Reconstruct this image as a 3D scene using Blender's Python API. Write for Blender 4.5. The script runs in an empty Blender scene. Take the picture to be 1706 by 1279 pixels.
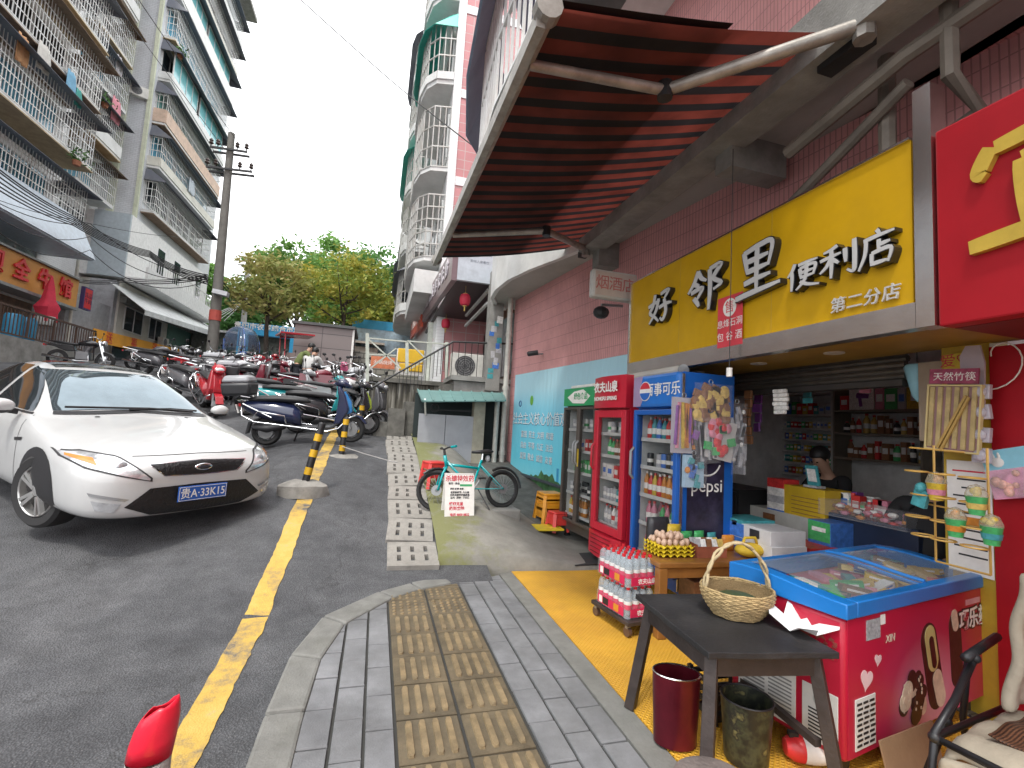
import bpy, math, random
import numpy as np
from mathutils import Vector, Matrix, Euler
from mathutils.bvhtree import BVHTree
random.seed(7); rng = np.random.default_rng(11)
S = bpy.context.scene
COL = S.collection
R = math.radians
# ---------------------------------------------------------------- camera
FPX, PITCH, ROLL, YAW, PW, PH = 785.99, .0867486, .0573273, .2743384, 1706, 1279
_c, _s = math.cos(YAW), math.sin(YAW)
FW = Vector((_s*math.cos(PITCH), _c*math.cos(PITCH), math.sin(PITCH)))
_r0 = Vector((_c, -_s, 0)); _u0 = _r0.cross(FW)
RT = math.cos(ROLL)*_r0 + math.sin(ROLL)*_u0
UP = -math.sin(ROLL)*_r0 + math.cos(ROLL)*_u0
EYE = Vector((0, 0, 1.5))
cd = bpy.data.cameras.new('camera'); cam = bpy.data.objects.new('camera', cd); COL.objects.link(cam)
m3 = Matrix((RT, UP, -FW)).transposed()
cam.matrix_world = Matrix.Translation(EYE) @ m3.to_4x4()
cd.sensor_fit = 'HORIZONTAL'; cd.sensor_width = 36; cd.lens = 36*FPX/PW; cd.clip_start = .05; cd.clip_end = 900
S.camera = cam
# ---------------------------------------------------------------- sky and sun
w = bpy.data.worlds.new("World"); S.world = w; w.use_nodes = True
nt = w.node_tree; bg = nt.nodes['Background']
SUN_EL, SUN_AZ = R(62), R(215)     # azimuth clockwise from +Y
sky = nt.nodes.new('ShaderNodeTexSky'); sky.sky_type = 'NISHITA'; sky.sun_disc = False
sky.sun_elevation = SUN_EL; sky.sun_rotation = SUN_AZ; sky.air_density = 1.2; sky.dust_density = 5; sky.ozone_density = 1
hs = nt.nodes.new('ShaderNodeHueSaturation'); hs.inputs['Saturation'].default_value = .12; hs.inputs['Value'].default_value = .10
nt.links.new(sky.outputs[0], hs.inputs['Color'])
mx = nt.nodes.new('ShaderNodeMix'); mx.data_type = 'RGBA'; mx.inputs[0].default_value = .8
nt.links.new(hs.outputs[0], mx.inputs[6]); mx.inputs[7].default_value = (1.12, 1.13, 1.15, 1)
nt.links.new(mx.outputs[2], bg.inputs[0]); bg.inputs[1].default_value = 1.0
sl = bpy.data.lights.new('sun', 'SUN'); sl.energy = .8; sl.angle = R(7); sl.color = (1, .95, .87)
so = bpy.data.objects.new('sun', sl); COL.objects.link(so)
sd = Vector((math.sin(SUN_AZ)*math.cos(SUN_EL), math.cos(SUN_AZ)*math.cos(SUN_EL), math.sin(SUN_EL)))
so.rotation_euler = (-sd).to_track_quat('-Z', 'Y').to_euler(); so.location = (0, -10, 30)
S.view_settings.view_transform = 'Standard'; S.view_settings.look = 'None'; S.view_settings.gamma = 1
S.view_settings.exposure = 1.35
S.render.engine = 'CYCLES'
S.cycles.max_bounces = 9; S.cycles.diffuse_bounces = 6; S.cycles.transparent_max_bounces = 16
# ---------------------------------------------------------------- helpers
def at(x, y, X=None, Y=None, Z=None):
    """the point of the place where the photo's line of sight through (x, y) meets a plane"""
    d = FW + RT*((x-PW/2)/FPX) - UP*((y-PH/2)/FPX)
    t = (X-EYE.x)/d.x if X is not None else (Y-EYE.y)/d.y if Y is not None else (Z-EYE.z)/d.z
    return EYE + d*t
_RY = np.array([-400, -20, 0, 2.4, 3.2, 4.0, 4.7, 5.7, 6.7, 8, 9, 10, 14, 18, 24, 30, 45, 80, 160, 500])
_RZ = np.array([-6, -.5, -.12, -.11, -.1, -.03, .12, .38, .6, .88, 1.05, 1.2, 1.9, 2.45, 3.1, 3.8, 5.2, 7.5, 10, 14])
def sm(a, b, t):
    t = min(1, max(0, (t-a)/(b-a))); return t*t*(3-2*t)
def road_z(y): return float(np.interp(y, _RY, _RZ))
def gz(x, y):
    """height of the street: climbs away from the camera, a little flatter in the far lane"""
    z = road_z(y - .4*sm(-.7, .3, x))
    if z > 0: z *= 1 - .26*sm(1.0, 2.2, -x)*(1-sm(8.2, 10.5, y))
    return z
def apron_z(x, y):
    zr = road_z(y)+.03
    k = sm(1.15, 2.75, x)
    return max(.03, zr)*(1-k) + .04*k
class MB:
    def __init__(s): s.v = []; s.f = []; s.m = []; s.cur = 0
    def add(s, vs, fs):
        n = len(s.v); s.v += [tuple(p) for p in vs]; s.f += [[i+n for i in f] for f in fs]; s.m += [s.cur]*len(fs); return s
    def mi(s, i): s.cur = i; return s
    def box(s, c, d, rz=0, rx=0, ry=0, tap=1):
        x, y, z = d[0]/2, d[1]/2, d[2]/2
        vs = [Vector((a*x*(tap if e > 0 else 1), b*y*(tap if e > 0 else 1), e*z)) for e in (-1, 1) for b in (-1, 1) for a in (-1, 1)]
        if rz or rx or ry:
            q = Euler((rx, ry, rz)).to_matrix(); vs = [q @ v for v in vs]
        c = Vector(c)
        return s.add([v+c for v in vs], [(0, 2, 3, 1), (4, 5, 7, 6), (0, 1, 5, 4), (2, 6, 7, 3), (0, 4, 6, 2), (1, 3, 7, 5)])
    def b2(s, a, b):
        return s.box([(a[i]+b[i])/2 for i in range(3)], [abs(b[i]-a[i]) for i in range(3)])
    def bar(s, p, q, w, h=None):
        p, q = Vector(p), Vector(q); d = q-p; L = d.length
        if L < 1e-6: return s
        rot = d.to_track_quat('Z', 'Y').to_matrix(); h = h or w
        vs = [p + rot @ Vector((a*w/2, b*h/2, e*L)) for e in (0, 1) for b in (-1, 1) for a in (-1, 1)]
        return s.add(vs, [(0, 2, 3, 1), (4, 5, 7, 6), (0, 1, 5, 4), (2, 6, 7, 3), (0, 4, 6, 2), (1, 3, 7, 5)])
    def cyl(s, p, q, r0, r1=None, n=10, cap=True):
        p, q = Vector(p), Vector(q); r1 = r0 if r1 is None else r1
        rot = (q-p).to_track_quat('Z', 'Y').to_matrix()
        vs = []
        for P, rr in ((p, r0), (q, r1)):
            vs += [P + rot @ Vector((rr*math.cos(2*math.pi*i/n), rr*math.sin(2*math.pi*i/n), 0)) for i in range(n)]
        fs = [(i, (i+1) % n, n+(i+1) % n, n+i) for i in range(n)]
        if cap: fs += [tuple(range(n-1, -1, -1)), tuple(range(n, 2*n))]
        return s.add(vs, fs)
    def tube(s, pts, r, n=6, closed=False):
        pts = [Vector(p) for p in pts]; k = len(pts); vs = []; rs = r if isinstance(r, (list, tuple)) else [r]*k
        up = None
        for i, p in enumerate(pts):
            a = pts[(i-1) % k] if (closed or i > 0) else p; b = pts[(i+1) % k] if (closed or i < k-1) else p
            d = (b-a).normalized() if (b-a).length > 1e-9 else Vector((0, 0, 1))
            if up is None:
                up = Vector((0, 0, 1)) if abs(d.z) < .9 else Vector((1, 0, 0))
            sx = d.cross(up).normalized(); up = sx.cross(d).normalized()
            vs += [p + rs[i]*(math.cos(2*math.pi*j/n)*sx + math.sin(2*math.pi*j/n)*up) for j in range(n)]
        fs = []
        for i in range(k if closed else k-1):
            for j in range(n):
                a, b = i*n, ((i+1) % k)*n
                fs.append((a+j, a+(j+1) % n, b+(j+1) % n, b+j))
        if not closed: fs += [tuple(range(n-1, -1, -1)), tuple(range((k-1)*n, k*n))]
        return s.add(vs, fs)
    def lathe(s, prof, c=(0, 0, 0), n=16, mat=None, sx=1, sy=1):
        c = Vector(c); vs = []
        for r_, z in prof:
            for i in range(n):
                v = Vector((sx*r_*math.cos(2*math.pi*i/n), sy*r_*math.sin(2*math.pi*i/n), z))
                vs.append((mat @ v if mat else v)+c)
        fs = [(k*n+i, k*n+(i+1) % n, (k+1)*n+(i+1) % n, (k+1)*n+i) for k in range(len(prof)-1) for i in range(n)]
        return s.add(vs, fs)
    def ring(s, c, r, t, axis='x', n=24, m=8):
        c = Vector(c)
        def pt(a):
            u, v = r*math.cos(a), r*math.sin(a)
            return c + (Vector((0, u, v)) if axis == 'x' else Vector((u, 0, v)) if axis == 'y' else Vector((u, v, 0)))
        return s.tube([pt(2*math.pi*i/n) for i in range(n)], t, m, True)
    def prism(s, poly, a, b, plane='yz'):
        """poly of 2-D points, extruded from a to b along the missing axis"""
        def P(p, t):
            return (t, p[0], p[1]) if plane == 'yz' else (p[0], t, p[1]) if plane == 'xz' else (p[0], p[1], t)
        n = len(poly)
        vs = [P(p, a) for p in poly]+[P(p, b) for p in poly]
        return s.add(vs, [tuple(range(n)), tuple(range(2*n-1, n-1, -1))]+[(i, n+i, n+(i+1) % n, (i+1) % n) for i in range(n)])
    def quad(s, *p): return s.add(p, [tuple(range(len(p)))])
    def grid(s, fn, us, vs_):
        nu, nv = len(us), len(vs_)
        return s.add([fn(u, v) for v in vs_ for u in us], [(j*nu+i, j*nu+i+1, (j+1)*nu+i+1, (j+1)*nu+i) for j in range(nv-1) for i in range(nu-1)])
    def sph(s, c, r, n=10, m=6, sc=(1, 1, 1)):
        c = Vector(c); vs = []
        for j in range(m+1):
            t = math.pi*j/m
            vs += [c+Vector((r*sc[0]*math.sin(t)*math.cos(2*math.pi*i/n), r*sc[1]*math.sin(t)*math.sin(2*math.pi*i/n), r*sc[2]*math.cos(t))) for i in range(n)]
        return s.add(vs, [(j*n+i, (j+1)*n+i, (j+1)*n+(i+1) % n, j*n+(i+1) % n) for j in range(m) for i in range(n)])
    def xf(s, mat):
        s.v = [tuple(mat @ Vector(p)) for p in s.v]; return s
    def build(s, name, mat, parent=None, smooth=False, bevel=0, sub=0, loc=None, rz=0, thick=0):
        me = bpy.data.meshes.new(name); me.from_pydata(s.v, [], s.f)
        for m in (mat if isinstance(mat, (list, tuple)) else [mat]): me.materials.append(m)
        me.polygons.foreach_set('material_index', s.m)
        if smooth:
            me.polygons.foreach_set('use_smooth', [True]*len(s.f))
        me.update()
        o = bpy.data.objects.new(name, me); COL.objects.link(o)
        if smooth and smooth != 'all':
            try: me.set_sharp_from_angle(angle=R(40))
            except Exception: pass
        if parent: o.parent = parent
        if loc is not None: o.location = loc
        if rz: o.rotation_euler.z = rz
        if thick:
            md = o.modifiers.new('t', 'SOLIDIFY'); md.thickness = thick; md.offset = 0
        if bevel:
            md = o.modifiers.new('b', 'BEVEL'); md.width = bevel; md.segments = 2; md.limit_method = 'ANGLE'; md.angle_limit = R(35)
        if sub:
            md = o.modifiers.new('s', 'SUBSURF'); md.levels = sub; md.render_levels = sub
        return o
def tag(o, label=None, cat=None, group=None, kind=None):
    if label: o['label'] = label
    if cat: o['category'] = cat
    if group: o['group'] = group
    if kind: o['kind'] = kind
    return o
def thing(name, label, cat, loc=(0, 0, 0), rz=0, group=None, rot=None):
    o = bpy.data.objects.new(name, None); COL.objects.link(o); o.empty_display_size = .1
    o.location = loc; o.rotation_euler = rot if rot else (0, 0, rz)
    return tag(o, label, cat, group)
def struct(mb, name, mat, **k): return tag(mb.build(name, mat, **k), kind='structure')
KIDS = {}
def dup(root, loc, rz=None, label=None, rot=None, swap=None, scale=None, group=None):
    """copy a thing with its parts and their sub-parts; swap = {old material: new material}"""
    def cp(o, par):
        c = o.copy(); COL.objects.link(c)
        if par: c.parent = par
        if swap and o.type == 'MESH':
            if any(m in swap for m in o.data.materials):
                key = (o.data.name,)+tuple(sorted((a.name, b.name) for a, b in swap.items()))
                if key not in KIDS:
                    me = o.data.copy()
                    for i, m in enumerate(me.materials):
                        if m in swap: me.materials[i] = swap[m]
                    KIDS[key] = me
                c.data = KIDS[key]
        for ch in list(o.children): cp(ch, c)
        return c
    c = cp(root, None); c.location = loc
    if rot: c.rotation_euler = rot
    elif rz is not None: c.rotation_euler = (0, 0, rz)
    if scale: c.scale = (scale,)*3
    return tag(c, label, None, group)
def txt(s, size, depth=.0, mat=None, parent=None, loc=(0, 0, 0), rot=(0, 0, 0), name='lettering', align='CENTER', shear=0, bold=0, sx=1, spacing=1, line=1):
    cu = bpy.data.curves.new('t', 'FONT'); cu.body = s; cu.size = size; cu.extrude = depth; cu.align_x = align; cu.align_y = 'CENTER'
    cu.shear = shear; cu.offset = bold; cu.space_character = spacing; cu.space_line = line; cu.resolution_u = 3
    o = bpy.data.objects.new('t', cu); COL.objects.link(o)
    dg = bpy.context.evaluated_depsgraph_get()
    me = bpy.data.meshes.new_from_object(o.evaluated_get(dg)); bpy.data.objects.remove(o); bpy.data.curves.remove(cu)
    me.name = name; me.materials.clear(); me.materials.append(mat)
    o = bpy.data.objects.new(name, me); COL.objects.link(o)
    o.parent = parent; o.location = loc; o.rotation_euler = rot; o.scale = (sx, 1, 1)
    return o
FACE_W = (R(90), 0, R(-90))    # lettering that is read by someone looking towards +X
FACE_S = (R(90), 0, 0)         # lettering that is read by someone looking towards +Y
FACE_E = (R(90), 0, R(90))     # lettering that is read by someone looking towards -X
# ---------------------------------------------------------------- materials
MATS = {}
def nodes(m): return m.node_tree.nodes, m.node_tree.links
def mat(name, col, rough=.6, metal=0, var=.12, scale=6, bump=.08, bscale=60, dirt=0, dcol=(.05, .045, .04), spec=.5, coat=0, trans=0, emit=0, alpha=1):
    if name in MATS: return MATS[name]
    m = bpy.data.materials.new(name); m.use_nodes = True; MATS[name] = m
    N, L = nodes(m); b = N['Principled BSDF']
    tc = N.new('ShaderNodeTexCoord')
    no = N.new('ShaderNodeTexNoise'); no.inputs['Scale'].default_value = scale; no.inputs['Detail'].default_value = 6; no.inputs['Roughness'].default_value = .65
    L.new(tc.outputs['Object'], no.inputs['Vector'])
    mp = N.new('ShaderNodeMapRange'); mp.inputs[1].default_value = .3; mp.inputs[2].default_value = .7; mp.inputs[3].default_value = 1-var; mp.inputs[4].default_value = 1+var
    L.new(no.outputs[0], mp.inputs[0])
    vm = N.new('ShaderNodeVectorMath'); vm.operation = 'SCALE'; vm.inputs[0].default_value = col[:3]; L.new(mp.outputs[0], vm.inputs['Scale'])
    out = vm.outputs[0]
    if dirt:
        n2 = N.new('ShaderNodeTexNoise'); n2.inputs['Scale'].default_value = scale*.45; n2.inputs['Detail'].default_value = 8; n2.inputs['Roughness'].default_value = .7
        L.new(tc.outputs['Object'], n2.inputs['Vector'])
        r2 = N.new('ShaderNodeMapRange'); r2.inputs[1].default_value = .45; r2.inputs[2].default_value = .72; r2.inputs[4].default_value = dirt; L.new(n2.outputs[0], r2.inputs[0])
        mm = N.new('ShaderNodeMix'); mm.data_type = 'RGBA'; L.new(r2.outputs[0], mm.inputs[0]); L.new(out, mm.inputs[6]); mm.inputs[7].default_value = (*dcol, 1); out = mm.outputs[2]
    L.new(out, b.inputs['Base Color'])
    b.inputs['Roughness'].default_value = rough; b.inputs['Metallic'].default_value = metal; b.inputs['Specular IOR Level'].default_value = spec
    if coat: b.inputs['Coat Weight'].default_value = coat; b.inputs['Coat Roughness'].default_value = .06
    if trans: b.inputs['Transmission Weight'].default_value = trans
    if emit: L.new(out, b.inputs['Emission Color']); b.inputs['Emission Strength'].default_value = emit
    if bump:
        nb = N.new('ShaderNodeTexNoise'); nb.inputs['Scale'].default_value = bscale; nb.inputs['Detail'].default_value = 4; L.new(tc.outputs['Object'], nb.inputs['Vector'])
        bp = N.new('ShaderNodeBump'); bp.inputs['Strength'].default_value = bump; bp.inputs['Distance'].default_value = .01; L.new(nb.outputs[0], bp.inputs['Height']); L.new(bp.outputs[0], b.inputs['Normal'])
    return m
def sheer(name, col, opac=.35, rough=.15, tint=(1, 1, 1)):
    """thin glass or plastic film: part clear, part reflecting"""
    if name in MATS: return MATS[name]
    m = bpy.data.materials.new(name); m.use_nodes = True; MATS[name] = m
    N, L = nodes(m); b = N['Principled BSDF']; b.inputs['Base Color'].default_value = (*col, 1); b.inputs['Roughness'].default_value = rough
    t = N.new('ShaderNodeBsdfTransparent'); t.inputs[0].default_value = (*tint, 1)
    lw = N.new('ShaderNodeLayerWeight'); lw.inputs[0].default_value = .5
    pw = N.new('ShaderNodeMath'); pw.operation = 'POWER'; pw.inputs[1].default_value = 4; L.new(lw.outputs['Facing'], pw.inputs[0])
    ad = N.new('ShaderNodeMath'); ad.operation = 'MULTIPLY_ADD'; ad.use_clamp = True; ad.inputs[1].default_value = .8; ad.inputs[2].default_value = opac; L.new(pw.outputs[0], ad.inputs[0])
    mx = N.new('ShaderNodeMixShader'); L.new(ad.outputs[0], mx.inputs[0]); L.new(t.outputs[0], mx.inputs[1]); L.new(b.outputs[0], mx.inputs[2])
    L.new(mx.outputs[0], N['Material Output'].inputs[0]); return m
def tiles(name, c1, c2, mortar, bw, bh, ms=.006, rough=.4, off=.5, rot=None, bump=.25, dirt=.3, vec='Object', dcol=(.08, .07, .06), sq=None, bias=0):
    """brick pattern in metres; rot turns the surface's plane into the pattern's x-y"""
    if name in MATS: return MATS[name]
    m = bpy.data.materials.new(name); m.use_nodes = True; MATS[name] = m
    N, L = nodes(m); b = N['Principled BSDF']; b.inputs['Roughness'].default_value = rough
    tc = N.new('ShaderNodeTexCoord'); mp = N.new('ShaderNodeMapping'); L.new(tc.outputs[vec], mp.inputs[0])
    if rot: mp.vector_type = 'TEXTURE'; mp.inputs['Rotation'].default_value = rot
    br = N.new('ShaderNodeTexBrick'); L.new(mp.outputs[0], br.inputs['Vector'])
    br.inputs['Scale'].default_value = 1; br.inputs['Brick Width'].default_value = bw; br.inputs['Row Height'].default_value = bh; br.inputs['Mortar Size'].default_value = ms
    br.inputs['Color1'].default_value = (*c1, 1); br.inputs['Color2'].default_value = (*c2, 1); br.inputs['Mortar'].default_value = (*mortar, 1); br.offset = off; br.inputs['Mortar Smooth'].default_value = .1; br.inputs['Bias'].default_value = bias
    no = N.new('ShaderNodeTexNoise'); no.inputs['Scale'].default_value = 1.7; no.inputs['Detail'].default_value = 9; no.inputs['Roughness'].default_value = .72; L.new(tc.outputs[vec], no.inputs['Vector'])
    r2 = N.new('ShaderNodeMapRange'); r2.inputs[1].default_value = .42; r2.inputs[2].default_value = .75; r2.inputs[4].default_value = dirt; L.new(no.outputs[0], r2.inputs[0])
    mm = N.new('ShaderNodeMix'); mm.data_type = 'RGBA'; L.new(r2.outputs[0], mm.inputs[0]); L.new(br.outputs[0], mm.inputs[6]); mm.inputs[7].default_value = (*dcol, 1)
    L.new(mm.outputs[2], b.inputs['Base Color'])
    bp = N.new('ShaderNodeBump'); bp.inputs['Strength'].default_value = bump; bp.inputs['Distance'].default_value = .01; bp.invert = True
    L.new(br.outputs['Fac'], bp.inputs['Height']); L.new(bp.outputs[0], b.inputs['Normal']); return m
def ramp(N, L, src, stops, interp='LINEAR'):
    r_ = N.new('ShaderNodeValToRGB'); r_.color_ramp.interpolation = interp; e = r_.color_ramp.elements
    while len(e) < len(stops): e.new(.5)
    for i, (p, c) in enumerate(stops): e[i].position = p; e[i].color = (*c, 1)
    L.new(src, r_.inputs[0]); return r_.outputs[0]
WHITE = mat('white_paint', (.72, .72, .70), .5, dirt=.35, dcol=(.25, .24, .2), scale=2)
OFFW = mat('aged_render', (.68, .69, .68), .8, dirt=.45, dcol=(.28, .28, .26), scale=1.2)
CONC = mat('concrete', (.27, .265, .25), .85, var=.3, scale=3, bump=.35, dirt=.5, dcol=(.12, .12, .10))
CONCD = mat('stained_concrete', (.15, .145, .13), .9, var=.5, scale=3, bump=.4, dirt=.7, dcol=(.04, .042, .03))
STEEL = mat('stainless_steel', (.82, .81, .79), .27, 1, var=.1, scale=5, bump=.03)
IRON = mat('black_iron', (.03, .03, .032), .5, .3)
GREY = mat('grey_metal', (.32, .33, .34), .45, .5, dirt=.3)
BLK = mat('black_plastic', (.018, .018, .02), .45, var=.2)
BLKG = mat('gloss_black', (.012, .012, .014), .15, coat=.4)
RUB = mat('tyre_rubber', (.022, .022, .023), .8)
CHROME = mat('chrome', (.75, .76, .78), .12, 1, bump=0)
RED = mat('red_plastic', (.62, .03, .035), .35)
CABLE = mat('cable', (.02, .02, .022), .6)
GLASSD = mat('dark_window', (.03, .04, .05), .06, spec=.8, bump=.015, bscale=3)
GLASSB = mat('blue_window', (.16, .42, .58), .1, spec=.8, bump=.02, bscale=3)
CLEAR = sheer('clear_glass', (.03, .04, .04), .10, .03)
BARS = mat('white_bars', (.74, .75, .74), .5, .2, dirt=.4, dcol=(.25, .16, .09), scale=3)
def smp(c, i=1, **k): return mat('paint_%02d_%02d_%02d' % tuple(int(99*x) for x in c), c, **k)
# ================================================================ GROUND
def asphalt():
    m = bpy.data.materials.new('asphalt'); m.use_nodes = True; N, L = nodes(m); b = N['Principled BSDF']; b.inputs['Roughness'].default_value = .82
    tc = N.new('ShaderNodeTexCoord')
    def noise(sc, det=5, ro=.6):
        n = N.new('ShaderNodeTexNoise'); n.inputs['Scale'].default_value = sc; n.inputs['Detail'].default_value = det; n.inputs['Roughness'].default_value = ro; L.new(tc.outputs['Object'], n.inputs['Vector']); return n.outputs[0]
    fine = noise(130, 3); big = noise(.55, 8, .7); mid = noise(5, 6)
    vo = N.new('ShaderNodeTexVoronoi'); vo.inputs['Scale'].default_value = 95; L.new(tc.outputs['Object'], vo.inputs['Vector'])
    c1 = ramp(N, L, vo.outputs['Distance'], [(.1, (.145, .149, .158)), (.55, (.075, .077, .083))])
    c2 = ramp(N, L, big, [(.33, (.52, .52, .54)), (.5, (.95, .95, .95)), (.68, (1.4, 1.38, 1.35))])
    c3 = ramp(N, L, mid, [(.3, (.75, .75, .75)), (.7, (1.18, 1.18, 1.18))])
    m1 = N.new('ShaderNodeMix'); m1.data_type = 'RGBA'; m1.blend_type = 'MULTIPLY'; m1.inputs[0].default_value = 1; L.new(c1, m1.inputs[6]); L.new(c2, m1.inputs[7])
    m2 = N.new('ShaderNodeMix'); m2.data_type = 'RGBA'; m2.blend_type = 'MULTIPLY'; m2.inputs[0].default_value = 1; L.new(m1.outputs[2], m2.inputs[6]); L.new(c3, m2.inputs[7])
    # pale specks of exposed stone and thin cracks
    v2 = N.new('ShaderNodeTexVoronoi'); v2.inputs['Scale'].default_value = 42; L.new(tc.outputs['Object'], v2.inputs['Vector'])
    sp = ramp(N, L, v2.outputs['Distance'], [(.08, (1, 1, 1)), (.14, (0, 0, 0))])
    m3_ = N.new('ShaderNodeMix'); m3_.data_type = 'RGBA'; L.new(sp, m3_.inputs[0]); L.new(m2.outputs[2], m3_.inputs[6]); m3_.inputs[7].default_value = (.17, .168, .16, 1)
    v3 = N.new('ShaderNodeTexVoronoi'); v3.feature = 'DISTANCE_TO_EDGE'; v3.inputs['Scale'].default_value = .45
    wn = N.new('ShaderNodeTexNoise'); wn.inputs['Scale'].default_value = 2.2; wn.inputs['Detail'].default_value = 6; L.new(tc.outputs['Object'], wn.inputs['Vector'])
    va = N.new('ShaderNodeVectorMath'); va.operation = 'ADD'; L.new(tc.outputs['Object'], va.inputs[0]); L.new(wn.outputs['Color'], va.inputs[1]); L.new(va.outputs[0], v3.inputs['Vector'])
    cr = ramp(N, L, v3.outputs['Distance'], [(.0, (.55, .55, .55)), (.006, (0, 0, 0))])
    m4 = N.new('ShaderNodeMix'); m4.data_type = 'RGBA'; L.new(cr, m4.inputs[0]); L.new(m3_.outputs[2], m4.inputs[6]); m4.inputs[7].default_value = (.03, .03, .03, 1)
    L.new(m4.outputs[2], b.inputs['Base Color'])
    bp = N.new('ShaderNodeBump'); bp.inputs['Strength'].default_value = .9; bp.inputs['Distance'].default_value = .006; L.new(vo.outputs['Distance'], bp.inputs['Height']); bp.invert = True; L.new(bp.outputs[0], b.inputs['Normal'])
    return m
ASPH = asphalt()
EARTH = mat('earth', (.12, .12, .11), .95, var=.3, dirt=.5)
b = MB(); ys = [-300, -100, -20, -8]+[i*1.0 for i in range(-6, 60)]+[65, 75, 90, 120, 160, 240, 400]
b.grid(lambda x, y: (x, y, gz(x, y)-.25), [-400, -150, -60, -30, -16, -8, -4, -2, -1, 0, 1, 4, 10, 20, 60, 150, 400], ys); struct(b, 'ground', EARTH, smooth='all')
b = MB(); b.grid(lambda x, y: (x, y, gz(x, y)), [-22, -16, -12, -9, -7, -5, -4, -3, -2.5]+[-2.2+.2*i for i in range(18)], [-8, -5, -3, -1, 0, 1, 2]+[2.4+.25*i for i in range(50)]+[15+i for i in range(46)])
struct(b, 'road', ASPH, smooth='all')
# worn yellow edge line
def yellow_paint():
    m = bpy.data.materials.new('yellow_road_paint'); m.use_nodes = True; N, L = nodes(m); b = N['Principled BSDF']; b.inputs['Roughness'].default_value = .75
    tc = N.new('ShaderNodeTexCoord'); n = N.new('ShaderNodeTexNoise'); n.inputs['Scale'].default_value = 9; n.inputs['Detail'].default_value = 9; n.inputs['Roughness'].default_value = .75; L.new(tc.outputs['Object'], n.inputs['Vector'])
    n2 = N.new('ShaderNodeTexNoise'); n2.inputs['Scale'].default_value = 1.3; n2.inputs['Detail'].default_value = 5; L.new(tc.outputs['Object'], n2.inputs['Vector'])
    a = N.new('ShaderNodeMath'); a.operation = 'ADD'; L.new(n.outputs[0], a.inputs[0]); L.new(n2.outputs[0], a.inputs[1])
    h = N.new('ShaderNodeMath'); h.operation = 'MULTIPLY'; h.inputs[1].default_value = .5; L.new(a.outputs[0], h.inputs[0])
    L.new(ramp(N, L, h.outputs[0], [(.40, (.11, .105, .10)), (.445, (.32, .23, .10)), (.51, (.52, .34, .07)), (.60, (.56, .39, .10)), (.68, (.42, .34, .18))]), b.inputs['Base Color'])
    v = N.new('ShaderNodeTexVoronoi'); v.inputs['Scale'].default_value = 95; L.new(tc.outputs['Object'], v.inputs['Vector'])
    bp = N.new('ShaderNodeBump'); bp.inputs['Strength'].default_value = .5; bp.inputs['Distance'].default_value = .004; bp.invert = True; L.new(v.outputs['Distance'], bp.inputs['Height']); L.new(bp.outputs[0], b.inputs['Normal'])
    return m
b = MB(); r2 = random.Random(3)
ysl = [1.2+.05*i for i in range(180)]
def ln(u, y):
    wob = .006*math.sin(y*5.3)+.004*math.sin(y*17)+r2.uniform(-.006, .006)
    x = -.745 + (u-.5)*.165 + wob*(1 if u > .5 else .6)
    return (x, y, gz(x, y)+.006)
b.grid(ln, [0, .33, .66, 1], ysl); struct(b, 'road_line', yellow_paint(), smooth='all')
b = MB(); b.grid(lambda x, y: (x, y, gz(x, y)+.006), [-1.62, -1.5, -1.38], [6.5+.25*i for i in range(3)]); struct(b, 'road_patch', CONC)
# pavement: kerb stones, grey pavers, tactile strip
KERB = [(-.43, -3), (-.42, .6), (-.42, 1.3), (-.415, 2.0), (-.42, 2.7), (-.40, 3.3), (-.27, 3.88), (.14, 4.36), (.42, 4.55), (.74, 4.70)]
KERBI = [(-.23, -3), (-.23, .6), (-.23, 1.3), (-.23, 2.0), (-.23, 2.7), (-.21, 3.22), (-.10, 3.72), (.26, 4.20), (.50, 4.38), (.80, 4.50)]
def clip(poly, a, bb):
    """keep the part of poly left of the line a>b"""
    out = []
    def side(p): return (bb[0]-a[0])*(p[1]-a[1])-(bb[1]-a[1])*(p[0]-a[0])
    for i in range(len(poly)):
        p, q = poly[i], poly[(i+1) % len(poly)]; sp, sq = side(p), side(q)
        if sp >= 0: out.append(p)
        if sp*sq < 0: t = sp/(sp-sq); out.append((p[0]+t*(q[0]-p[0]), p[1]+t*(q[1]-p[1])))
    return out
PAV = mat('grey_paver', (.185, .19, .20), .75, var=.4, scale=2.2, bump=.3, bscale=120, dirt=.5, dcol=(.10, .098, .09))
KST = mat('kerb_stone', (.19, .19, .178), .85, var=.2, scale=6, bump=.4, bscale=80, dirt=.5, dcol=(.12, .12, .1))
JOINT = mat('paver_joint', (.045, .045, .042), .95)
EDGE = (KERBI[5:], )
def inside_clip(poly):
    pts = KERBI[4:]
    for a, bb in zip(pts[:-1], pts[1:]):
        poly = clip(poly, bb, a)
        if len(poly) < 3: return None
    return poly
b = MB(); b.prism([(-.41, -3), (1.5, -3), (1.5, 4.74), (.74, 4.66), (.14, 4.32), (-.26, 3.85), (-.40, 3.3)], -.3, -.018, 'xy'); struct(b, 'pavement_bed', JOINT)
b = MB(); rp = random.Random(5)
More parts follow.
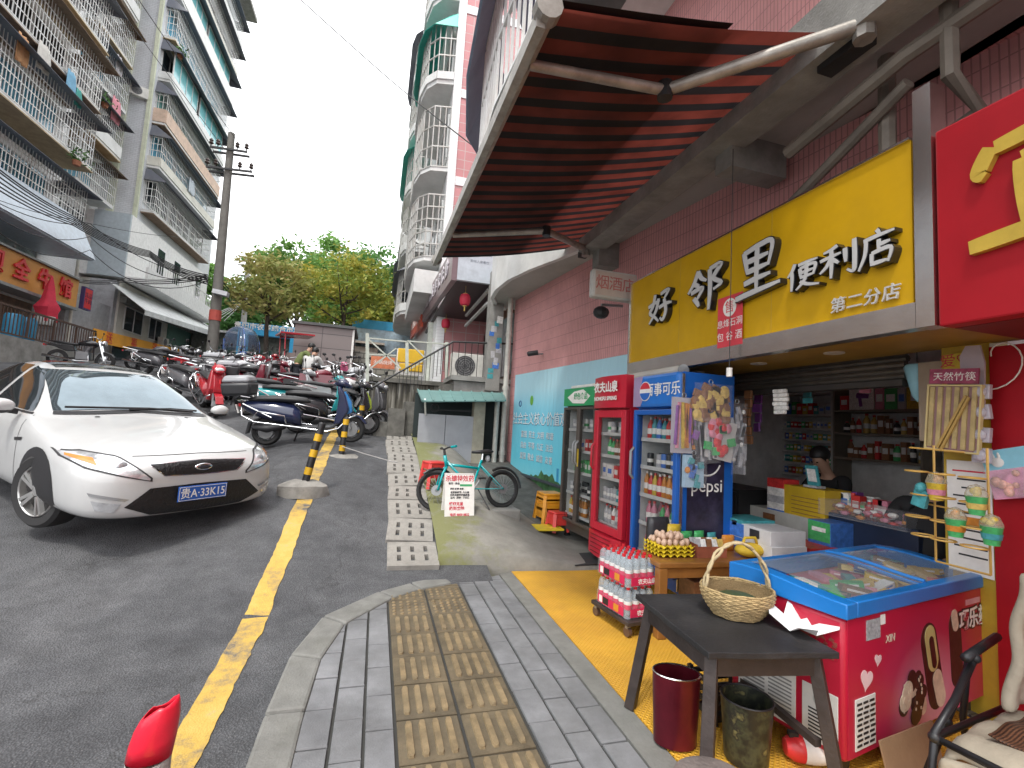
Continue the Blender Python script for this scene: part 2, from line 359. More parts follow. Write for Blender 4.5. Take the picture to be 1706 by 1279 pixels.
def block(b, x0, x1, y0, y1, top=0.0, gap=.007, bev=.007):
    p = [(x0+gap, y0+gap), (x1-gap, y0+gap), (x1-gap, y1-gap), (x0+gap, y1-gap)]
    p = inside_clip(p)
    if not p: return
    cx = sum(q[0] for q in p)/len(p); cy = sum(q[1] for q in p)/len(p)
    tx, ty, dz = rp.gauss(0, .006), rp.gauss(0, .006), rp.gauss(0, .0015)
    n = len(p)
    lo = [(q[0], q[1], -.05) for q in p]; mid_ = [(q[0], q[1], top-bev+dz+tx*(q[0]-cx)+ty*(q[1]-cy)) for q in p]
    hi = [(q[0]+(cx-q[0])*.04, q[1]+(cy-q[1])*.04, top+dz+tx*(q[0]-cx)+ty*(q[1]-cy)) for q in p]
    b.add(lo+mid_+hi, [(i, (i+1) % n, n+(i+1) % n, n+i) for i in range(n)]+[(n+i, n+(i+1) % n, 2*n+(i+1) % n, 2*n+i) for i in range(n)]+[tuple(range(2*n, 3*n))])
for ci, (x0, x1) in enumerate([(-.24, -.09), (-.09, .06), (.06, .205), (.86, 1.01), (1.01, 1.16), (1.16, 1.31)]):
    y = -3-(ci % 3)*.11
    while y < 4.8:
        if y < 4.55 or x0 > .8: block(b, x0, x1, y, min(y+.3, 4.76), -.002)
        y += .3
struct(b, 'pavement', PAV)
b = MB()
for i in range(len(KERB)-1):
    (ax, ay), (bx_, by) = KERB[i], KERB[i+1]; (cx, cy), (dx, dy) = KERBI[i], KERBI[i+1]
    g = .01
    p = [(ax+(bx_-ax)*g, ay+(by-ay)*g), (bx_-(bx_-ax)*g, by-(by-ay)*g), (dx-(dx-cx)*g, dy-(dy-cy)*g), (cx+(dx-cx)*g, cy+(dy-cy)*g)]
    b.prism(p[::-1], -.3, .006+rp.gauss(0, .004), 'xy')
tag(b.build('kerb', KST, bevel=.018), kind='structure')
b = MB(); b.prism([(1.31, -3), (1.45, -3), (1.45, 4.76), (1.31, 4.72)], -.2, .003, 'xy'); struct(b, 'kerb_strip', KST)
TACT = mat('tactile_tile', (.125, .098, .06), .85, var=.4, scale=5, bump=.35, bscale=110, dirt=.7, dcol=(.10, .085, .06)); TACB = mat('tactile_rib', (.215, .158, .085), .8, var=.45, scale=7, bump=.35, bscale=110, dirt=.55, dcol=(.17, .145, .10))
b = MB()
for c in range(2):
    x0 = .208+c*.325
    k = 0; y = -2.9
    while y < 4.6:
        dots = y > 3.6; y1 = y+.32
        b.mi(0); block(b, x0, x0+.322, y, y1, -.004); b.mi(1)
        if dots:
            for i in range(5):
                for j in range(5):
                    px_, py_ = x0+.045+i*.058, y+.045+j*.058
                    if inside_clip([(px_-.03, py_-.03), (px_+.03, py_-.03), (px_+.03, py_+.03), (px_-.03, py_+.03)]) and py_ < 4.4: b.cyl((px_, py_, -.01), (px_, py_, .004), .02, .012, 7)
        else:
            for i in range(4):
                xx = x0+.062+i*.066; z0, z1 = -.01, .007
                a_ = [(xx-.019, y+.05), (xx-.012, y+.03), (xx+.012, y+.03), (xx+.019, y+.05), (xx+.019, y1-.05), (xx+.012, y1-.03), (xx-.012, y1-.03), (xx-.019, y1-.05)]
                n = 8; hi = [(xx+(q[0]-xx)*.75, (y+y1)/2+(q[1]-(y+y1)/2)*.97, z1) for q in a_]
                b.add([(q[0], q[1], z0) for q in a_]+hi, [(i_, (i_+1) % n, n+(i_+1) % n, n+i_) for i_ in range(n)]+[tuple(range(n, 2*n))])
        y = y1
struct(b, 'tactile_paving', [TACT, TACB])
# raised concrete apron in front of the mural wall
def apron_mat():
    m = mat('apron_concrete', (.25, .24, .215), .9, var=.3, scale=2, bump=.5, bscale=40, dirt=.6, dcol=(.12, .115, .095)); N, L = nodes(m); b = N['Principled BSDF']
    src = b.inputs['Base Color'].links[0].from_socket
    tc = N.new('ShaderNodeTexCoord'); sx = N.new('ShaderNodeSeparateXYZ'); L.new(tc.outputs['Object'], sx.inputs[0])
    n = N.new('ShaderNodeTexNoise'); n.inputs['Scale'].default_value = 3.5; n.inputs['Detail'].default_value = 8; n.inputs['Roughness'].default_value = .75; L.new(tc.outputs['Object'], n.inputs['Vector'])
    r_ = N.new('ShaderNodeMapRange'); r_.inputs[1].default_value = .72; r_.inputs[2].default_value = 1.55; r_.inputs[3].default_value = .38; r_.inputs[4].default_value = -.05; L.new(sx.outputs[0], r_.inputs[0])
    a = N.new('ShaderNodeMath'); a.operation = 'ADD'; L.new(n.outputs[0], a.inputs[0]); L.new(r_.outputs[0], a.inputs[1])
    f = ramp(N, L, a.outputs[0], [(.6, (0, 0, 0)), (.82, (.8, .8, .8))])
    mm = N.new('ShaderNodeMix'); mm.data_type = 'RGBA'; L.new(f, mm.inputs[0]); L.new(src, mm.inputs[6]); mm.inputs[7].default_value = (.17, .18, .05, 1); L.new(mm.outputs[2], b.inputs['Base Color'])
    return m
b = MB(); xs = [.70+.1*i for i in range(27)]
def ap(x, y):
    z = apron_z(x, y)+.03*math.sin(x*3+y*2)*.3
    yy = y
    if y < 4.76: z -= .25; yy = 4.80
    elif y < 4.85: z -= .02
    return (x, yy+(.05*math.sin(x*2.1) if y < 5 else 0)+(.14*sm(2.3, 3.2, x) if y < 5 else 0), z)
b.grid(ap, xs, [4.7, 4.79, 4.85, 4.95]+[5.1+.2*i for i in range(25)]); struct(b, 'apron', apron_mat(), smooth='all')
# perforated drain slabs up the edge of the street
SLAB = mat('drain_slab', (.30, .285, .26), .9, var=.3, scale=5, bump=.5, bscale=60, dirt=.5, dcol=(.14, .13, .11))
def slab_mb(seed):
    q = MB(); L_ = .5; W_ = .5
    xs_ = [-.25, -.155, -.115, -.02, .02, .115, .155, .25]; ys_ = [-.25, -.15, -.03, .03, .15, .25]
    for j in range(5):
        for i in range(7):
            if i % 2 == 1 and j in (1, 3): continue
            q.b2((xs_[i], ys_[j], -.055), (xs_[i+1], ys_[j+1], 0))
    return q
s0 = None
for i in range(10):
    y = 5.0+i*.515; z = (gz(.45, y-.2)+gz(.45, y+.2))/2+.045; sl_ = math.atan((gz(.45, y+.25)-gz(.45, y-.25))/.5)
    lab = 'perforated grey concrete drain slab in the middle of the sloping row' if 0 < i < 9 else 'lowest perforated concrete drain slab, nearest the pavement' if i == 0 else 'topmost perforated concrete drain slab, beside the steps'
    if s0 is None:
        s0 = slab_mb(0).build('drain_slab', SLAB, loc=(.46, y, z)); o = s0; tag(o, lab, 'drain slab', 'perforated slabs up the road edge')
    else:
        o = s0.copy(); COL.objects.link(o); o.location = (.46+rp.uniform(-.02, .02), y, z); o['label'] = lab
    o.rotation_euler = (sl_+rp.gauss(0, .02), rp.gauss(0, .02), rp.gauss(0, .03))
b = MB(); b.grid(lambda x, y: (x, y, gz(x, y)-.02), [.15, .45, .76], [4.7+.3*i for i in range(19)]); struct(b, 'drain_bed', JOINT, smooth='all')
# yellow mat, shop floor
def mat_rubber():
    m = mat('yellow_mat', (.66, .36, .03), .6, var=.18, scale=2, dirt=.35, dcol=(.42, .18, .04)); N, L = nodes(m); b = N['Principled BSDF']
    tc = N.new('ShaderNodeTexCoord'); mp = N.new('ShaderNodeMapping'); mp.inputs['Rotation'].default_value = (0, 0, R(45)); L.new(tc.outputs['Object'], mp.inputs[0])
    wv = N.new('ShaderNodeTexWave'); wv.inputs['Scale'].default_value = 14; L.new(mp.outputs[0], wv.inputs[0])
    w2 = N.new('ShaderNodeTexWave'); w2.inputs['Scale'].default_value = 14; w2.bands_direction = 'Y'; L.new(mp.outputs[0], w2.inputs[0])
    a = N.new('ShaderNodeMath'); a.operation = 'MAXIMUM'; L.new(wv.outputs[1], a.inputs[0]); L.new(w2.outputs[1], a.inputs[1])
    bp = N.new('ShaderNodeBump'); bp.inputs['Strength'].default_value = .8; bp.inputs['Distance'].default_value = .008; L.new(a.outputs[0], bp.inputs['Height']); L.new(bp.outputs[0], b.inputs['Normal']); return m
b = MB(); b.b2((1.4, -3, -.3), (8, 4.76, -.012)); struct(b, 'shop_floor', mat('dull_floor', (.13, .12, .11), .6, dirt=.5))
b = MB(); b.prism([(1.455, -2), (3.35, -2), (3.35, 4.72), (1.455, 4.78)], -.011, .006, 'xy')
tag(b.build('floor_mat', mat_rubber()), 'large yellow ribbed anti slip mat on the ground in front of the shop', 'mat')
b = MB(); b.box((0, 0, .004), (.62, .42, .008)); o = b.build('door_mat', mat('dark_rubber', (.03, .03, .032), .8), loc=(2.42, 4.98, .055), rz=R(8)); tag(o, 'small black rubber mat on the concrete in front of the red fridge', 'mat')
# ================================================================ BUILDINGS
AWN_D = mat('dark_awning_sheet', (.12, .13, .16), .6, dirt=.4, dcol=(.22, .20, .17), scale=1.5)
AWN_B = mat('rusty_sheet', (.20, .14, .095), .8, var=.35, dirt=.6, dcol=(.09, .06, .04))
AWN_G = mat('green_plastic_sheet', (.03, .42, .33), .35, dirt=.2, dcol=(.1, .2, .16))
AWN_S = mat('slate_blue_sheet', (.20, .26, .35), .6, dirt=.35, dcol=(.04, .05, .06), scale=1.5)
TRAY = mat('yellowed_tray', (.42, .33, .20), .75, dirt=.5, dcol=(.16, .11, .07))
GREYT = tiles('grey_wall_tile', (.58, .60, .63), (.63, .65, .68), (.43, .44, .46), .24, .10, .008, rot=(R(90), 0, 0), dirt=.25, dcol=(.3, .31, .3))
WHT = tiles('white_wall_tile', (.80, .81, .82), (.84, .85, .86), (.65, .66, .66), .3, .1, .006, rot=(R(90), 0, R(90)), dirt=.3, dcol=(.42, .43, .42))
CREAM = mat('cream_plaster', (.60, .59, .53), .85, dirt=.45, dcol=(.27, .26, .21), scale=1.3)
FRAME = mat('window_frame', (.58, .59, .58), .45)
def poly_pts(plan, step):
    out = []
    for (ax, ay), (bx_, by) in zip(plan[:-1], plan[1:]):
        L_ = math.hypot(bx_-ax, by-ay); n = max(1, round(L_/step))
        out += [(ax+(bx_-ax)*i/n, ay+(by-ay)*i/n) for i in range(n)]
    return out+[plan[-1]]
def balcony(par, plan, z, h, step=.16, cage=BARS, slab=OFFW, awn=None, out=.4, drop=.3, para=0, tray=None, hstep=.45, bw=.022, lean=0, pmat=None, low=0):
    cx = (plan[0][0]+plan[-1][0])/2; cy = (plan[0][1]+plan[-1][1])/2
    if slab:
        b = MB(); b.prism(plan, z-.14, z, 'xy'); b.build('balcony_slab', slab, par)
    if para:
        b = MB()
        for (ax, ay), (bx_, by) in zip(plan[:-1], plan[1:]): b.bar((ax, ay, z+para/2), (bx_, by, z+para/2), .09, para) if False else b.add([(ax, ay, z), (bx_, by, z), (bx_, by, z+para), (ax, ay, z+para)], [(0, 1, 2, 3)])
        b.build('parapet', pmat or slab or OFFW, par, thick=.1)
    if cage:
        b = MB(); z0 = z+para
        for (x, y) in poly_pts(plan, step): b.bar((x, y, z0), (x, y, z+h), bw)
        n = max(2, round((h-para)/hstep))
        for k in range(n+1):
            zz = z0+(h-para)*k/n
            for (ax, ay), (bx_, by) in zip(plan[:-1], plan[1:]): b.bar((ax, ay, zz), (bx_, by, zz), bw*1.3)
        b.build('security_cage', cage, par)
    if tray:
        b = MB(); b.prism([(cx+(x-cx)*1.05, cy+(y-cy)*1.01) for x, y in plan], z-.2, z-.15, 'xy'); b.build('rust_tray', tray, par)
    if awn:
        b = MB(); inner = [(x, y) for x, y in plan]
        def off(p):
            dx, dy = p[0]-cx, p[1]-cy
            # push outwards mostly away from the wall
            sgn = 1 if dx > 0 else -1
            return (p[0]+sgn*out*(1 if abs(dx) > .15 else .0), p[1]+(.12 if dy > 0 else -.12))
        vs = [(x*.35+cx*.65, y, z+h+.30) for x, y in inner]+[(*off(p), z+h-drop) for p in inner]
        n = len(inner); b.add(vs, [(i, i+1, n+i+1, n+i) for i in range(n-1)]); b.build('awning', awn, par, thick=.025)
def windows(par, x, ys, z0, z1, glass=GLASSB, nx=1, n=3, name='window', wide=None):
    """row of framed windows in a wall x = const; nx is the side they face"""
    for (a, c) in ys:
        f = MB(); t = .05
        f.b2((x, a, z0), (x+nx*.06, c, z0+t)); f.b2((x, a, z1-t), (x+nx*.06, c, z1))
        for k in range(n+1):
            yy = a+(c-a)*k/n; f.b2((x, yy-t/2, z0+t), (x+nx*.058, yy+t/2, z1-t))
        o = f.build(name, FRAME, par)
        g = MB(); g.b2((x+nx*.01, a+.01, z0+.01), (x+nx*.03, c-.01, z1-.01)); g.build('pane', glass, o)
def ac_unit(name, label, loc, rz=0, group='air conditioner units on the walls', s=1):
    """outdoor air conditioner; its fan grille faces +X of its own frame"""
    t = thing(name, label, 'air conditioner', loc, rz, group)
    b = MB(); b.box((0, 0, .3*s), (.3*s, .82*s, .58*s)); b.build('casing', mat('ac_casing', (.58, .57, .53), .5, dirt=.3), t, bevel=.012)
    g = MB(); c = Vector((.155*s, -.1*s, .3*s))
    for r_ in (.05, .1, .15, .2, .235): g.ring(c, r_*s, .006*s, 'x', 20, 4)
    for k in range(8): a = k*math.pi/4; g.bar(c, c+Vector((0, .235*s*math.cos(a), .235*s*math.sin(a))), .008*s)
    g.build('fan_grille', mat('grille_grey', (.2, .2, .2), .5), t)
    d = MB(); d.cyl(c-Vector((.004, 0, 0)), c-Vector((.001, 0, 0)), .235*s, n=24); d.cyl(c, c+Vector((.008, 0, 0)), .05*s, n=10); d.build('fan', mat('fan_dark', (.05, .05, .055), .5), t)
    k = MB(); k.bar((-.15*s, -.3*s, .0), (.2*s, -.3*s, 0), .03*s); k.bar((-.15*s, .3*s, 0), (.2*s, .3*s, 0), .03*s); k.build('bracket', GREY, t)
    return t
# ---- left building, near block
A = thing('apartment_building', 'white tiled apartment block with long caged balconies above an orange restaurant sign', 'building', (-14, 18, 2))
def AL(o): o.matrix_parent_inverse = A.matrix_world.inverted(); return o
# children are built in world coordinates, then re-based
def rebase(root, kids_before):
    for o in list(root.children):
        if o not in kids_before: o.location = Vector(o.location)-root.location
b = MB(); b.b2((-26, 4, 1), (-14.2, 24.9, 27)); b.b2((-26, 24.9, 1), (-15.0, 29.28, 27)); b.build('wall', WHT, A)
b = MB(); b.b2((-26.5, 3.5, 27), (-13.6, 29.28, 27.3)); b.build('roof_slab', CONC, A)
for k, z in enumerate([8.75, 11.75, 14.5, 17.3, 20.1, 22.9, 25.2]):
    plan = [(-14.2, 9), (-13.0, 9), (-13.0, 24.5), (-14.2, 24.5)]
    glass = [GLASSB, GLASSB, GLASSD, GLASSD, GLASSB, GLASSD, GLASSD][k]
    windows(A, -14.2, [(9.5, 13.6), (13.9, 18.6), (19, 23.9)], z+.75, z+2.1, glass, n=5)
    balcony(A, plan, z, 2.05 if k else 1.9, step=.17, awn=[AWN_D, AWN_D, AWN_B, AWN_D, AWN_B, AWN_D, AWN_D][k], out=.55, drop=.25, para=[.0, 0, 0, 0, .5, 0, .4][k], tray=[None, TRAY, AWN_B, TRAY, None, AWN_B, None][k], hstep=.42)
for k, z in enumerate([9.0, 11.6, 14.2, 16.8, 19.4, 22.0, 24.6]):
    plan = [(-15, 25.4), (-14.0, 25.4), (-14.0, 28.6), (-15, 28.6)]
    windows(A, -15, [(25.6, 28.3)], z+.3, z+1.9, [GLASSD, GLASSB][k % 2], n=3)
    if k: balcony(A, plan, z, 1.9, awn=[AWN_D, AWN_B, AWN_D][k % 3], out=.45, drop=.3, para=[0, .0, .6][k % 3], tray=[TRAY, None][k % 2])
# clothes, flower boxes behind the bars as parts of the balconies
b = MB(); b.quad((-13.0, 9, 9.25), (-13.0, 24.2, 9.25), (-12.3, 24.35, 7.6), (-12.3, 9, 7.6)); b.b2((-14.2, 9, 7.55), (-12.35, 24.3, 7.65)); b.build('canopy', mat('pale_blue_sheet', (.50, .58, .66), .4, dirt=.3, dcol=(.3, .33, .35)), A, thick=.03)
windows(A, -14.15, [(9, 13), (13.4, 18.2), (18.7, 21.2), (21.5, 23.9)], 6.75, 8.0, mat('curtained_window', (.34, .42, .42), .15, spec=.7, var=.5, scale=2), n=2)
b = MB(); b.b2((-14.2, 4, 5.35), (-13.9, 24.9, 5.5)); b.b2((-14.2, 4, 6.72), (-13.95, 24.9, 6.8)); b.build('ledge', WHITE, A)
# recessed restaurant front
b = MB(); b.b2((-14.25, 10, 3.4), (-14.05, 24, 5.35)); b.build('shop_front', mat('brown_shopfront', (.17, .10, .06), .5, var=.4), A)
windows(A, -14.04, [(12, 15), (15.6, 18.6), (19.2, 21.6)], 3.55, 5.2, GLASSD, n=2)
b = MB(); b.b2((-14.3, 24.9, 1), (-13.4, 28.7, 6.3)); b.build('side_wall', mat('grey_render', (.40, .41, .43), .7, dirt=.3), A)
b = MB(); b.cyl((-13.3, 25.1, 2), (-13.3, 25.1, 9), .06); b.build('drain_pipe', CREAM, A)
rebase(A, [])
# orange sign with red letters
t = thing('shop_sign', 'long orange restaurant sign board with big red characters', 'sign', (-13.85, 24.8, 5.5))
b = MB(); b.b2((0, -16, 0), (.85, 0, 1.2)); b.build('board', mat('orange_board', (.58, .27, .06), .5, var=.2, scale=1), t)
b = MB(); b.b2((.1, -16, -.12), (.95, .02, -.01)); b.b2((.1, -16, 1.21), (.95, .02, 1.28)); b.build('frame', GREY, t)
LR = mat('red_letters', (.66, .04, .05), .4)
for i, ch in enumerate('坝全牛馆'):
    txt(ch, .82, .03, LR, t, (.9, -4.75+i*1.28, .6), FACE_E, bold=.02)
txt('三溪', .82, .03, LR, t, (.9, -6.9, .6), FACE_E, bold=.02)
t = thing('box_sign', 'small upright red sign box hanging on a bracket beside the orange board', 'sign', (-12.95, 25.1, 5.55))
b = MB(); b.box((0, .25, .5), (.15, .62, 1.0)); b.build('box', mat('dark_blue_case', (.06, .05, .16), .4), t)
b = MB(); b.box((.08, .25, .5), (.012, .5, .88)); b.build('panel', RED, t)
txt('冻品\n牛肉', .26, .004, mat('dark_letter', (.12, .02, .06), .5), t, (.09, .25, .5), FACE_E)
t = thing('wall_sign', 'small pink lettered wall sign between the orange board and the white block', 'sign', (-14.6, 25.4, 7.0))
b = MB(); b.box((0, .9, .0), (.08, 1.7, .65)); b.build('panel', mat('pale_panel', (.6, .45, .47), .4), t); txt('王家', .5, .004, LR, t, (.05, .9, 0), FACE_E)
# terrace with railing, folded parasol, barrels
TZ = 3.5
b = MB(); b.b2((-14.2, 9, .8), (-11.9, 24.6, TZ)); o = b.build('terrace', CONC); tag(o, 'raised concrete terrace in front of the orange signed restaurant', 'terrace')
t = thing('railing', 'dark iron railing along the edge of the restaurant terrace', 'railing', (-12, 24.5, TZ))
b = MB()
for i in range(90): b.bar((0, -.17*i, .06), (0, -.17*i, .95), .025 if i % 8 else .06)
b.build('baluster', mat('rusty_iron', (.09, .05, .035), .7, dirt=.3), t)
b = MB(); b.bar((0, 0, 1), (0, -15.3, 1), .07); b.bar((0, 0, .08), (0, -15.3, .08), .05); b.build('rail', mat('rusty_iron', (.09, .05, .035)), t)
t = thing('parasol', 'folded red parasol standing on the restaurant terrace', 'parasol', (-12.6, 22.35, TZ))
b = MB(); b.cyl((0, 0, 0), (0, 0, 1.0), .03); b.cyl((0, 0, 0), (0, 0, .09), .28, .24, 14); b.build('pole', GREY, t)
b = MB(); prof = [(.06, .85), (.34, .95), (.30, 1.3), (.36, 1.5), (.20, 1.8), (.13, 2.3), (.03, 2.75)]
b.lathe(prof, n=12); b.v = [(x*(1+.18*math.sin(5*math.atan2(y, x)+z)), y*(1+.18*math.sin(5*math.atan2(y, x)+z)), z) for x, y, z in b.v]
b.build('canopy', mat('red_cloth', (.52, .03, .06), .8), t, smooth=True)
b = MB(); b.lathe([(.30, .8), (.36, .95), (.33, 1.15)], n=12); b.build('hem', mat('white_cloth', (.5, .52, .5), .8), t, smooth=True)
bm = MB(); bm.lathe([(0, 0), (.25, 0), (.27, .1), (.27, .75), (.22, .85), (0, .86)], n=14)
d0 = bm.build('barrel', mat('blue_barrel', (.05, .32, .55), .4), smooth=True, loc=(-12.35, 20.95, TZ)); tag(d0, 'right of the two blue barrels behind the terrace railing', 'barrel', 'blue barrels')
d1 = d0.copy(); COL.objects.link(d1); d1.location = (-12.35, 20.3, TZ); d1['label'] = 'left of the two blue barrels behind the terrace railing'
# ---- left building, far block with grey end wall
Bb = thing('apartment_building', 'tall white apartment block with grey tiled end wall and yellow shop banner at its foot', 'building', (-13, 29.3, 2.5))
b = MB(); b.b2((-24, 29.3, 11.3), (-13.25, 40.6, 33)); b.build('wall', [GREYT], Bb)
b = MB(); b.b2((-14.6, 29.16, 8), (-14.3, 29.3, 33)); b.b2((-13.4, 29.16, 8), (-13.22, 29.3, 33)); b.build('corner_trim', mat('greenish_trim', (.56, .59, .46), .8, dirt=.4, dcol=(.3, .32, .2)), Bb)
for k in range(8):
    z = 12.1+2.55*k
    plan = [(-13.25, 29.65), (-12.65, 29.65), (-12.65, 38.4+.25*k), (-13.25, 38.4+.25*k)]
    windows(Bb, -13.26, [(29.8, 32.6), (33, 36), (36.3, 38.6)], z+.4, z+1.95, [GLASSD, GLASSB, mat('green_window', (.2, .42, .40), .1)][k % 3], n=3)
    balcony(Bb, plan, z, 2.0, step=.2, awn=AWN_D, out=.5, drop=.35, para=[.0, .5, .75, .4, 0, .9, .3, .5][k], tray=[AWN_B, None, AWN_B, None, TRAY, None, None, None][k], pmat=[OFFW, CREAM, mat('peach_parapet', (.56, .42, .33), .8, dirt=.3), OFFW, OFFW, WHITE, CREAM, OFFW][k], hstep=.4, cage=None if k in (3, 5) else BARS)
    if k in (3, 5): windows(Bb, -12.7, [(29.9, 33.5), (33.9, 38.4)], z+[0, 0, 0, .45, 0, .95, 0, 0][k], z+1.9, mat('teal_window', (.18, .45, .48), .1), n=4)
b = MB(); b.b2((-24.2, 29.1, 33), (-11.9, 40.8, 33.3)); b.build('roof_slab', CONC, Bb)
# lower storeys
b = MB(); b.b2((-24, 28.4, 7.9), (-13.0, 39.8, 11.25)); b.build('white_storey', mat('bright_white_wall', (.74, .74, .73), .7, dirt=.25, dcol=(.45, .45, .43)), Bb)
b = MB(); b.b2((-14.6, 28.3, 7.9), (-13.02, 28.4, 11.25)); b.build('sheet_panel', mat('pale_blue_panel', (.42, .48, .52), .4), Bb)
for y in (31.6, 33.9, 37.6): g = MB(); g.b2((-13.0, y, 8.7), (-12.97, y+.85, 10.6)); g.build('window', GLASSD, Bb)
b = MB(); b.b2((-13.0, 28.4, 7.75), (-12.0, 39.6, 8.0)); b.b2((-12.12, 28.4, 8.0), (-12.0, 39.6, 8.6)); b.build('balcony', mat('bright_white_wall', (.74, .74, .73)), Bb)
b = MB()
for i in range(40): b.bar((-12.05, 28.5+.28*i, 8.6), (-12.05, 28.5+.28*i, 9.35), .03)
b.bar((-12.05, 28.4, 9.35), (-12.05, 39.5, 9.35), .05); b.build('balcony_rail', BARS, Bb)
b = MB(); b.b2((-24, 28.6, 2), (-13.2, 40, 7.75)); b.build('ground_storey', CREAM, Bb)
b = MB(); b.quad((-13.2, 27.5, 7.4), (-13.2, 40.6, 7.9), (-11.6, 40.9, 7.1), (-11.6, 27.6, 6.2)); b.quad((-11.6, 27.6, 6.2), (-11.6, 40.9, 7.1), (-11.6, 40.9, 6.75), (-11.6, 27.6, 5.95)); b.build('awning', [mat('white_sheet', (.62, .64, .64), .5, dirt=.3)], Bb, thick=.03)
windows(Bb, -13.19, [(29.2, 31.2), (32, 33.6)], 5.3, 6.6, GLASSD, n=2)
b = MB(); b.b2((-13.19, 34.5, 4.9), (-13.1, 38.2, 7.2)); b.build('shop_window', mat('green_glass', (.14, .26, .22), .12, spec=.8), Bb)
for y in (26.9, 30.2, 33.2): g = MB(); g.b2((-13.2, y+1.6, 2.8), (-13.12, y+4.2, 4.6)); g.build('shop_door', GLASSD, Bb)
b = MB(); b.b2((-13.2, 28.62, 6.65), (-12.9, 39.9, 6.95)); b.build('beam', CONC, Bb)
b = MB(); b.b2((-14.4, 28.3, 2), (-13.3, 28.6, 7.7)); b.build('corner_wall', mat('grey_render', (.40, .41, .43)), Bb)
rebase(Bb, [])
t = thing('shop_banner', 'long orange yellow banner with red characters over the shops of the white block', 'banner', (-12.9, 26.2, 4.25))
b = MB(); b.quad((0, 0, 0), (.25, 9.6, .25), (.2, 9.6, .95), (-.05, 0, .62)); b.build('cloth', mat('orange_banner', (.80, .36, .03), .6, var=.2, scale=.8), t, thick=.04)
for i, ch in enumerate('送福送福'): txt(ch, .62, .004, LR, t, (.05+.055*i, 1.2+2.3*i, .34+.07*i), FACE_E)
ac_unit('air_conditioner', 'white air conditioner box on the wall above the orange banner', (-12.9, 33.4, 5.0))
ac_unit('air_conditioner', 'cream air conditioner box high on the grey tiled end wall', (-13.75, 29.0, 18.0), R(-60))
ac_unit('air_conditioner', 'dusty air conditioner standing at street level by the white awning', (-12.9, 37.4, 3.9), s=1.15)
t = thing('banner', 'narrow purple banner hanging at the far corner of the white block', 'banner', (-11.6, 38.5, 5.0)); b = MB(); b.box((0, 0, .9), (.05, .5, 1.9)); b.build('cloth', mat('purple_cloth', (.30, .12, .62), .7), t)
b = MB(); b.cyl((0, 0, 0), (0, 0, 2.1), .025); b.build('pole', GREY, t)
# washing and plants on the left balconies
LC = ['red', 'blue', 'white', 'pink', 'teal', 'orange', 'silver', 'purple', 'yellow', 'white']
rl = random.Random(8)
def washing(label, px, py, X, hue, w_, h_):
    p = at(px, py, X=X); b = MB(); c = tuple(hue)
    b.grid(lambda u, v: (.05*math.sin(u*6+v*2), u*w_*(.5+.12*math.sin(v*3)), -v*h_), [-1, -.6, -.2, .2, .6, 1], [0, .2, .5, .8, 1]); o = b.build('washing', mat('cloth_%d' % int(1000*sum(c)), c, .85), thick=.02, smooth='all', loc=p); tag(o, label, 'washing', 'washing hung out on the left block')
for i, (px, py, X, c, w_, h_, lab) in enumerate(((195, 165, -13.9, (.62, .25, .30), .7, 1.2, 'pink sheet hanging at the corner balcony beside the grey end wall'), (120, 120, -12.9, (.20, .42, .60), .5, .9, 'pale blue towel behind the bars of the third caged balcony'), (75, 75, -12.9, (.62, .60, .56), .6, 1.0, 'white sheet behind the bars on the upper left caged balcony'), (132, 150, -12.9, (.08, .36, .32), .35, .7, 'teal shirt low behind the bars near the end of the third balcony'), (40, 60, -12.9, (.55, .30, .15), .5, 1.0, 'tan blanket at the far left upper caged balcony'), (200, 95, -13.9, (.5, .48, .5), .5, .9, 'grey washing on the narrow balcony beside the end wall'), (290, 205, -12.8, (.62, .55, .5), .6, .8, 'cream cloth on the balcony right of the grey end wall'), (320, 300, -12.55, (.45, .50, .55), .8, .9, 'pale cloth behind the lowest cage of the far block'))): washing(lab, px, py, X, c, w_, h_)
def potplant(label, px, py, X):
    p = at(px, py, X=X); t = thing('potted_plant', label, 'plant', p, 0, 'plants on the left balconies'); b = MB(); b.lathe([(0, -.2), (.12, -.2), (.16, 0), (0, 0)], n=10); b.build('pot', mat('terracotta', (.32, .13, .07), .8), t); b = MB()
    for _ in range(70):
        q = Vector((rl.gauss(0, .16), rl.gauss(0, .22), abs(rl.gauss(.15, .18)))); d = Vector((rl.uniform(-1, 1), rl.uniform(-1, 1), rl.uniform(-.5, 1))).normalized()*.12; e = d.cross(Vector((rl.uniform(-1, 1), rl.uniform(-1, 1), rl.uniform(-1, 1)))).normalized()*.04; b.add([q-d, q+e, q+d, q-e], [(0, 1, 2, 3)])
    b.build('leaves', mat('pot_leaves', (.06, .16, .03), .6, var=.5), t)
for px, py, X, lab in ((175, 172, -13.8, 'bushy pot plant beneath the pink sheet on the corner balcony'), (300, 92, -12.5, 'pot plant on a ledge near the top of the far block'), (128, 268, -12.7, 'pot plant at the end of the lowest caged balcony with blue windows')): potplant(lab, px, py, X)
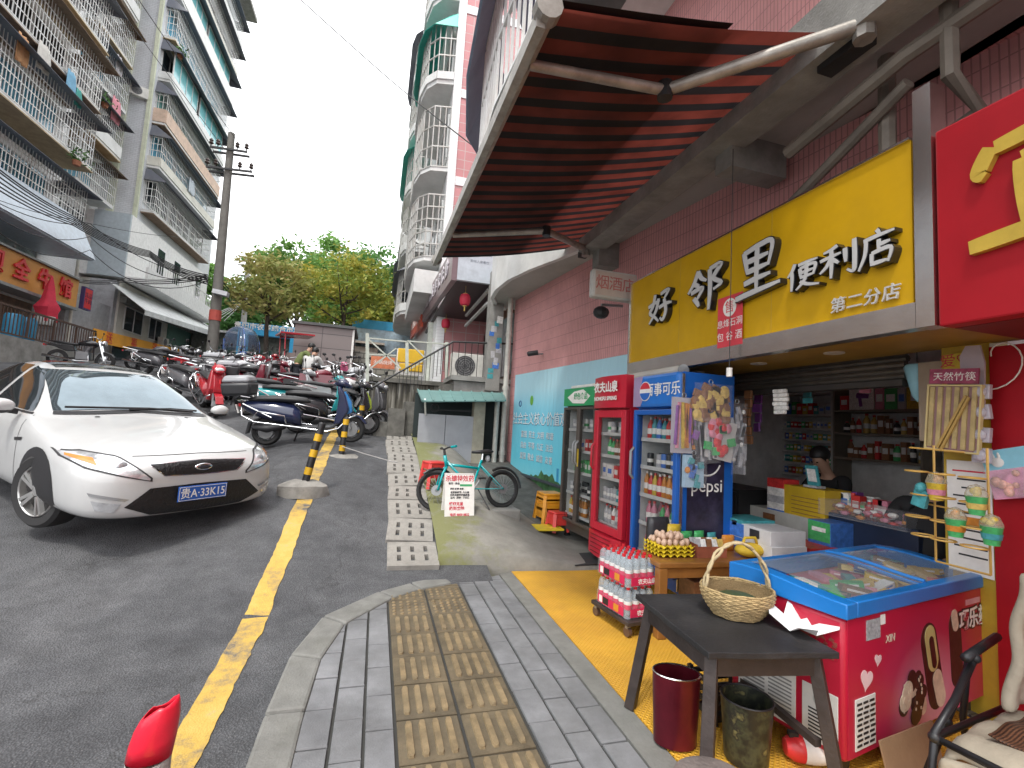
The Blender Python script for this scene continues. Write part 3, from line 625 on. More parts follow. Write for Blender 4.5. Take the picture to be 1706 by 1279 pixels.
# ---- right building with the shop
PINK = tiles('pink_wall_tile', (.70, .34, .335), (.74, .37, .365), (.46, .22, .22), .045, .19, .005, rot=(R(90), 0, R(90)), off=0, dirt=.3, dcol=(.2, .10, .095))
PINKS = tiles('pink_end_tile', (.50, .22, .23), (.54, .25, .26), (.50, .40, .38), .40, .30, .012, rot=(R(90), 0, 0), off=0, dirt=.3, dcol=(.28, .16, .16))
SOFF = mat('soffit_plaster', (.44, .43, .40), .9, dirt=.55, dcol=(.17, .16, .14), scale=.9)
def wx(y): return 3.15-.1255*(y-5)       # street face of the pink wall
Rb = thing('apartment_building', 'pink tiled apartment building with rounded balconies above the convenience shop', 'building', (3.2, 5, 0))
b = MB(); b.prism([(wx(5), 5), (wx(9.35), 9.35), (wx(9.35)+.3, 9.35), (wx(5)+.3, 5)], -.2, 4.1, 'xy'); b.prism([(wx(1.5)+.12, -4), (wx(1.5)+.12, 1.4), (wx(5), 5), (7, 5), (7, -4)], 2.78, 4.1, 'xy'); b.build('wall', PINK, Rb)
b = MB(); b.prism([(3.5, -30), (3.5, 9.3), (9, 9.3), (9, -30)], 4.1, 16, 'xy'); b.prism([(3.65, -30), (3.65, -4), (9, -4), (9, -30)], -.5, 4.1, 'xy'); b.build('upper_wall', PINK, Rb)
b = MB(); b.b2((2.55, -4, 3.98), (2.85, 6.0, 4.35)); b.build('edge_beam', CONC, Rb)
# underside of the first-floor balcony; its far end is rounded
plan1 = [(3.6, -4), (2.7, -4), (2.7, 6.0), (2.5, 6.6), (2.28, 7.2), (2.1, 7.9), (2.05, 8.6), (2.1, 9.2), (2.3, 9.75), (2.6, 10.1), (3.6, 10.2)]
b = MB(); b.prism(plan1, 4.1, 4.4, 'xy'); b.build('balcony_slab', SOFF, Rb)
curve = plan1[2:10]
b = MB()
for (ax, ay), (c_, d) in zip(curve[:-1], curve[1:]): b.add([(ax-.03, ay, 4.05), (c_-.03, d, 4.05), (c_-.03, d, 4.95), (ax-.03, ay, 4.95)], [(0, 1, 2, 3)])
b.build('parapet', WHITE, Rb, thick=.08)
b = MB(); b.prism([(2.75, 5.75), (3.3, 5.75), (3.3, 5.95), (2.75, 5.95)], 3.75, 4.1, 'xy'); b.build('beam', CONC, Rb); b = MB(); b.prism([(2.72, 3.2), (3.3, 3.2), (3.3, 3.4), (2.72, 3.4)], 3.8, 4.1, 'xy'); b.build('beam', CONC, Rb)
# caged balcony over the awning
plan2 = [(1.5, -3), (1.15, -3), (1.05, 1), (.98, 3.2), (.92, 4.5), (.98, 5.6), (1.2, 6.5), (1.5, 7.0), (1.5, 6.99)]
balcony(Rb, plan2, 4.75, 1.5, step=.16, awn=None, slab=CONC, bw=.026, hstep=.75)
b = MB(); pl = plan2[1:]; n = len(pl)
vs = [(p[0]-.22 if i < 7 else p[0]-.1, p[1]+(.35 if i > 4 else 0), 5.85) for i, p in enumerate(pl)]+[(p[0]+.12, p[1]*.96, 6.6) for p in pl]
b.add(vs, [(i, i+1, n+i+1, n+i) for i in range(n-1)]); b.build('awning', AWN_S, Rb, thick=.03)
balcony(Rb, [(3.5, -3), (2.1, -3), (2.0, 6.6), (2.2, 7.5), (2.6, 8.2), (3.5, 8.4)], 7.6, 1.7, step=.2, awn=AWN_S, out=.4, drop=.3, slab=WHITE)
# pipes under the soffit
b = MB(); b.tube([(2.95, 1.2, 3.9), (2.95, 1.75, 3.9), (2.9, 1.95, 3.86), (2.9, 2.8, 3.72)], .05, 8); b.tube([(2.95, 1.75, 4.1), (2.95, 1.75, 3.6), (3.2, 1.75, 3.45), (3.35, 2.6, 3.35)], .045, 8); b.tube([(3.1, 2.2, 4.1), (3.1, 2.2, 3.4)], .05, 8); b.tube([(3.0, 2.0, 3.75), (3.1, 3.0, 3.4)], .04, 8); b.build('drain_pipe', mat('grimy_pipe', (.20, .17, .14), .6, dirt=.5), Rb, smooth=True)
rebase(Rb, [])
t = thing('drain_pipe', 'pale plastic downpipe at the far corner of the pink wall', 'pipe', (wx(9.2)-.16, 9.2, 0))
b = MB(); b.cyl((0, 0, 0), (0, 0, 4.1), .055, n=10); b.build('pipe', mat('pale_pipe', (.55, .53, .48), .5, dirt=.4), t, smooth=True)
b = MB(); [b.cyl((0, 0, z), (0, 0, z+.07), .068, n=10) for z in (.9, 2.2, 3.3)]; b.build('coupling', mat('pale_pipe', (.55, .53, .48)), t)
t = thing('drain_pipe', 'thinner grey downpipe in front of the shed corner beside the pale pipe', 'pipe', (wx(9.2)-.33, 9.15, 0)); b = MB(); b.cyl((0, 0, 0), (0, 0, 2.05), .05, n=10); b.build('pipe', mat('pale_pipe', (.55, .53, .48)), t, smooth=True)
# ---- blue public-notice mural on the pink wall
ang = math.atan(.1255)
MUR = thing('mural_banner', 'large blue wall banner with white slogan characters, skyline and green hills', 'banner', (wx(7.1)-.02, 7.1, 0), ang)
def murm():
    m = bpy.data.materials.new('mural_print'); m.use_nodes = True; N, L = nodes(m); b = N['Principled BSDF']; b.inputs['Roughness'].default_value = .45
    tc = N.new('ShaderNodeTexCoord'); sx = N.new('ShaderNodeSeparateXYZ'); L.new(tc.outputs['Object'], sx.inputs[0])
    mp = N.new('ShaderNodeMapRange'); mp.inputs[1].default_value = .2; mp.inputs[2].default_value = 2.2; L.new(sx.outputs[2], mp.inputs[0])
    L.new(ramp(N, L, mp.outputs[0], [(.0, (.34, .76, .82)), (.35, (.15, .66, .82)), (.75, (.20, .62, .80)), (1, (.42, .68, .78))]), b.inputs['Base Color'])
    n = N.new('ShaderNodeTexNoise'); n.inputs['Scale'].default_value = 2.5; mpp = N.new('ShaderNodeMapping'); mpp.inputs['Scale'].default_value = (1, 5, .7); L.new(tc.outputs['Object'], mpp.inputs[0]); L.new(mpp.outputs[0], n.inputs['Vector'])
    bp = N.new('ShaderNodeBump'); bp.inputs['Strength'].default_value = .35; bp.inputs['Distance'].default_value = .05; L.new(n.outputs[0], bp.inputs['Height']); L.new(bp.outputs[0], b.inputs['Normal']); return m
# local frame: -X faces the street, +Y runs up the street
MU0, MU1, MZ1 = -2.1, 1.95, 2.5
b = MB(); b.b2((-.02, MU0, .12), (0, MU1, MZ1)); b.build('sheet', murm(), MUR)
hill = [(MU0, .13)]+[(MU0+.1*i, .62+.10*math.sin(i*.31)+.03*math.sin(i*1.7)+.03*math.sin(i*3.1)) for i in range(42)]+[(MU1, .13)]
b = MB(); b.prism(hill[::-1], -.024, -.021, 'yz'); b.build('tree_line', mat('printed_green', (.06, .16, .06), .5, var=.6, scale=7), MUR)
hill2 = [(MU0, .13)]+[(MU0+.1*i, .34+.14*math.sin(.4+i*.13)) for i in range(42)]+[(MU1, .13)]
b = MB(); b.prism(hill2[::-1], -.028, -.0245, 'yz'); b.build('meadow', mat('printed_meadow', (.25, .48, .15), .5, var=.5, scale=4), MUR)
for y, wd, z in ((-.62, .2, 1.0), (-.42, .13, 1.5), (-.9, .16, 1.38), (-1.1, .2, .98), (.02, .07, .85), (-1.6, .25, 1.25)):
    b = MB(); b.b2((-.0235, y-wd/2, .5), (-.0205, y+wd/2, z)); b.build('tower', mat('printed_tower', (.05, .34, .60), .5, var=.3), MUR)
MW = mat('printed_white', (.80, .84, .85), .5)
MSH = mat('printed_navy', (.05, .16, .32), .5)
def mtxt(s, size, y, z, sx=1, shadow=True):
    if shadow: txt(s, size, .001, MSH, MUR, (-.0225, y+.008, z-.008), FACE_W, sx=sx, bold=.004 if size > .2 else 0)
    txt(s, size, .001, MW, MUR, (-.0275, y, z), FACE_W, sx=sx)
mtxt('社会主义核心价值观', .24, .86, 1.62)
mtxt('富强  民主  文明  和谐', .135, .86, 1.34)
mtxt('自由  平等  公正  法治', .135, .86, 1.14)
mtxt('爱国  敬业  诚信  友善', .135, .86, .94)
b = MB(); b.sph((0, 1.12, 1.97), .07, sc=(.04, 1, 1.3)); b.build('leaf_emblem', mat('printed_leaf', (.15, .42, .06), .5), MUR, loc=(-.026, 0, 0))
b = MB(); b.ring((0, 1.62, 1.92), .05, .012, 'x', 16, 4); b.build('ring_emblem', MSH, MUR, loc=(-.024, 0, 0))
b = MB(); b.bar((-.05, MU0, .55), (-.05, MU1, .62), .05, .04); [b.bar((0, y, .58), (-.05, y, .58), .03) for y in (-1.5, 0, 1.5)]; b.build('rail', mat('dull_rail', (.06, .07, .08), .5), MUR)
# security camera and light on the pink wall
t = thing('security_camera', 'small black camera on a bracket high on the pink wall', 'camera', (wx(7.9)-.02, 7.9, 2.75))
b = MB(); b.bar((0, 0, .05), (-.16, 0, .02), .025); b.build('bracket', GREY, t); b = MB(); b.cyl((-.26, .06, .03), (-.10, -.02, .06), .045, n=10); b.build('body', BLK, t); b = MB(); b.cyl((-.27, .065, .028), (-.262, .06, .03), .035, n=10); b.build('lens', BLKG, t)
t = thing('security_camera', 'dark camera hanging on wires between the box sign and the awning end', 'camera', (2.62, 5.35, 2.98))
b = MB(); b.bar((0.3, 0, .12), (0, 0, .1), .03); b.build('bracket', GREY, t); b = MB(); b.sph((0, 0, 0), .09, sc=(1.2, 1, .9)); b.build('body', BLK, t)
# ---- retractable striped awning
AF0, AF1 = Vector((.70, 2.22, 3.70)), Vector((.66, 6.75, 3.83)); AB0, AB1 = Vector((2.66, 2.2, 4.12)), Vector((2.66, 6.35, 4.16))
def stripes():
    m = bpy.data.materials.new('striped_awning_cloth'); m.use_nodes = True; N, L = nodes(m); b = N['Principled BSDF']; b.inputs['Roughness'].default_value = .85
    tc = N.new('ShaderNodeTexCoord'); sx = N.new('ShaderNodeSeparateXYZ'); L.new(tc.outputs['UV'], sx.inputs[0])
    mu = N.new('ShaderNodeMath'); mu.operation = 'MULTIPLY'; mu.inputs[1].default_value = 21; L.new(sx.outputs[1], mu.inputs[0])
    fr = N.new('ShaderNodeMath'); fr.operation = 'FRACT'; L.new(mu.outputs[0], fr.inputs[0])
    c = ramp(N, L, fr.outputs[0], [(0, (.21, .048, .036)), (.56, (.028, .025, .028)), (.96, (.028, .025, .028))], 'CONSTANT')
    n = N.new('ShaderNodeTexNoise'); n.inputs['Scale'].default_value = 3; n.inputs['Detail'].default_value = 8; L.new(tc.outputs['Object'], n.inputs['Vector'])
    g = ramp(N, L, n.outputs[0], [(.35, (.6, .6, .6)), (.65, (1.1, 1.05, 1.05))])
    mm = N.new('ShaderNodeMix'); mm.data_type = 'RGBA'; mm.blend_type = 'MULTIPLY'; mm.inputs[0].default_value = 1; L.new(c, mm.inputs[6]); L.new(g, mm.inputs[7])
    L.new(mm.outputs[2], b.inputs['Base Color'])
    tr = N.new('ShaderNodeBsdfTranslucent'); L.new(mm.outputs[2], tr.inputs[0]); ms = N.new('ShaderNodeMixShader'); ms.inputs[0].default_value = .4
    L.new(b.outputs[0], ms.inputs[1]); L.new(tr.outputs[0], ms.inputs[2]); L.new(ms.outputs[0], N['Material Output'].inputs[0]); return m
AW = thing('shop_awning', 'large retractable red and black striped fabric awning with folding arms over the shop', 'awning', (2.7, 4, 4.1))
o0 = AW.location
b = MB(); us = [i/20 for i in range(21)]; vs_ = [i/68 for i in range(69)]
def aw(u, v):
    p = (AF0.lerp(AF1, v)).lerp(AB0.lerp(AB1, v), u); p = p-o0; sag = -.045*math.sin(math.pi*u)-.012*math.sin(v*21*2*math.pi)*math.sin(math.pi*min(1, u*1.2)); return (p.x, p.y, p.z+sag+.03)
b.grid(aw, us, vs_); fab = b.build('fabric', stripes(), AW, smooth='all')
uvl = fab.data.uv_layers.new(name='UVMap'); nu = len(us)
for lp in fab.data.loops: uvl.data[lp.index].uv = (us[lp.vertex_index % nu], vs_[lp.vertex_index//nu])
SHADE = mat('dark_shade_sheet', (.02, .018, .02), .8, var=.4, scale=4)  # dark sheet added over the fabric's front half to give its sharp shadow
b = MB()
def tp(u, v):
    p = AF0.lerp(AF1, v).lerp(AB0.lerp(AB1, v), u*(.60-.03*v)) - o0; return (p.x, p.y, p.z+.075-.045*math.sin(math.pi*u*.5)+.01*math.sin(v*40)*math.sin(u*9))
b.grid(tp, [i/10 for i in range(11)], [i/60 for i in range(61)]); b.build('shade_sheet', SHADE, AW, smooth='all')
ALU = mat('weathered_aluminium', (.40, .38, .35), .5, .5, var=.25, scale=8, dirt=.55, dcol=(.14, .12, .10))
b = MB(); b.cyl(AF0-o0, AF1-o0, .055, n=10); d_ = (AF1-AF0).normalized(); b.cyl(AF0-o0-d_*.05, AF0-o0+d_*.03, .075, n=12); b.cyl(AF1-o0-d_*.03, AF1-o0+d_*.05, .075, n=12); b.bar(AF0-o0+Vector((-.03, 0, -.05)), AF1-o0+Vector((-.03, 0, -.05)), .05, .10); b.build('front_bar', ALU, AW)
b = MB(); b.cyl(AB0-o0+Vector((.05, -.2, .02)), AB1-o0+Vector((.05, .2, .02)), .06, n=10); b.build('roller', ALU, AW)
for nm, wl, el, fr_ in (('arm', at(1440, 40, X=2.62), at(1108, 150, Z=3.78), at(880, 135, X=.72)), ('arm', Vector((2.62, 5.9, 4.0)), Vector((1.75, 5.1, 3.8)), Vector((.72, 5.6, 3.74)))):
    fr_ = Vector((.72, fr_.y, AF0.lerp(AF1, (fr_.y-AF0.y)/(AF1.y-AF0.y)).z-.03))
    b = MB(); b.cyl(wl-o0, el-o0, .045, .04, 10); b.cyl(wl-o0+Vector((0, 0, .1)), wl-o0-Vector((0, 0, .1)), .06, n=8); a_ = b.build(nm, ALU, AW, smooth=True)
    b = MB(); b.cyl(el-o0, fr_-o0, .036, .032, 10); b.build('forearm', ALU, a_, smooth=True)
    b = MB(); b.cyl(el-o0+Vector((0, 0, .05)), el-o0-Vector((0, 0, .06)), .05, n=10); b.build('elbow', BLK, a_)
b = MB(); b.box((-.02, -1.85, -.02), (.12, .3, .3)); b.build('wall_bracket', IRON, AW); b = MB(); b.box((-.02, 2.1, -.02), (.12, .16, .22)); b.build('wall_bracket', IRON, AW)
# ================================================================ SHOP FRONT
YEL = mat('yellow_sign_panel', (.54, .31, .004), .5, spec=.25, var=.12, scale=1.6, dirt=.3, dcol=(.36, .22, .03), bump=.25, bscale=2.5)
SILV = mat('silver_face', (.62, .62, .62), .4, .3, var=.06)
SY0, SY1, SX = 1.80, 4.74, 2.70
SG = thing('shop_sign', 'big yellow shop sign with silver brush characters in a stainless frame', 'sign', (SX, 3.25, 2.14))
def sl_(x, y, z): return (x-SX, y-3.25, z-2.14)
b = MB(); b.b2(sl_(2.71, SY0, 2.27), sl_(2.78, SY1, 3.19)); b.build('panel', YEL, SG)
b = MB(); b.b2(sl_(2.69, SY0-.02, 2.13), sl_(2.78, SY1+.03, 2.27)); b.b2(sl_(2.69, SY0-.11, 2.13), sl_(2.80, SY0-.022, 3.45)); b.b2(sl_(2.69, SY1+.002, 2.272), sl_(2.78, SY1+.035, 3.19)); b.b2(sl_(2.692, SY0, 3.19), sl_(2.78, SY1, 3.205)); b.build('frame', STEEL, SG)
b = MB(); b.b2(sl_(2.80, SY1-.01, 2.3), sl_(3.2, SY1+.02, 3.19)); b.build('side_panel', STEEL, SG)
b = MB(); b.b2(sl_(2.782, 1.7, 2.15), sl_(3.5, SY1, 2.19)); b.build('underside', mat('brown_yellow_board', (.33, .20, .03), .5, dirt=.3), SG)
for y in (2.6, 3.3, 4.1): b = MB(); b.cyl(sl_(3.12, y, 2.143), sl_(3.12, y, 2.15), .065, n=16); b.build('downlight', mat('downlight_white', (.55, .53, .48), .4), SG)
b = MB(); b.b2(sl_(2.7085, 2.75, 2.272), sl_(2.7125, 2.754, 3.188)); b.build('seam', mat('seam_dark', (.38, .25, .03), .6), SG); b = MB(); b.b2(sl_(2.7085, 3.85, 2.272), sl_(2.7125, 3.854, 3.188)); b.build('seam', mat('seam_dark', (.38, .25, .03), .6), SG)
BR = {
'好': [[(.30, .95), (.22, .6), (.08, .38), (.3, .2), (.48, .02)], [(.46, .78), (.36, .4), (.05, .02)], [(0, .60), (.25, .66), (.52, .70)], [(.56, .9), (.9, .95), (.72, .70)], [(.72, .70), (.8, .3), (.68, .03), (.55, .12)], [(.5, .46), (.8, .52), (1.04, .5)]],
'邻': [[(.32, 1.0), (.2, .72), (0, .48)], [(.32, .98), (.42, .78), (.58, .66)], [(.22, .66), (.36, .58)], [(.1, .46), (.46, .5), (.28, .22)], [(.2, .3), (.30, .16), (.36, .04)], [(.68, .92), (.70, .4), (.66, -.12)], [(.68, .92), (1.0, .94), (.8, .66), (1.02, .46), (.8, .36)]],
'里': [[(.14, .98), (.2, .72), (.24, .5)], [(.14, .95), (.6, 1.02), (.9, .98), (.8, .52)], [(.2, .74), (.8, .77)], [(.22, .52), (.8, .55)], [(.52, .98), (.5, .5), (.5, .06)], [(.16, .28), (.5, .32), (.86, .34)], [(-.08, .0), (.4, .05), (1.1, .10)]],
'便': [[(.24, 1), (.14, .75), (-.02, .56)], [(.13, .72), (.14, .4), (.12, -.02)], [(.36, .90), (.7, .93), (1, .94)], [(.42, .76), (.46, .38)], [(.42, .75), (.92, .79), (.87, .4)], [(.44, .57), (.88, .6)], [(.44, .4), (.88, .42)], [(.66, .92), (.6, .3), (.3, -.03)], [(.44, .25), (.7, .08), (1.06, -.02)]],
'利': [[(.48, 1), (.3, .92), (.08, .88)], [(-.02, .64), (.3, .69), (.58, .72)], [(.31, .92), (.32, .5), (.30, -.04)], [(.3, .64), (.18, .4), (-.02, .22)], [(.33, .6), (.52, .40)], [(.70, .82), (.72, .36)], [(.95, 1.02), (.96, .4), (.93, .0), (.76, .1)]],
'店': [[(.48, 1.05), (.58, .9)], [(.08, .82), (.5, .86), (1.0, .88)], [(.16, .82), (.12, .4), (-.08, -.02)], [(.55, .74), (.55, .4)], [(.56, .58), (.88, .61)], [(.34, .38), (.33, .02)], [(.34, .38), (.9, .41), (.82, .02)], [(.35, .07), (.8, .08)]],
}
def brush(b, pts, wid, size, mapf, t0, t1, grow=0):
    P = [Vector((p[0], p[1], 0)) for p in pts]; Q = []
    for i in range(len(P)-1):
        a, p, q, c = P[max(0, i-1)], P[i], P[i+1], P[min(len(P)-1, i+2)]
        for k in range(6):
            t = k/6; Q.append(.5*((2*p)+(q-a)*t+(2*a-5*p+4*q-c)*t*t+(3*p-a-3*q+c)*t**3))
    Q.append(P[-1]); n = len(Q); lf, rt = [], []
    for i, p in enumerate(Q):
        d = (Q[min(n-1, i+1)]-Q[max(0, i-1)]).normalized(); nn = Vector((-d.y, d.x, 0)); t = i/(n-1)
        wv = wid*(.62+.55*math.sin(math.pi*min(1, .18+t*.9))**.7*(1-.35*t))/2+grow
        e = d*(grow if i == n-1 else -grow if i == 0 else 0)
        lf.append(p+nn*wv+e); rt.append(p-nn*wv+e)
    k = len(lf); A_ = [mapf(p.x*size, p.y*size, t1) for p in lf]+[mapf(p.x*size, p.y*size, t1) for p in rt]; B_ = [mapf(p.x*size, p.y*size, t0) for p in lf]+[mapf(p.x*size, p.y*size, t0) for p in rt]
    fs = []
    for i in range(k-1):
        fs += [(i, i+1, k+i+1, k+i), (2*k+i, 2*k+k+i, 2*k+k+i+1, 2*k+i+1), (i, 2*k+i, 2*k+i+1, i+1), (k+i, k+i+1, 3*k+i+1, 3*k+i)]
    fs += [(0, k, 3*k, 2*k), (k-1, 3*k-1, 4*k-1, 2*k-1)]
    b.add(A_+B_, fs)
for ch, px0, py1, px1, py0, hgt in (('好', 1082, 545, 1128, 478, .31), ('邻', 1148, 520, 1212, 440, .34), ('里', 1238, 500, 1300, 402, .36), ('便', 1318, 486, 1374, 432, .18), ('利', 1376, 465, 1436, 405, .19), ('店', 1444, 450, 1500, 380, .20)):
    c = at((px0+px1)/2, (py0+py1)/2, X=SX); lw = abs(at(px0, (py0+py1)/2, X=SX).y-at(px1, (py0+py1)/2, X=SX).y)
    sxx = min(1.25, max(.7, lw/hgt))
    mf = lambda u, v, t: (-t, c.y-3.25-(u-hgt*.5)*sxx, c.z-2.14+(v-hgt*.5)+.06*u*0)
    b = MB(); f = MB()
    for i, st in enumerate(BR[ch]):
        brush(b, st, .118, hgt, mf, -.012, .045+.0004*i, grow=.018); brush(f, st, .108, hgt, mf, .046+.0004*i, .049+.0006*i)
    o = b.build('character', BLKG, SG); f.build('character_face', SILV, o)
c = at(1440, 500, X=SX); txt('第二分店', .10, .006, SILV, SG, (-.012, c.y-3.25, c.z-2.14), FACE_W, bold=.0008, shear=.1, spacing=1.1)
b = MB(); c = at(1216, 534, X=2.69); b.b2((-.003, -.14, -.21), (0, .14, .21)); pr = b.build('poster', mat('poster_red', (.62, .05, .07), .5), loc=c); tag(pr, 'small red paper poster with white characters taped to the yellow sign', 'poster')
PWH = mat('paper_white', (.78, .76, .73), .7)
b = MB(); b.cyl((-.004, 0, .11), (-.0055, 0, .11), .075, n=20); b.build('disc', PWH, pr)
txt('售', .11, .0004, mat('poster_red', 0), pr, (-.0065, 0, .11), FACE_W); txt('息烽石洞', .072, .0004, PWH, pr, (-.0045, 0, -.02), FACE_W); txt('包 谷 酒', .08, .0004, PWH, pr, (-.0045, 0, -.13), FACE_W)
# box sign at right angles to the facade
c0, c1 = at(984, 476, Y=4.95), at(1058, 478, Y=4.95)
t = thing('box_sign', 'small faded white light box sign with red characters beside the yellow sign', 'sign', (c1.x, 4.95, (c0.z+c1.z)/2)); wd = c1.x-c0.x
b = MB(); b.box((-wd/2, 0, 0), (wd, .12, .34)); b.build('case', mat('dingy_case', (.50, .49, .46), .5, dirt=.3), t, bevel=.03)
b = MB(); b.box((-wd/2, -.061, 0), (wd-.06, .006, .28)); b.build('face', mat('faded_face', (.50, .42, .37), .4, var=.15), t)
for i, ch in enumerate('烟酒店'): txt(ch, .18, .001, mat('faded_red', (.45, .13, .12) if i == 0 else (.46, .2, .17), .5), t, (-wd+.12+i*(wd-.24)/2, -.0655, 0), FACE_S)
b = MB(); b.bar((0, 0, .08), (.12, 0, .08), .03); b.bar((0, 0, -.08), (.12, 0, -.08), .03); b.build('bracket', GREY, t)
# pull cord
c = at(1215, 620, X=2.64); t = thing('pull_cord', 'thin pull cord with a white knob hanging in front of the yellow sign', 'cord', c)
b = MB(); b.cyl((0, 0, -.035), (0, 0, .035), .022, n=10); b.build('knob', PWH, t); b = MB(); b.tube([(0, 0, .035), (0, 0, 1.85)], .004, 4); b.build('string', CABLE, t)
# red neighbour's sign, wall and yellow pillar
REDW = mat('red_wall_panel', (.36, .008, .016), .5, spec=.25, var=.14, scale=1.6, dirt=.25, dcol=(.24, .012, .018), bump=.25, bscale=2.2)
t = thing('shop_sign', 'big red sign of the next shop with a cut off golden character', 'sign', (SX, 1.68, 2.1))
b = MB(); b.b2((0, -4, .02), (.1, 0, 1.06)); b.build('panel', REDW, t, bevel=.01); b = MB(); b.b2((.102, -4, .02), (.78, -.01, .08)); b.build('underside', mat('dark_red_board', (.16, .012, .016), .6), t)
GOLD = mat('gold_letter', (.58, .40, .06), .35, .2)
c = at(1772, 262, X=SX)
YI = [[(.48, 1.10), (.54, .93)], [(.07, .84), (-.02, .66), (.02, .60)], [(.10, .82), (.5, .86), (1.0, .90), (.90, .70)], [(.28, .64), (.30, .10)], [(.28, .64), (.74, .68), (.72, .12)], [(.30, .46), (.7, .48)], [(.30, .28), (.7, .30)], [(-.10, .02), (.45, .07), (1.1, .12)]]
b = MB()
for i, st_ in enumerate(YI): brush(b, st_, .12, .56, lambda u, v, t_: (-t_, c.y-1.68-(u-.28)*.95, c.z-2.1+v-.30), -.004, .03+.0006*i)
b.build('character', GOLD, t)
b = MB(); b.b2((3.45, -4, -.1), (3.6, 1.89, 2.12)); b.build('red_wall', REDW); o = bpy.data.objects['red_wall']; tag(o, 'plain red wall below the next shop sign', 'wall')
YP = mat('yellow_pillar_paint', (.50, .33, .03), .5, dirt=.2)
b = MB(); b.b2((3.46, 1.891, -.1), (3.62, 2.14, 2.18)); o = b.build('pillar', YP); tag(o, 'narrow yellow painted pillar between the shop opening and the red wall', 'pillar')
# roller shutter
t = thing('roller_shutter', 'grimy rolled up metal shutter under the yellow sign', 'shutter', (3.5, 3.7, 1.98))
b = MB()
for i in range(6): b.cyl((.03+.02*(i % 2), -1.3, .02+.042*i), (.03+.02*(i % 2), 1.5, .02+.042*i), .024, n=8)
b.build('slat', mat('grimy_steel', (.16, .145, .125), .45, .6, dirt=.5), t); b = MB(); b.b2((-.01, -1.3, -.05), (.09, 1.5, -.005)); b.build('bottom_rail', mat('dark_steel', (.07, .065, .06), .5, .5), t)
t = thing('roller_blind', 'pale rolled tarpaulin tube fixed above the blue fridge', 'tarpaulin', (2.62, 4.3, 2.08)); b = MB(); b.cyl((0, -.65, 0), (0, .75, 0), .05, n=12); b.build('roll', mat('pale_tarp', (.48, .46, .42), .5, dirt=.3), t); b = MB(); b.cyl((0, -.665, 0), (0, -.65, 0), .056, n=12); b.build('end_cap', GREY, t)
# shop room
IN = thing('shop_interior', 'dim white walled shop room behind the open front', 'shop room', (3.6, 4, 0))
def I(x, y, z): return (x-3.6, y-4, z)
IW = mat('shop_wall', (.84, .85, .85), .7, dirt=.2)
b = MB(); b.b2(I(6.6, 1.9, 0), I(6.7, 6.2, 2.9)); b.build('back_wall', IW, IN); b = MB(); b.b2(I(3.62, 6.1, 0), I(6.6, 6.2, 2.9)); b.b2(I(3.0, 5.0, 0), I(3.62, 5.12, 2.76)); b.build('left_wall', IW, IN); b = MB(); b.b2(I(3.64, 1.9, 0), I(6.6, 2.0, 2.9)); b.build('right_wall', IW, IN)
b = MB(); b.b2(I(3.5, 1.9, 2.9), I(6.7, 6.2, 3.0)); b.build('ceiling', IW, IN)
b = MB(); b.b2(I(3.4, 1.9, -.011), I(6.6, 6.1, -.001)); b.build('floor', tiles('shop_floor_tile', (.25, .22, .19), (.28, .25, .21), (.1, .09, .08), .5, .5, .006, off=0), IN)
def ext(p0, p1, X): return at(*p0, X=X), at(*p1, X=X)
PAL = {'red': (.58, .04, .04), 'gold': (.62, .44, .12), 'white': (.80, .79, .76), 'blue': (.06, .18, .55), 'green': (.07, .40, .13), 'brown': (.24, .11, .05), 'black': (.03, .03, .035), 'yellow': (.6, .42, .04), 'teal': (.06, .3, .33), 'orange': (.58, .22, .03), 'purple': (.24, .07, .32), 'pink': (.6, .22, .3), 'silver': (.45, .45, .47)}
def pm(c): return mat('pack_'+c, PAL[c], .4, var=.3, scale=25, bump=.02)
UB = {}
def unit(c, kind='box'):
    k = (c, kind)
    if k not in UB:
        b = MB()
        if kind == 'box':
            b.mi(0).box((0, 0, .5), (1, 1, 1)); b.mi(1).box((-.502, 0, .55), (.012, .7, .35)); b.mi(1).box((0, -.502, .55), (.7, .012, .35)); ms = [pm(c), pm('white' if c not in ('white', 'silver') else 'blue')]
        elif kind == 'bottle':
            b.mi(0).lathe([(0, 0), (.5, .01), (.5, .6), (.42, .7), (.2, .84), (.2, .92)], n=10); b.mi(1).lathe([(.51, .25), (.51, .5)], n=10); b.mi(2).lathe([(.23, .9), (.23, 1), (0, 1)], n=8); ms = [pm(c), pm('white' if c != 'white' else 'red'), pm('red' if c not in ('red', 'orange') else 'white')]
        elif kind == 'can':
            b.mi(0).lathe([(0, 0), (.45, .0), (.5, .05), (.5, .93), (.44, 1), (0, 1)], n=10); b.mi(1).lathe([(.505, .35), (.505, .6)], n=10); ms = [pm(c), pm('white' if c != 'white' else 'green')]
        me = bpy.data.meshes.new(kind); me.from_pydata(b.v, [], b.f); me.polygons.foreach_set('material_index', b.m)
        for m_ in ms: me.materials.append(m_)
        if kind != 'box': me.polygons.foreach_set('use_smooth', [True]*len(b.f))
        UB[k] = me
    return UB[k]
def good(c, kind, loc, size, name, label, cat, group, rz=0):
    o = bpy.data.objects.new(name, unit(c, kind)); COL.objects.link(o); o.location = loc; o.scale = size; o.rotation_euler.z = rz
    return tag(o, label, cat, group)
rg = random.Random(21)
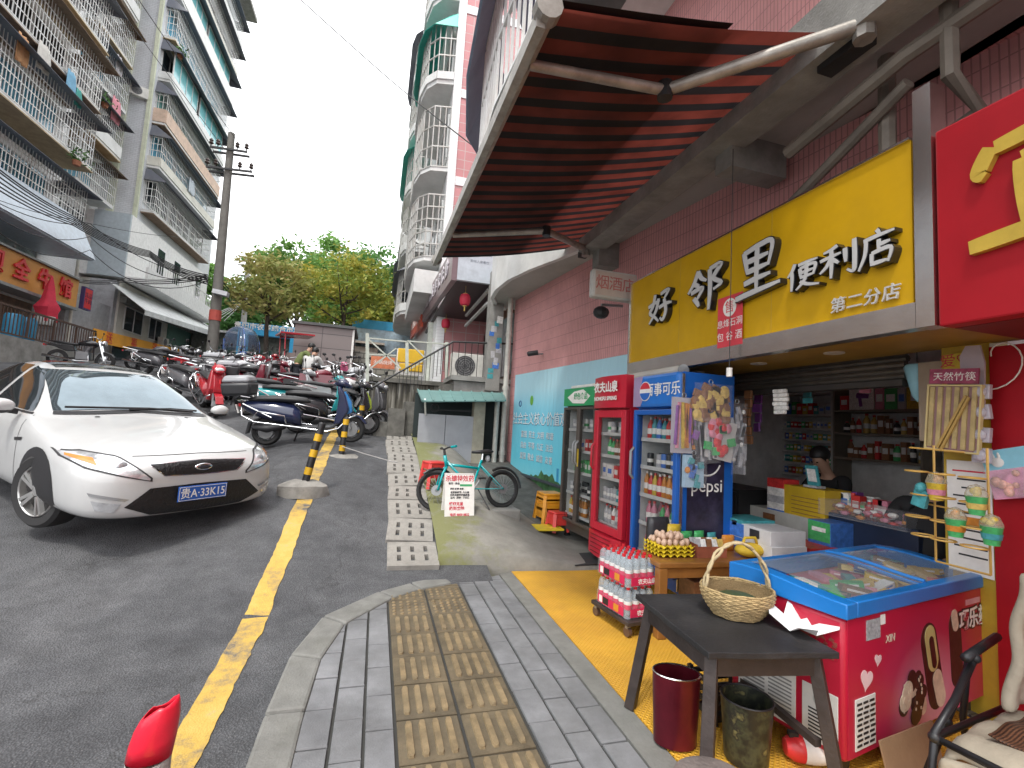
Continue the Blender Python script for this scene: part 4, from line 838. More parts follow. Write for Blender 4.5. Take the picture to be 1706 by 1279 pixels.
# tobacco shelves (left) against the back wall
XS = 6.25
def shelf_unit(label, xl, xr, tops, X, dep=.3, colr=None):
    y0 = at(xl, 700, X=X).y; y1 = at(xr, 700, X=X).y; zs = [at((xl+xr)/2, y, X=X).z for y in tops]
    t = thing('shelf_unit', label, 'shelves', (X, (y0+y1)/2, 0)); w_ = abs(y0-y1)
    m = colr or mat('shelf_white', (.55, .55, .53), .5)
    for z in zs:
        b = MB(); b.box((dep/2, 0, z-.015), (dep, w_, .03)); b.build('shelf', m, t)
    for s_ in (-1, 1):
        b = MB(); b.box((dep/2, s_*(w_/2+.0125), max(zs)/2+.2), (dep, .024, max(zs)+.4)); b.build('side_panel', m, t)
    return min(y0, y1), max(y0, y1), zs
ya, yb, zs = shelf_unit('white tobacco shelves behind the counter, left part of the back wall', 1260, 1384, [655, 690, 712, 731, 750, 769, 788], XS)
ORD = ['top', 'second', 'third', 'fourth', 'fifth', 'sixth', 'bottom']
for k, z in enumerate(zs):
    y = ya+.03
    while y < yb-.06:
        wv = rg.uniform(.05, .075) if k > 1 else rg.uniform(.08, .14); h_ = rg.uniform(.085, .1) if k > 1 else rg.uniform(.12, .2)
        if rg.random() < .9:
            c = rg.choice(['gold', 'red', 'white', 'blue', 'brown', 'yellow', 'green', 'silver', 'teal'])
            good(c, 'box', (XS+.09, y+wv/2, z+.001), (.09, wv*.9, h_), 'cigarette_pack' if k > 1 else 'carton', '%s %s on the %s shelf of the white tobacco shelves' % (c, 'cigarette pack' if k > 1 else 'carton', ORD[k]), 'cigarette pack' if k > 1 else 'carton', 'packs on the tobacco shelves')
        y += wv+.004
ya, yb, zs = shelf_unit('dark shelves with gift boxes along the right part of the back wall', 1390, 1532, [682, 722, 766], XS, .32, mat('shelf_brown', (.22, .19, .15), .5))
y = yb-.05
for nm, c, wv, h_, lab in (('gift_box', 'red', .13, .2, 'dark red gift box at the left end of the top gift shelf'), ('dryer_box', 'white', .36, .3, 'white hair dryer box with a purple dryer picture on the top gift shelf'), ('gift_box', 'pink', .12, .28, 'pink gift box beside the hair dryer box'), ('gift_box', 'green', .16, .27, 'green gift box right of the pink one'), ('gift_box', 'silver', .1, .26, 'pale narrow gift box in the middle of the top gift shelf'), ('gift_box', 'yellow', .34, .27, 'wide yellow gift box on the top gift shelf'), ('gift_box', 'teal', .14, .2, 'teal gift box at the right end of the top gift shelf')):
    o = good(c, 'box', (XS+.14, y-wv/2, zs[0]+.001), (.2, wv*.94, h_), nm, lab, 'box', 'gift boxes on the top shelf'); 
    if nm == 'dryer_box':
        pu = pm('purple'); o.data = o.data.copy(); o.data.materials[1] = o.data.materials[0]
        t_ = MB(); t_.cyl((-.52, .15, .65), (-.52, -.3, .6), .13, .1, 10); t_.bar((-.52, .05, .55), (-.52, .0, .15), .1); q = t_.build('dryer_picture', pu, o)
    y -= wv
for k, (z, kinds) in enumerate(((zs[1], 'bottle'), (zs[2], 'mixed'))):
    y = ya+.06
    while y < yb-.08:
        c = rg.choice(['brown', 'black', 'red', 'gold', 'brown', 'green', 'white', 'orange'] if k else ['black', 'brown', 'gold', 'red', 'brown', 'black']); wv = rg.uniform(.06, .11)
        kd = 'bottle' if rg.random() < .6 else 'box'
        good(c, kd, (XS+.13, y, z+.001), (wv*.9, wv*.9, rg.uniform(.14, .27)), 'liquor_bottle' if kd == 'bottle' else 'liquor_box', '%s %s on the %s gift shelf' % (c, 'liquor bottle' if kd == 'bottle' else 'liquor box', ['middle', 'lowest'][k]), 'bottle' if kd == 'bottle' else 'box', 'liquor on the lower gift shelves'); y += wv+.015
# counter and the things on it
def pbox(name, label, cat, x0, y0, x1, y1, X, dx, m, group=None, bevel=.004, faces=None):
    """box whose street face covers the photo rectangle on the plane x = X"""
    xc, yc = (x0+x1)/2, (y0+y1)/2; p, q = at(x0, yc, X=X), at(x1, yc, X=X); zt, zb = at(xc, y0, X=X).z, at(xc, y1, X=X).z
    b = MB(); b.b2((0, -abs(p.y-q.y)/2, 0), (dx, abs(p.y-q.y)/2, zt-zb)); o = b.build(name, m, bevel=bevel, loc=(X, (p.y+q.y)/2, zb))
    return tag(o, label, cat, group), abs(p.y-q.y), zt-zb
o, w_, h_ = pbox('counter', 'long dark shop counter with glass top', 'counter', 1380, 868, 1530, 925, 4.0, .6, mat('counter_dark', (.02, .03, .06), .25), None); 
o, w_, h_ = pbox('chest', 'white low cabinet with a small picture beside the counter', 'cabinet', 1232, 850, 1346, 915, 3.95, .5, mat('cabinet_white', (.55, .55, .52), .5)); b = MB(); b.b2((-.004, -.05, h_-.13), (0, .1, h_-.04)); b.build('picture', pm('brown'), o)
o, w_, h_ = pbox('carton', 'yellow carton standing on the white cabinet by the counter', 'box', 1306, 812, 1374, 868, 3.97, .32, mat('carton_yellow', (.58, .38, .02), .6)); b = MB(); [b.b2((-.003, -w_*.4, h_*(.2+.12*i)), (0, w_*.3, h_*(.22+.12*i))) for i in range(5)]; b.build('print', pm('brown'), o)
for i, (yy0, yy1, c, lab) in enumerate(((797, 812, 'red', 'red tissue box topmost in the stack by the yellow carton'), (812, 825, 'white', 'white glasses box second from the top of the stack'), (825, 837, 'silver', 'silver glasses box in the middle of the stack'), (837, 848, 'white', 'white glasses box second from the bottom of the stack'), (848, 860, 'blue', 'blue glasses box at the bottom of the stack'))):
    o, w_, h_ = pbox('small_box', lab, 'box', 1278, yy0, 1305, yy1, 3.96, .2, pm(c), 'stack of small boxes by the yellow carton', .002)
t = thing('payment_stand', 'small blue framed card stand with a white card on the yellow carton', 'stand', at(1354, 812, X=4.02)); b = MB(); b.box((0, 0, .11), (.012, .13, .2), ry=R(-12)); b.build('frame', pm('teal'), t); b = MB(); b.box((-.012, 0, .115), (.004, .09, .12), ry=R(-12)); b.build('card', pm('white'), t); b = MB(); b.box((.02, 0, .01), (.1, .15, .02)); b.build('base', pm('silver'), t)
t = thing('candy_box', 'clear plastic box of coloured sweets on the counter', 'box', at(1425, 868, X=3.95)); b = MB(); b.b2((0, -.4, 0), (.3, .35, .14)); b.build('box', sheer('plastic_film', (.8, .8, .85), .12, .1), t)
b = MB()
cols = ['red', 'pink', 'orange', 'white', 'brown']
for i in range(60): b.mi(i % 5).sph((rg.uniform(.03, .27), rg.uniform(-.36, .32), rg.uniform(.02, .1)), .028, 6, 4, (1, 1.4, .7))
b.build('sweets', [pm(c) for c in cols], t)
o, w_, h_ = pbox('carton', 'green and blue carton standing in front of the counter', 'box', 1346, 868, 1384, 925, 3.75, .45, pm('blue')); b = MB(); b.b2((-.004, -w_/2+.004, h_*.42), (-.001, w_/2-.004, h_-.004)); b.build('print', pm('green'), o); b = MB(); b.b2((-.007, -w_*.3, h_*.7), (-.004, w_*.3, h_*.82)); b.build('band', pm('white'), o)
o, w_, h_ = pbox('gift_box', 'flat red gift box tied with string beside the freezer', 'box', 1290, 905, 1350, 930, 3.5, .3, pm('red'))
b = MB(); b.tube([(.0, -.1, h_), (.1, 0, h_+.03), (.05, .1, h_)], .005, 5); b.build('string', pm('gold'), o)
for i, (x0, y0, x1, y1, c, lab) in enumerate(((1196, 862, 1236, 876, 'teal', 'pale blue carton on top of the milk cartons'), (1200, 874, 1284, 898, 'white', 'white and navy carton, upper of the two milk cartons'), (1200, 898, 1286, 922, 'white', 'white and navy carton, lower of the two milk cartons'))):
    o, w_, h_ = pbox('milk_carton', lab, 'box', x0, y0, x1, y1, 3.05, .35, mat('carton_white', (.6, .6, .62), .5) if i else pm('teal'), 'cartons beside the blue fridge')
    b = MB(); b.b2((-.004, w_*.0, .004), (-.001, w_/2-.004, h_-.004)); b.build('print', pm('blue'), o); b = MB(); b.b2((-.004, -w_*.3, h_*.3), (-.001, -w_*.12, h_*.85)); b.build('badge', pm('black'), o)
t = thing('cabinet', 'black cupboard behind the hanging bags at the left of the shop', 'cabinet', (3.8, 4.62, 0)); b = MB(); b.b2((0, -.35, .02), (.5, .35, .95)); b.build('body', BLK, t); b = MB(); b.b2((-.02, -.33, .05), (-.002, -.01, .92)); b.b2((-.02, .01, .05), (-.002, .33, .92)); b.build('door', BLK, t)
# bags on hooks at the left post inside
for i, (x, y0, y1, c, lab) in enumerate(((1245, 650, 740, 'brown', 'long strip of brown sachets hanging at the left of the shop'), (1232, 695, 790, 'silver', 'clear bag with silver trays hanging behind the white card'), (1300, 648, 690, 'white', 'plastic bag hanging before the tobacco shelves'))):
    p, q = at(x, y0, X=3.35), at(x, y1, X=3.35); b = MB(); h_ = p.z-q.z; n = 6
    for k in range(n): b.box((rg.uniform(-.01, .01), rg.uniform(-.01, .01), h_*(k+.5)/n), (.03, .13 if i else .08, h_/n*.93), rz=rg.uniform(-.3, .3))
    o = b.build('hanging_pack', pm(c), bevel=.006, loc=q); tag(o, lab, 'hanging pack', 'packs hanging in the shop')
# ---- fridges ; local frame: front looks towards -X, width along Y, origin at the base
def fridge(name, label, loc, w_, d_, h_, body, rz, doors=1, head=.3, z0=.22, frame=None, fr=.06):
    t = thing(name, label, 'fridge', loc, rz, None); frame = frame or body
    b = MB(); b.b2((.03, -w_/2, z0-.12), (d_, w_/2, z0)); b.b2((.03, -w_/2, h_-head), (d_, w_/2, h_)); b.b2((.03, -w_/2, z0), (d_, -w_/2+.03, h_-head)); b.b2((.03, w_/2-.03, z0), (d_, w_/2, h_-head)); b.b2((d_-.03, -w_/2+.03, z0), (d_, w_/2-.03, h_-head)); b.build('cabinet', body, t)
    b = MB(); b.b2((.06, -w_/2+.031, z0), (d_-.031, -w_/2+.036, h_-head-.002)); b.b2((.06, w_/2-.036, z0), (d_-.031, w_/2-.031, h_-head-.002)); b.b2((d_-.036, -w_/2+.037, z0), (d_-.031, w_/2-.037, h_-head-.002)); b.build('liner', mat('liner', (.60, .62, .62), .4), t)
    z1 = h_-head-.01
    for k in range(doors):
        ya_, yb_ = -w_/2+w_*k/doors+.004, -w_/2+w_*(k+1)/doors-.004
        f = MB(); f.b2((-.03, ya_, z0), (.025, ya_+fr, z1)); f.b2((-.03, yb_-fr, z0), (.025, yb_, z1)); f.b2((-.03, ya_+fr, z0), (.025, yb_-fr, z0+fr)); f.b2((-.03, ya_+fr, z1-fr), (.025, yb_-fr, z1)); dr = f.build('door', frame, t, bevel=.008)
        g = MB(); g.b2((-.008, ya_+fr, z0+fr), (.0, yb_-fr, z1-fr)); g.build('pane', CLEAR, dr)
        hd = MB(); yy = yb_-.03 if (k == 0) else ya_+.03
        hd.tube([(-.03, yy, 1.0), (-.065, yy, 1.04), (-.065, yy, 1.26), (-.03, yy, 1.3)], .014, 8); hd.build('handle', frame if frame is RED or frame is REDF else GREY, dr, smooth=True)
    for k in range(5):
        z = z0+.07+(z1-z0-.1)*k/5; s_ = MB(); s_.b2((.05, -w_/2+.04, z), (d_-.04, w_/2-.04, z+.012)); s_.b2((.045, -w_/2+.04, z-.006), (.05, w_/2-.04, z+.03)); s_.build('shelf', mat('shelf_wire', (.62, .63, .62), .4), t)
    return t
REDF = mat('red_fridge_paint', (.52, .018, .04), .3, var=.06)
BLUF = mat('blue_fridge_paint', (.012, .11, .44), .3, var=.06)
BRNF = mat('dark_fridge_frame', (.09, .075, .065), .4, .2)
def stock(t, w_, d_, h_, head, z0, label, pal, kinds, dens=.93):
    z1 = h_-head-.01; M = t.matrix_basis.copy() if False else Matrix.Translation(t.location) @ Euler(t.rotation_euler).to_matrix().to_4x4()
    for k in range(5):
        z = z0+.07+(z1-z0-.1)*k/5+.013; y = -w_/2+.075; cs = pal[k % len(pal)]; kd = kinds[k % len(kinds)]; hh = (z1-z0-.1)/5
        while y < w_/2-.06:
            c = rg.choice(cs); s_ = rg.uniform(.06, .075) if kd != 'box' else rg.uniform(.07, .14)
            if rg.random() < dens:
                for xx in (.11, .24):
                    p = M @ Vector((xx, y+rg.uniform(-.004, .004), z)); good(c, kd, p, (s_*.92, s_*.92, min(hh*.82, {'bottle': .23, 'can': .14, 'box': .16}[kd])*rg.uniform(.93, 1.03)), 'drink_'+kd if kd != 'box' else 'drink_carton', '%s drink %s on the %s shelf of the %s' % (c, kd if kd != 'box' else 'carton', ['bottom', 'second', 'middle', 'fourth', 'top'][k], label), kd if kd != 'box' else 'carton', 'drinks in the '+label)
            y += s_+.006
FZ = .05
f1 = fridge('drinks_fridge', 'dark framed two door glass fridge with a green and white header', (2.50, 5.58, FZ), .84, .52, 1.98, BRNF, math.atan(.1255)*.6, 2, .24, .26, fr=.035)
b = MB(); b.b2((-.035, -.41, 1.745), (.028, .41, 1.975)); b.build('header', mat('header_green', (.03, .32, .12), .4), f1); b = MB(); b.prism([(-.3, 1.86), (-.12, 1.95), (.12, 1.93), (.3, 1.86), (.15, 1.78), (-.15, 1.77)], -.039, -.036, 'yz'); b.build('header_print', PWH, f1); txt('绿色食品', .09, .001, mat('header_green', 0), f1, (-.04, -.06, 1.86), FACE_W, bold=.002)
b = MB(); b.b2((.05, -.4, 1.981), (.5, .4, 2.03)); b.build('top_tray', PWH, f1, bevel=.02)
for sy in (-.36, .36):
    for sx_ in (.08, .45): b = MB(); b.cyl((sx_, sy-.02, .04), (sx_, sy+.02, .04), .04, n=12); b.bar((sx_, sy, .05), (sx_, sy, .14), .03); b.build('castor', BLK, f1)
b = MB(); b.b2((-.036, -.06, .98), (-.032, -.02, 1.2)); b.build('sticker', pm('yellow'), f1)
stock(f1, .84, .52, 1.98, .24, .26, 'dark framed fridge', [['orange', 'yellow'], ['white', 'silver', 'black'], ['green', 'yellow'], ['white', 'red', 'green'], ['white', 'silver']], ['bottle', 'can', 'box', 'box', 'can'], .7)
f2 = fridge('drinks_fridge', 'tall red fridge with a curved glass door and white lettered header', (2.50, 4.74, FZ), .66, .55, 2.05, REDF, math.atan(.1255)*.5, 1, .36, .34, fr=.085)
b = MB(); prof = [(-.33+.066*i, -.035-.05*math.sin(math.pi*i/10)) for i in range(11)]
b.prism([(x, y) for y, x in prof]+[(.028, .33), (.028, -.33)], 1.70, 2.05, 'xy'); b.build('header', REDF, f2, smooth=True)
b = MB(); b.prism([(x, y) for y, x in prof]+[(.028, .33), (.028, -.33)], .08, .33, 'xy'); bb = b.build('base_grille', REDF, f2, smooth=True)
b = MB(); [b.b2((-.092, -.2, .12+.045*i), (-.08, .2, .125+.045*i)) for i in range(5)]; b.build('louvre', mat('dark_red_board', 0), bb)
txt('农夫山泉', .125, .001, PWH, f2, (-.092, 0, 1.92), FACE_W, bold=.004); txt('NONGFU SPRING', .06, .001, PWH, f2, (-.092, 0, 1.80), FACE_W, bold=.002)
stock(f2, .66, .55, 2.05, .36, .34, 'tall red fridge', [['red', 'white', 'silver'], ['silver', 'teal'], ['green', 'white', 'red'], ['green', 'brown'], ['silver', 'white']], ['bottle', 'can', 'box', 'bottle', 'can'], .8)
f3 = fridge('drinks_fridge', 'tall blue fridge with a red, white and blue globe on its header', (2.50, 3.86, FZ), .70, .56, 2.0, BLUF, R(1.5), 1, .32, .24, fr=.05)
b = MB(); b.b2((-.035, -.35, 1.69), (.028, .35, 2.0)); b.build('header', mat('header_blue', (.015, .15, .52), .35, var=.25, scale=2), f3, bevel=.03)
b = MB(); b.prism([(.345, 1.70), (.345, 1.99), (.19, 1.99), (.22, 1.9), (.16, 1.8), (.22, 1.70)], -.038, -.0355, 'yz'); b.build('header_print', mat('print_mauve', (.34, .26, .42), .4), f3)
def globe(par, x, y, z, r_):
    for nm, c, lo, hi in (('red', (.55, .03, .05), .25, 1), ('white', (.75, .75, .75), -.2, .25), ('blue', (.02, .13, .5), -1, -.2)):
        pts = []
        for i in range(17): a = math.acos(max(-1, min(1, hi)))+(math.acos(max(-1, min(1, lo)))-math.acos(max(-1, min(1, hi))))*i/16; pts.append((y-r_*math.sin(a), z+r_*math.cos(a)))
        for i in range(16, -1, -1): a = math.acos(max(-1, min(1, hi)))+(math.acos(max(-1, min(1, lo)))-math.acos(max(-1, min(1, hi))))*i/16; pts.append((y+r_*math.sin(a), z+r_*math.cos(a)))
        b = MB(); b.prism(pts, x-.002, x, 'yz'); b.build('emblem', mat('globe_'+nm, c, .4), par)
b = MB(); b.cyl((-.0385, .14, 1.845), (-.0405, .14, 1.845), .094, n=24); b.build('emblem_ring', PWH, f3); globe(f3, -.0425, .14, 1.845, .085)
txt('百事可乐', .13, .001, PWH, f3, (-.040, -.13, 1.845), FACE_W, bold=.001)
b = MB(); b.b2((.08, -.356, .5), (.46, -.351, 1.25)); b.build('side_print', mat('side_dark_print', (.03, .025, .05), .3, var=.8, scale=6), f3)
txt('pepsi', .16, .001, PWH, f3, (.28, -.358, 1.02), FACE_S); b = MB(); b.tube([(.28+.14*math.cos(a), -.358, 1.25+.14*math.sin(a)) for a in [R(200+14*i) for i in range(11)]], .008, 4); b.build('side_emblem', PWH, f3)
b = MB(); b.b2((.0, -.362, .15), (.028, -.352, 1.98)); b.build('edge_trim', STEEL, f3)
stock(f3, .70, .56, 2.0, .32, .24, 'tall blue fridge', [['white', 'silver', 'pink'], ['pink', 'green', 'white'], ['orange', 'red', 'yellow', 'orange'], ['black', 'blue', 'silver'], ['red', 'green', 'blue', 'teal']], ['bottle', 'bottle', 'bottle', 'can', 'bottle'])
# packs hanging on the side of the blue fridge
def hang(label, x0, y0, x1, y1, Y, items, back=None, tilt=0):
    p, q = at((x0+x1)/2, y0, Y=Y), at((x0+x1)/2, y1, Y=Y); w_ = at(x1, (y0+y1)/2, Y=Y).x-at(x0, (y0+y1)/2, Y=Y).x; h_ = p.z-q.z
    t = thing('hanging_pack', label, 'hanging pack', (p.x, Y, p.z), 0, 'packs on the side of the blue fridge', rot=(0, tilt, 0))
    if back: b = MB(); b.box((0, .006, -h_/2), (w_, .004, h_)); b.build('card', back, t)
    b = MB(); ms = []
    for (kind, c, n) in items:
        if pm(c) not in ms: ms.append(pm(c))
        b.mi(ms.index(pm(c)))
        for _ in range(n):
            x, z = rg.uniform(-.42, .42)*w_, -rg.uniform(.08, .92)*h_
            if kind == 'blob': b.sph((x, -.012, z), .034*w_/.25, 7, 5, (1, .35, 1))
            elif kind == 'strip': b.box((x, -.01, -h_*.5), (w_*.09, .02, h_*rg.uniform(.6, .9)), ry=rg.uniform(-.08, .08))
            else: b.box((x, -.012, z), (w_*.22, .02, h_*.2), ry=rg.uniform(-.5, .5))
    b.build('contents', ms, t)
    g = MB(); g.grid(lambda u, v: (u*w_*.5, -.035-.008*math.sin(u*7+v*5), -h_*(v*.5+.5)), [-1, -.6, -.2, .2, .6, 1], [-1, -.6, -.2, .2, .6, 1]); g.build('film', sheer('crinkly_film', (.85, .85, .9), .10, .12), t, smooth=True)
    h = MB(); h.ring((0, 0, .02), .02, .004, 'y', 10, 4); h.build('hook', GREY, t)
hang('clear pack of coloured toys at the left edge of the blue fridge side', 1120, 662, 1160, 755, 3.46, [('strip', 'purple', 3), ('strip', 'orange', 3), ('strip', 'yellow', 1), ('strip', 'pink', 2)], mat('card_grey', (.4, .38, .42), .5))
hang('sheet of golden round sachets high on the blue fridge side', 1153, 640, 1216, 702, 3.44, [('box', 'brown', 16), ('blob', 'gold', 14), ('blob', 'brown', 10), ('box', 'gold', 6)])
hang('black and silver hair tie card on the blue fridge side', 1150, 696, 1192, 772, 3.45, [('strip', 'black', 5), ('strip', 'silver', 3), ('box', 'purple', 2)], pm('black'), R(-6))
hang('pale card with red trinkets hanging askew on the blue fridge side', 1178, 700, 1230, 766, 3.43, [('blob', 'red', 8), ('box', 'green', 5), ('blob', 'pink', 5)], mat('card_pale', (.5, .48, .46), .6), R(10))
hang('small blue blister pack low on the blue fridge side', 1138, 758, 1174, 812, 3.45, [('box', 'teal', 4), ('blob', 'orange', 2), ('box', 'blue', 3)], mat('card_ice', (.35, .5, .62), .5))
hang('bundle of clear bags right of the white card', 1216, 672, 1240, 790, 3.5, [('box', 'silver', 8), ('blob', 'white', 4)])

# clutter on and behind the counter, more hanging stock
for i in range(26):
    c = rg.choice(['red', 'yellow', 'white', 'green', 'pink', 'orange', 'teal', 'purple']); kd = rg.choice(['box', 'can', 'bottle', 'box']); px = 1392+4.6*i; q = at(px, 868-rg.uniform(0, 3), X=4.25+.22*(i % 2))
    good(c, kd, (4.2+.22*(i % 2), q.y, at(1450, 868, X=4.0).z+.002), (.08, .08, rg.uniform(.1, .2)), 'counter_%s' % ('box' if kd == 'box' else kd), 'small %s %s standing in the clutter on the shop counter' % (c, 'packet' if kd == 'box' else kd), 'packet' if kd == 'box' else kd, 'small goods on the counter')
o, w_, h_ = pbox('panel', 'tan cardboard panel standing behind the bamboo chopstick pack', 'panel', 1530, 602, 1572, 735, 3.48, .03, mat('tan_panel', (.34, .27, .2), .8), None)
t = thing('blue_bag', 'pale blue cone shaped bag hanging at the right of the shop opening', 'bag', at(1528, 612, X=3.55)); b = MB(); b.lathe([(.0, -.24), (.03, -.2), (.075, .0), (.06, .02)], n=12); b.build('bag', mat('ice_blue_bag', (.28, .55, .66), .4), t, smooth='all'); b = MB(); b.tube([(0, 0, .02), (0, 0, .12)], .004, 4); b.build('string', CABLE, t)
for i, (x, y0, y1, c) in enumerate(((1470, 598, 640, 'gold'), (1440, 606, 655, 'pink'), (1405, 612, 650, 'yellow'), (1345, 622, 672, 'teal'), (1262, 640, 720, 'purple'))):
    p, q = at(x, y0, X=3.75), at(x, y1, X=3.75); b = MB(); h_ = p.z-q.z
    for k in range(5): b.box((rg.uniform(-.01, .01), 0, h_*(k+.5)/5), (.02, .10, h_/5*.9), rz=rg.uniform(-.3, .3), rx=rg.uniform(-.1, .1))
    o = b.build('snack_strip', pm(c), bevel=.004, loc=q); tag(o, '%s strip of snack sachets hanging below the raised shutter' % c, 'snack strip', 'snack strips below the shutter')
# ================================================================ FAR END OF THE STREET, RIGHT SIDE
GBAR = mat('grey_bars', (.46, .46, .44), .5, .2, dirt=.4, dcol=(.25, .18, .12))
R2 = thing('apartment_building', 'pink and white apartment building up the street with rounded caged balconies', 'building', (3, 16, 2))
b = MB(); b.b2((1.62, 14, 2.3), (10, 34, 24)); b.build('wall', PINKS, R2)
b = MB(); b.b2((1.5, 13.96, 2.3), (1.74, 14.0, 24)); [b.b2((1.75, 13.97, z), (10, 13.999, z+.28)) for z in (5.9, 8.75, 11.6, 14.45, 17.3)]; b.b2((1.5, 14.001, 2.3), (1.618, 34, 24)); b.build('trim', WHT, R2)
def curved(y0, y1, x0, d): return [(x0, y0), (x0-d*.55, y0+.12), (x0-d*.85, y0+.5), (x0-d, y0+1.2), (x0-d, y1-1.2), (x0-d*.85, y1-.5), (x0-.5*d, y1-.1), (x0, y1)]
for k in range(5):
    z = 6.1+2.85*k
    balcony(R2, curved(14.05, 18.6, 1.5, .92), z+.35, 1.95, step=.2, cage=GBAR, awn=[None, None, AWN_G, None, AWN_S][k], out=.2, drop=.25, slab=OFFW, hstep=.4 if k < 1 else .6, para=[0, 0, .25, .3, 0][k], bw=.03)
    windows(R2, 1.49, [(14.4, 16.2), (16.5, 18.3)], z+.8, z+2.3, GLASSD, nx=-1, n=2)
    balcony(R2, curved(21.0, 27, 1.45, .95), z+.2, 2.0, step=.22, cage=GBAR, awn=[AWN_D, None, AWN_G, None, AWN_D][k], out=.25, drop=.2, slab=OFFW, hstep=.5, para=.35, bw=.03)
    balcony(R2, curved(28, 33, 1.45, .9), z+.2, 1.9, step=.25, awn=AWN_D if k % 2 else None, out=.25, drop=.2, slab=OFFW, hstep=.6, para=.5)
b = MB(); b.b2((.75, 14.1, 5.3), (1.5, 18.5, 6.0)); b.build('ledge', OFFW, R2)
rebase(R2, [])
# restaurant with lanterns
RS = thing('restaurant_front', 'restaurant front with a purple fascia over a dark raised terrace', 'shop front', (2, 10, 2.4))
def r_(x, y, z): return (x-2, y-10, z-2.4)
b = MB(); b.prism([(9.9-10, 4.52-2.4), (17-10, 5.0-2.4), (17-10, 5.85-2.4), (9.9-10, 5.28-2.4)], 1.30-2, 1.42-2, 'yz'); b.build('fascia', mat('purple_brown_board', (.20, .135, .15), .35, var=.1), RS)
b = MB(); b.b2(r_(1.424, 9.9, 4.55), r_(2.9, 10.0, 5.5)); b.build('side_sign', mat('pale_board', (.52, .56, .62), .4, dirt=.15), RS)
for i, (s_, z, sz) in enumerate((('餐饮文化有限公司', 5.18, .09), ('黔味人家餐饮', 5.0, .07))): txt(s_, sz, .001, mat('grey_print', (.25, .28, .33), .5), RS, r_(1.9, 9.897, z), FACE_S)
for i, ch in enumerate('黔味家宴贵州菜馆'): txt(ch, .42, .01, mat('pale_letter', (.62, .58, .62), .4), RS, r_(1.285, 10.7+.75*i, 4.98+.06*i), FACE_W, sx=1.1, bold=.01)
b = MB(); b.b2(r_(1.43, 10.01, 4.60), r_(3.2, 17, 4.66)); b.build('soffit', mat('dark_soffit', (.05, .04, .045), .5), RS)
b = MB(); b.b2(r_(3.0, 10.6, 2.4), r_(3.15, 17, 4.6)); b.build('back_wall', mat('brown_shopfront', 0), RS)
for y in (10.8, 12.4, 14.0): b = MB(); b.b2(r_(2.96, y, 2.7), r_(2.998, y+1.3, 4.2)); b.build('window', mat('curtained_window', 0), RS)
b = MB(); [b.bar(r_(2.2, 10.2, z), r_(2.2, 13, z-.0), .06) for z in (4.5, 4.2)]; b.build('pipe', OFFW, RS)
b = MB(); b.b2(r_(1.35, 14.9, 2.4), r_(2.6, 15.05, 4.6)); b.build('menu_wall', mat('pale_menu', (.50, .52, .46), .5, var=.2), RS)
for (x, z, r0, c) in ((1.75, 3.7, .25, 'green'), (2.2, 3.0, .3, 'teal'), (1.8, 2.9, .2, 'green'), (2.2, 4.1, .18, 'brown')): b = MB(); b.cyl(r_(x, 14.89, z), r_(x, 14.899, z), r0, n=20); b.build('print', pm(c), RS)
t = thing('shop_sign', 'orange red sign with white characters further up beside the purple fascia', 'sign', (1.25, 17, 5.0))
b = MB(); b.prism([(.1, -.15), (6, .35), (6, 1.1), (.1, .75)], 0, .1, 'yz'); b.build('board', mat('orange_red_board', (.62, .10, .05), .4), t); 
for i, ch in enumerate('旺角便民超市'): txt(ch, .5, .006, PWH, t, (-.01, .7+.85*i, .36+.08*i), FACE_W)
LAN = mat('lantern_cloth', (.55, .025, .06), .6)
t0 = None
for i, (x, y, z, lab) in enumerate(((1.72, 10.45, 4.27, 'nearest of the three red lanterns, largest in view, under the purple fascia'), (1.72, 13.6, 4.33, 'middle one of the three red lanterns under the purple fascia'), (1.62, 14.7, 4.0, 'furthest and lowest of the three red lanterns, in front of the menu wall'))):
    if t0 is None:
        t0 = t = thing('lantern', lab, 'lantern', (x, y, z), 0, 'red lanterns'); b = MB(); b.lathe([(.045, -.14), (.10, -.12), (.125, -.05), (.125, .05), (.10, .12), (.045, .14)], n=16); b.build('shade', LAN, t, smooth=True)
        b = MB(); b.cyl((0, 0, .135), (0, 0, .15), .05, n=10); b.cyl((0, 0, .15), (0, 0, .35), .004, n=4); b.build('cap', pm('gold'), t); b = MB(); b.cyl((0, 0, -.15), (0, 0, -.135), .05, n=10); b.cyl((0, 0, -.26), (0, 0, -.15), .015, n=6); b.build('tassel', pm('gold'), t)
    else: dup(t0, (x, y, z), 0, lab)
# column with leaflets, landing, AC, steps, stained wall
t = thing('column', 'grey concrete column covered with blue and white leaflets', 'column', (2.3, 9.85, 2.3)); b = MB(); b.box((0, 0, 1.2), (.30, .3, 2.6)); b.build('shaft', CONC, t)
for i in range(12): b = MB(); b.box((rg.uniform(-.09, .09), -.152-.0008*i, .2+.11*i+rg.uniform(0, .04)), (rg.uniform(.08, .14), .002, rg.uniform(.08, .16)), ry=rg.uniform(-.1, .1)); b.build('leaflet', pm(rg.choice(['blue', 'white', 'silver', 'teal', 'silver'])), t)
LND = thing('steps', 'weathered concrete steps with a landing leading up to the restaurant', 'steps', (.9, 10, 1)); L0 = LND.location
def l_(x, y, z): return (x-.9, y-10, z-1)
b = MB(); zs_ = [1.42, 1.70, 1.86, 2.0, 2.14, 2.28]; xs_ = [-.05, .22, .55, .80, 1.05, 1.30, 1.5]
for k in range(6): b.b2(l_(xs_[k], 9.85-(.12 if k == 1 else 0), .4), l_(xs_[k+1]-.002, 10.8, zs_[k]))
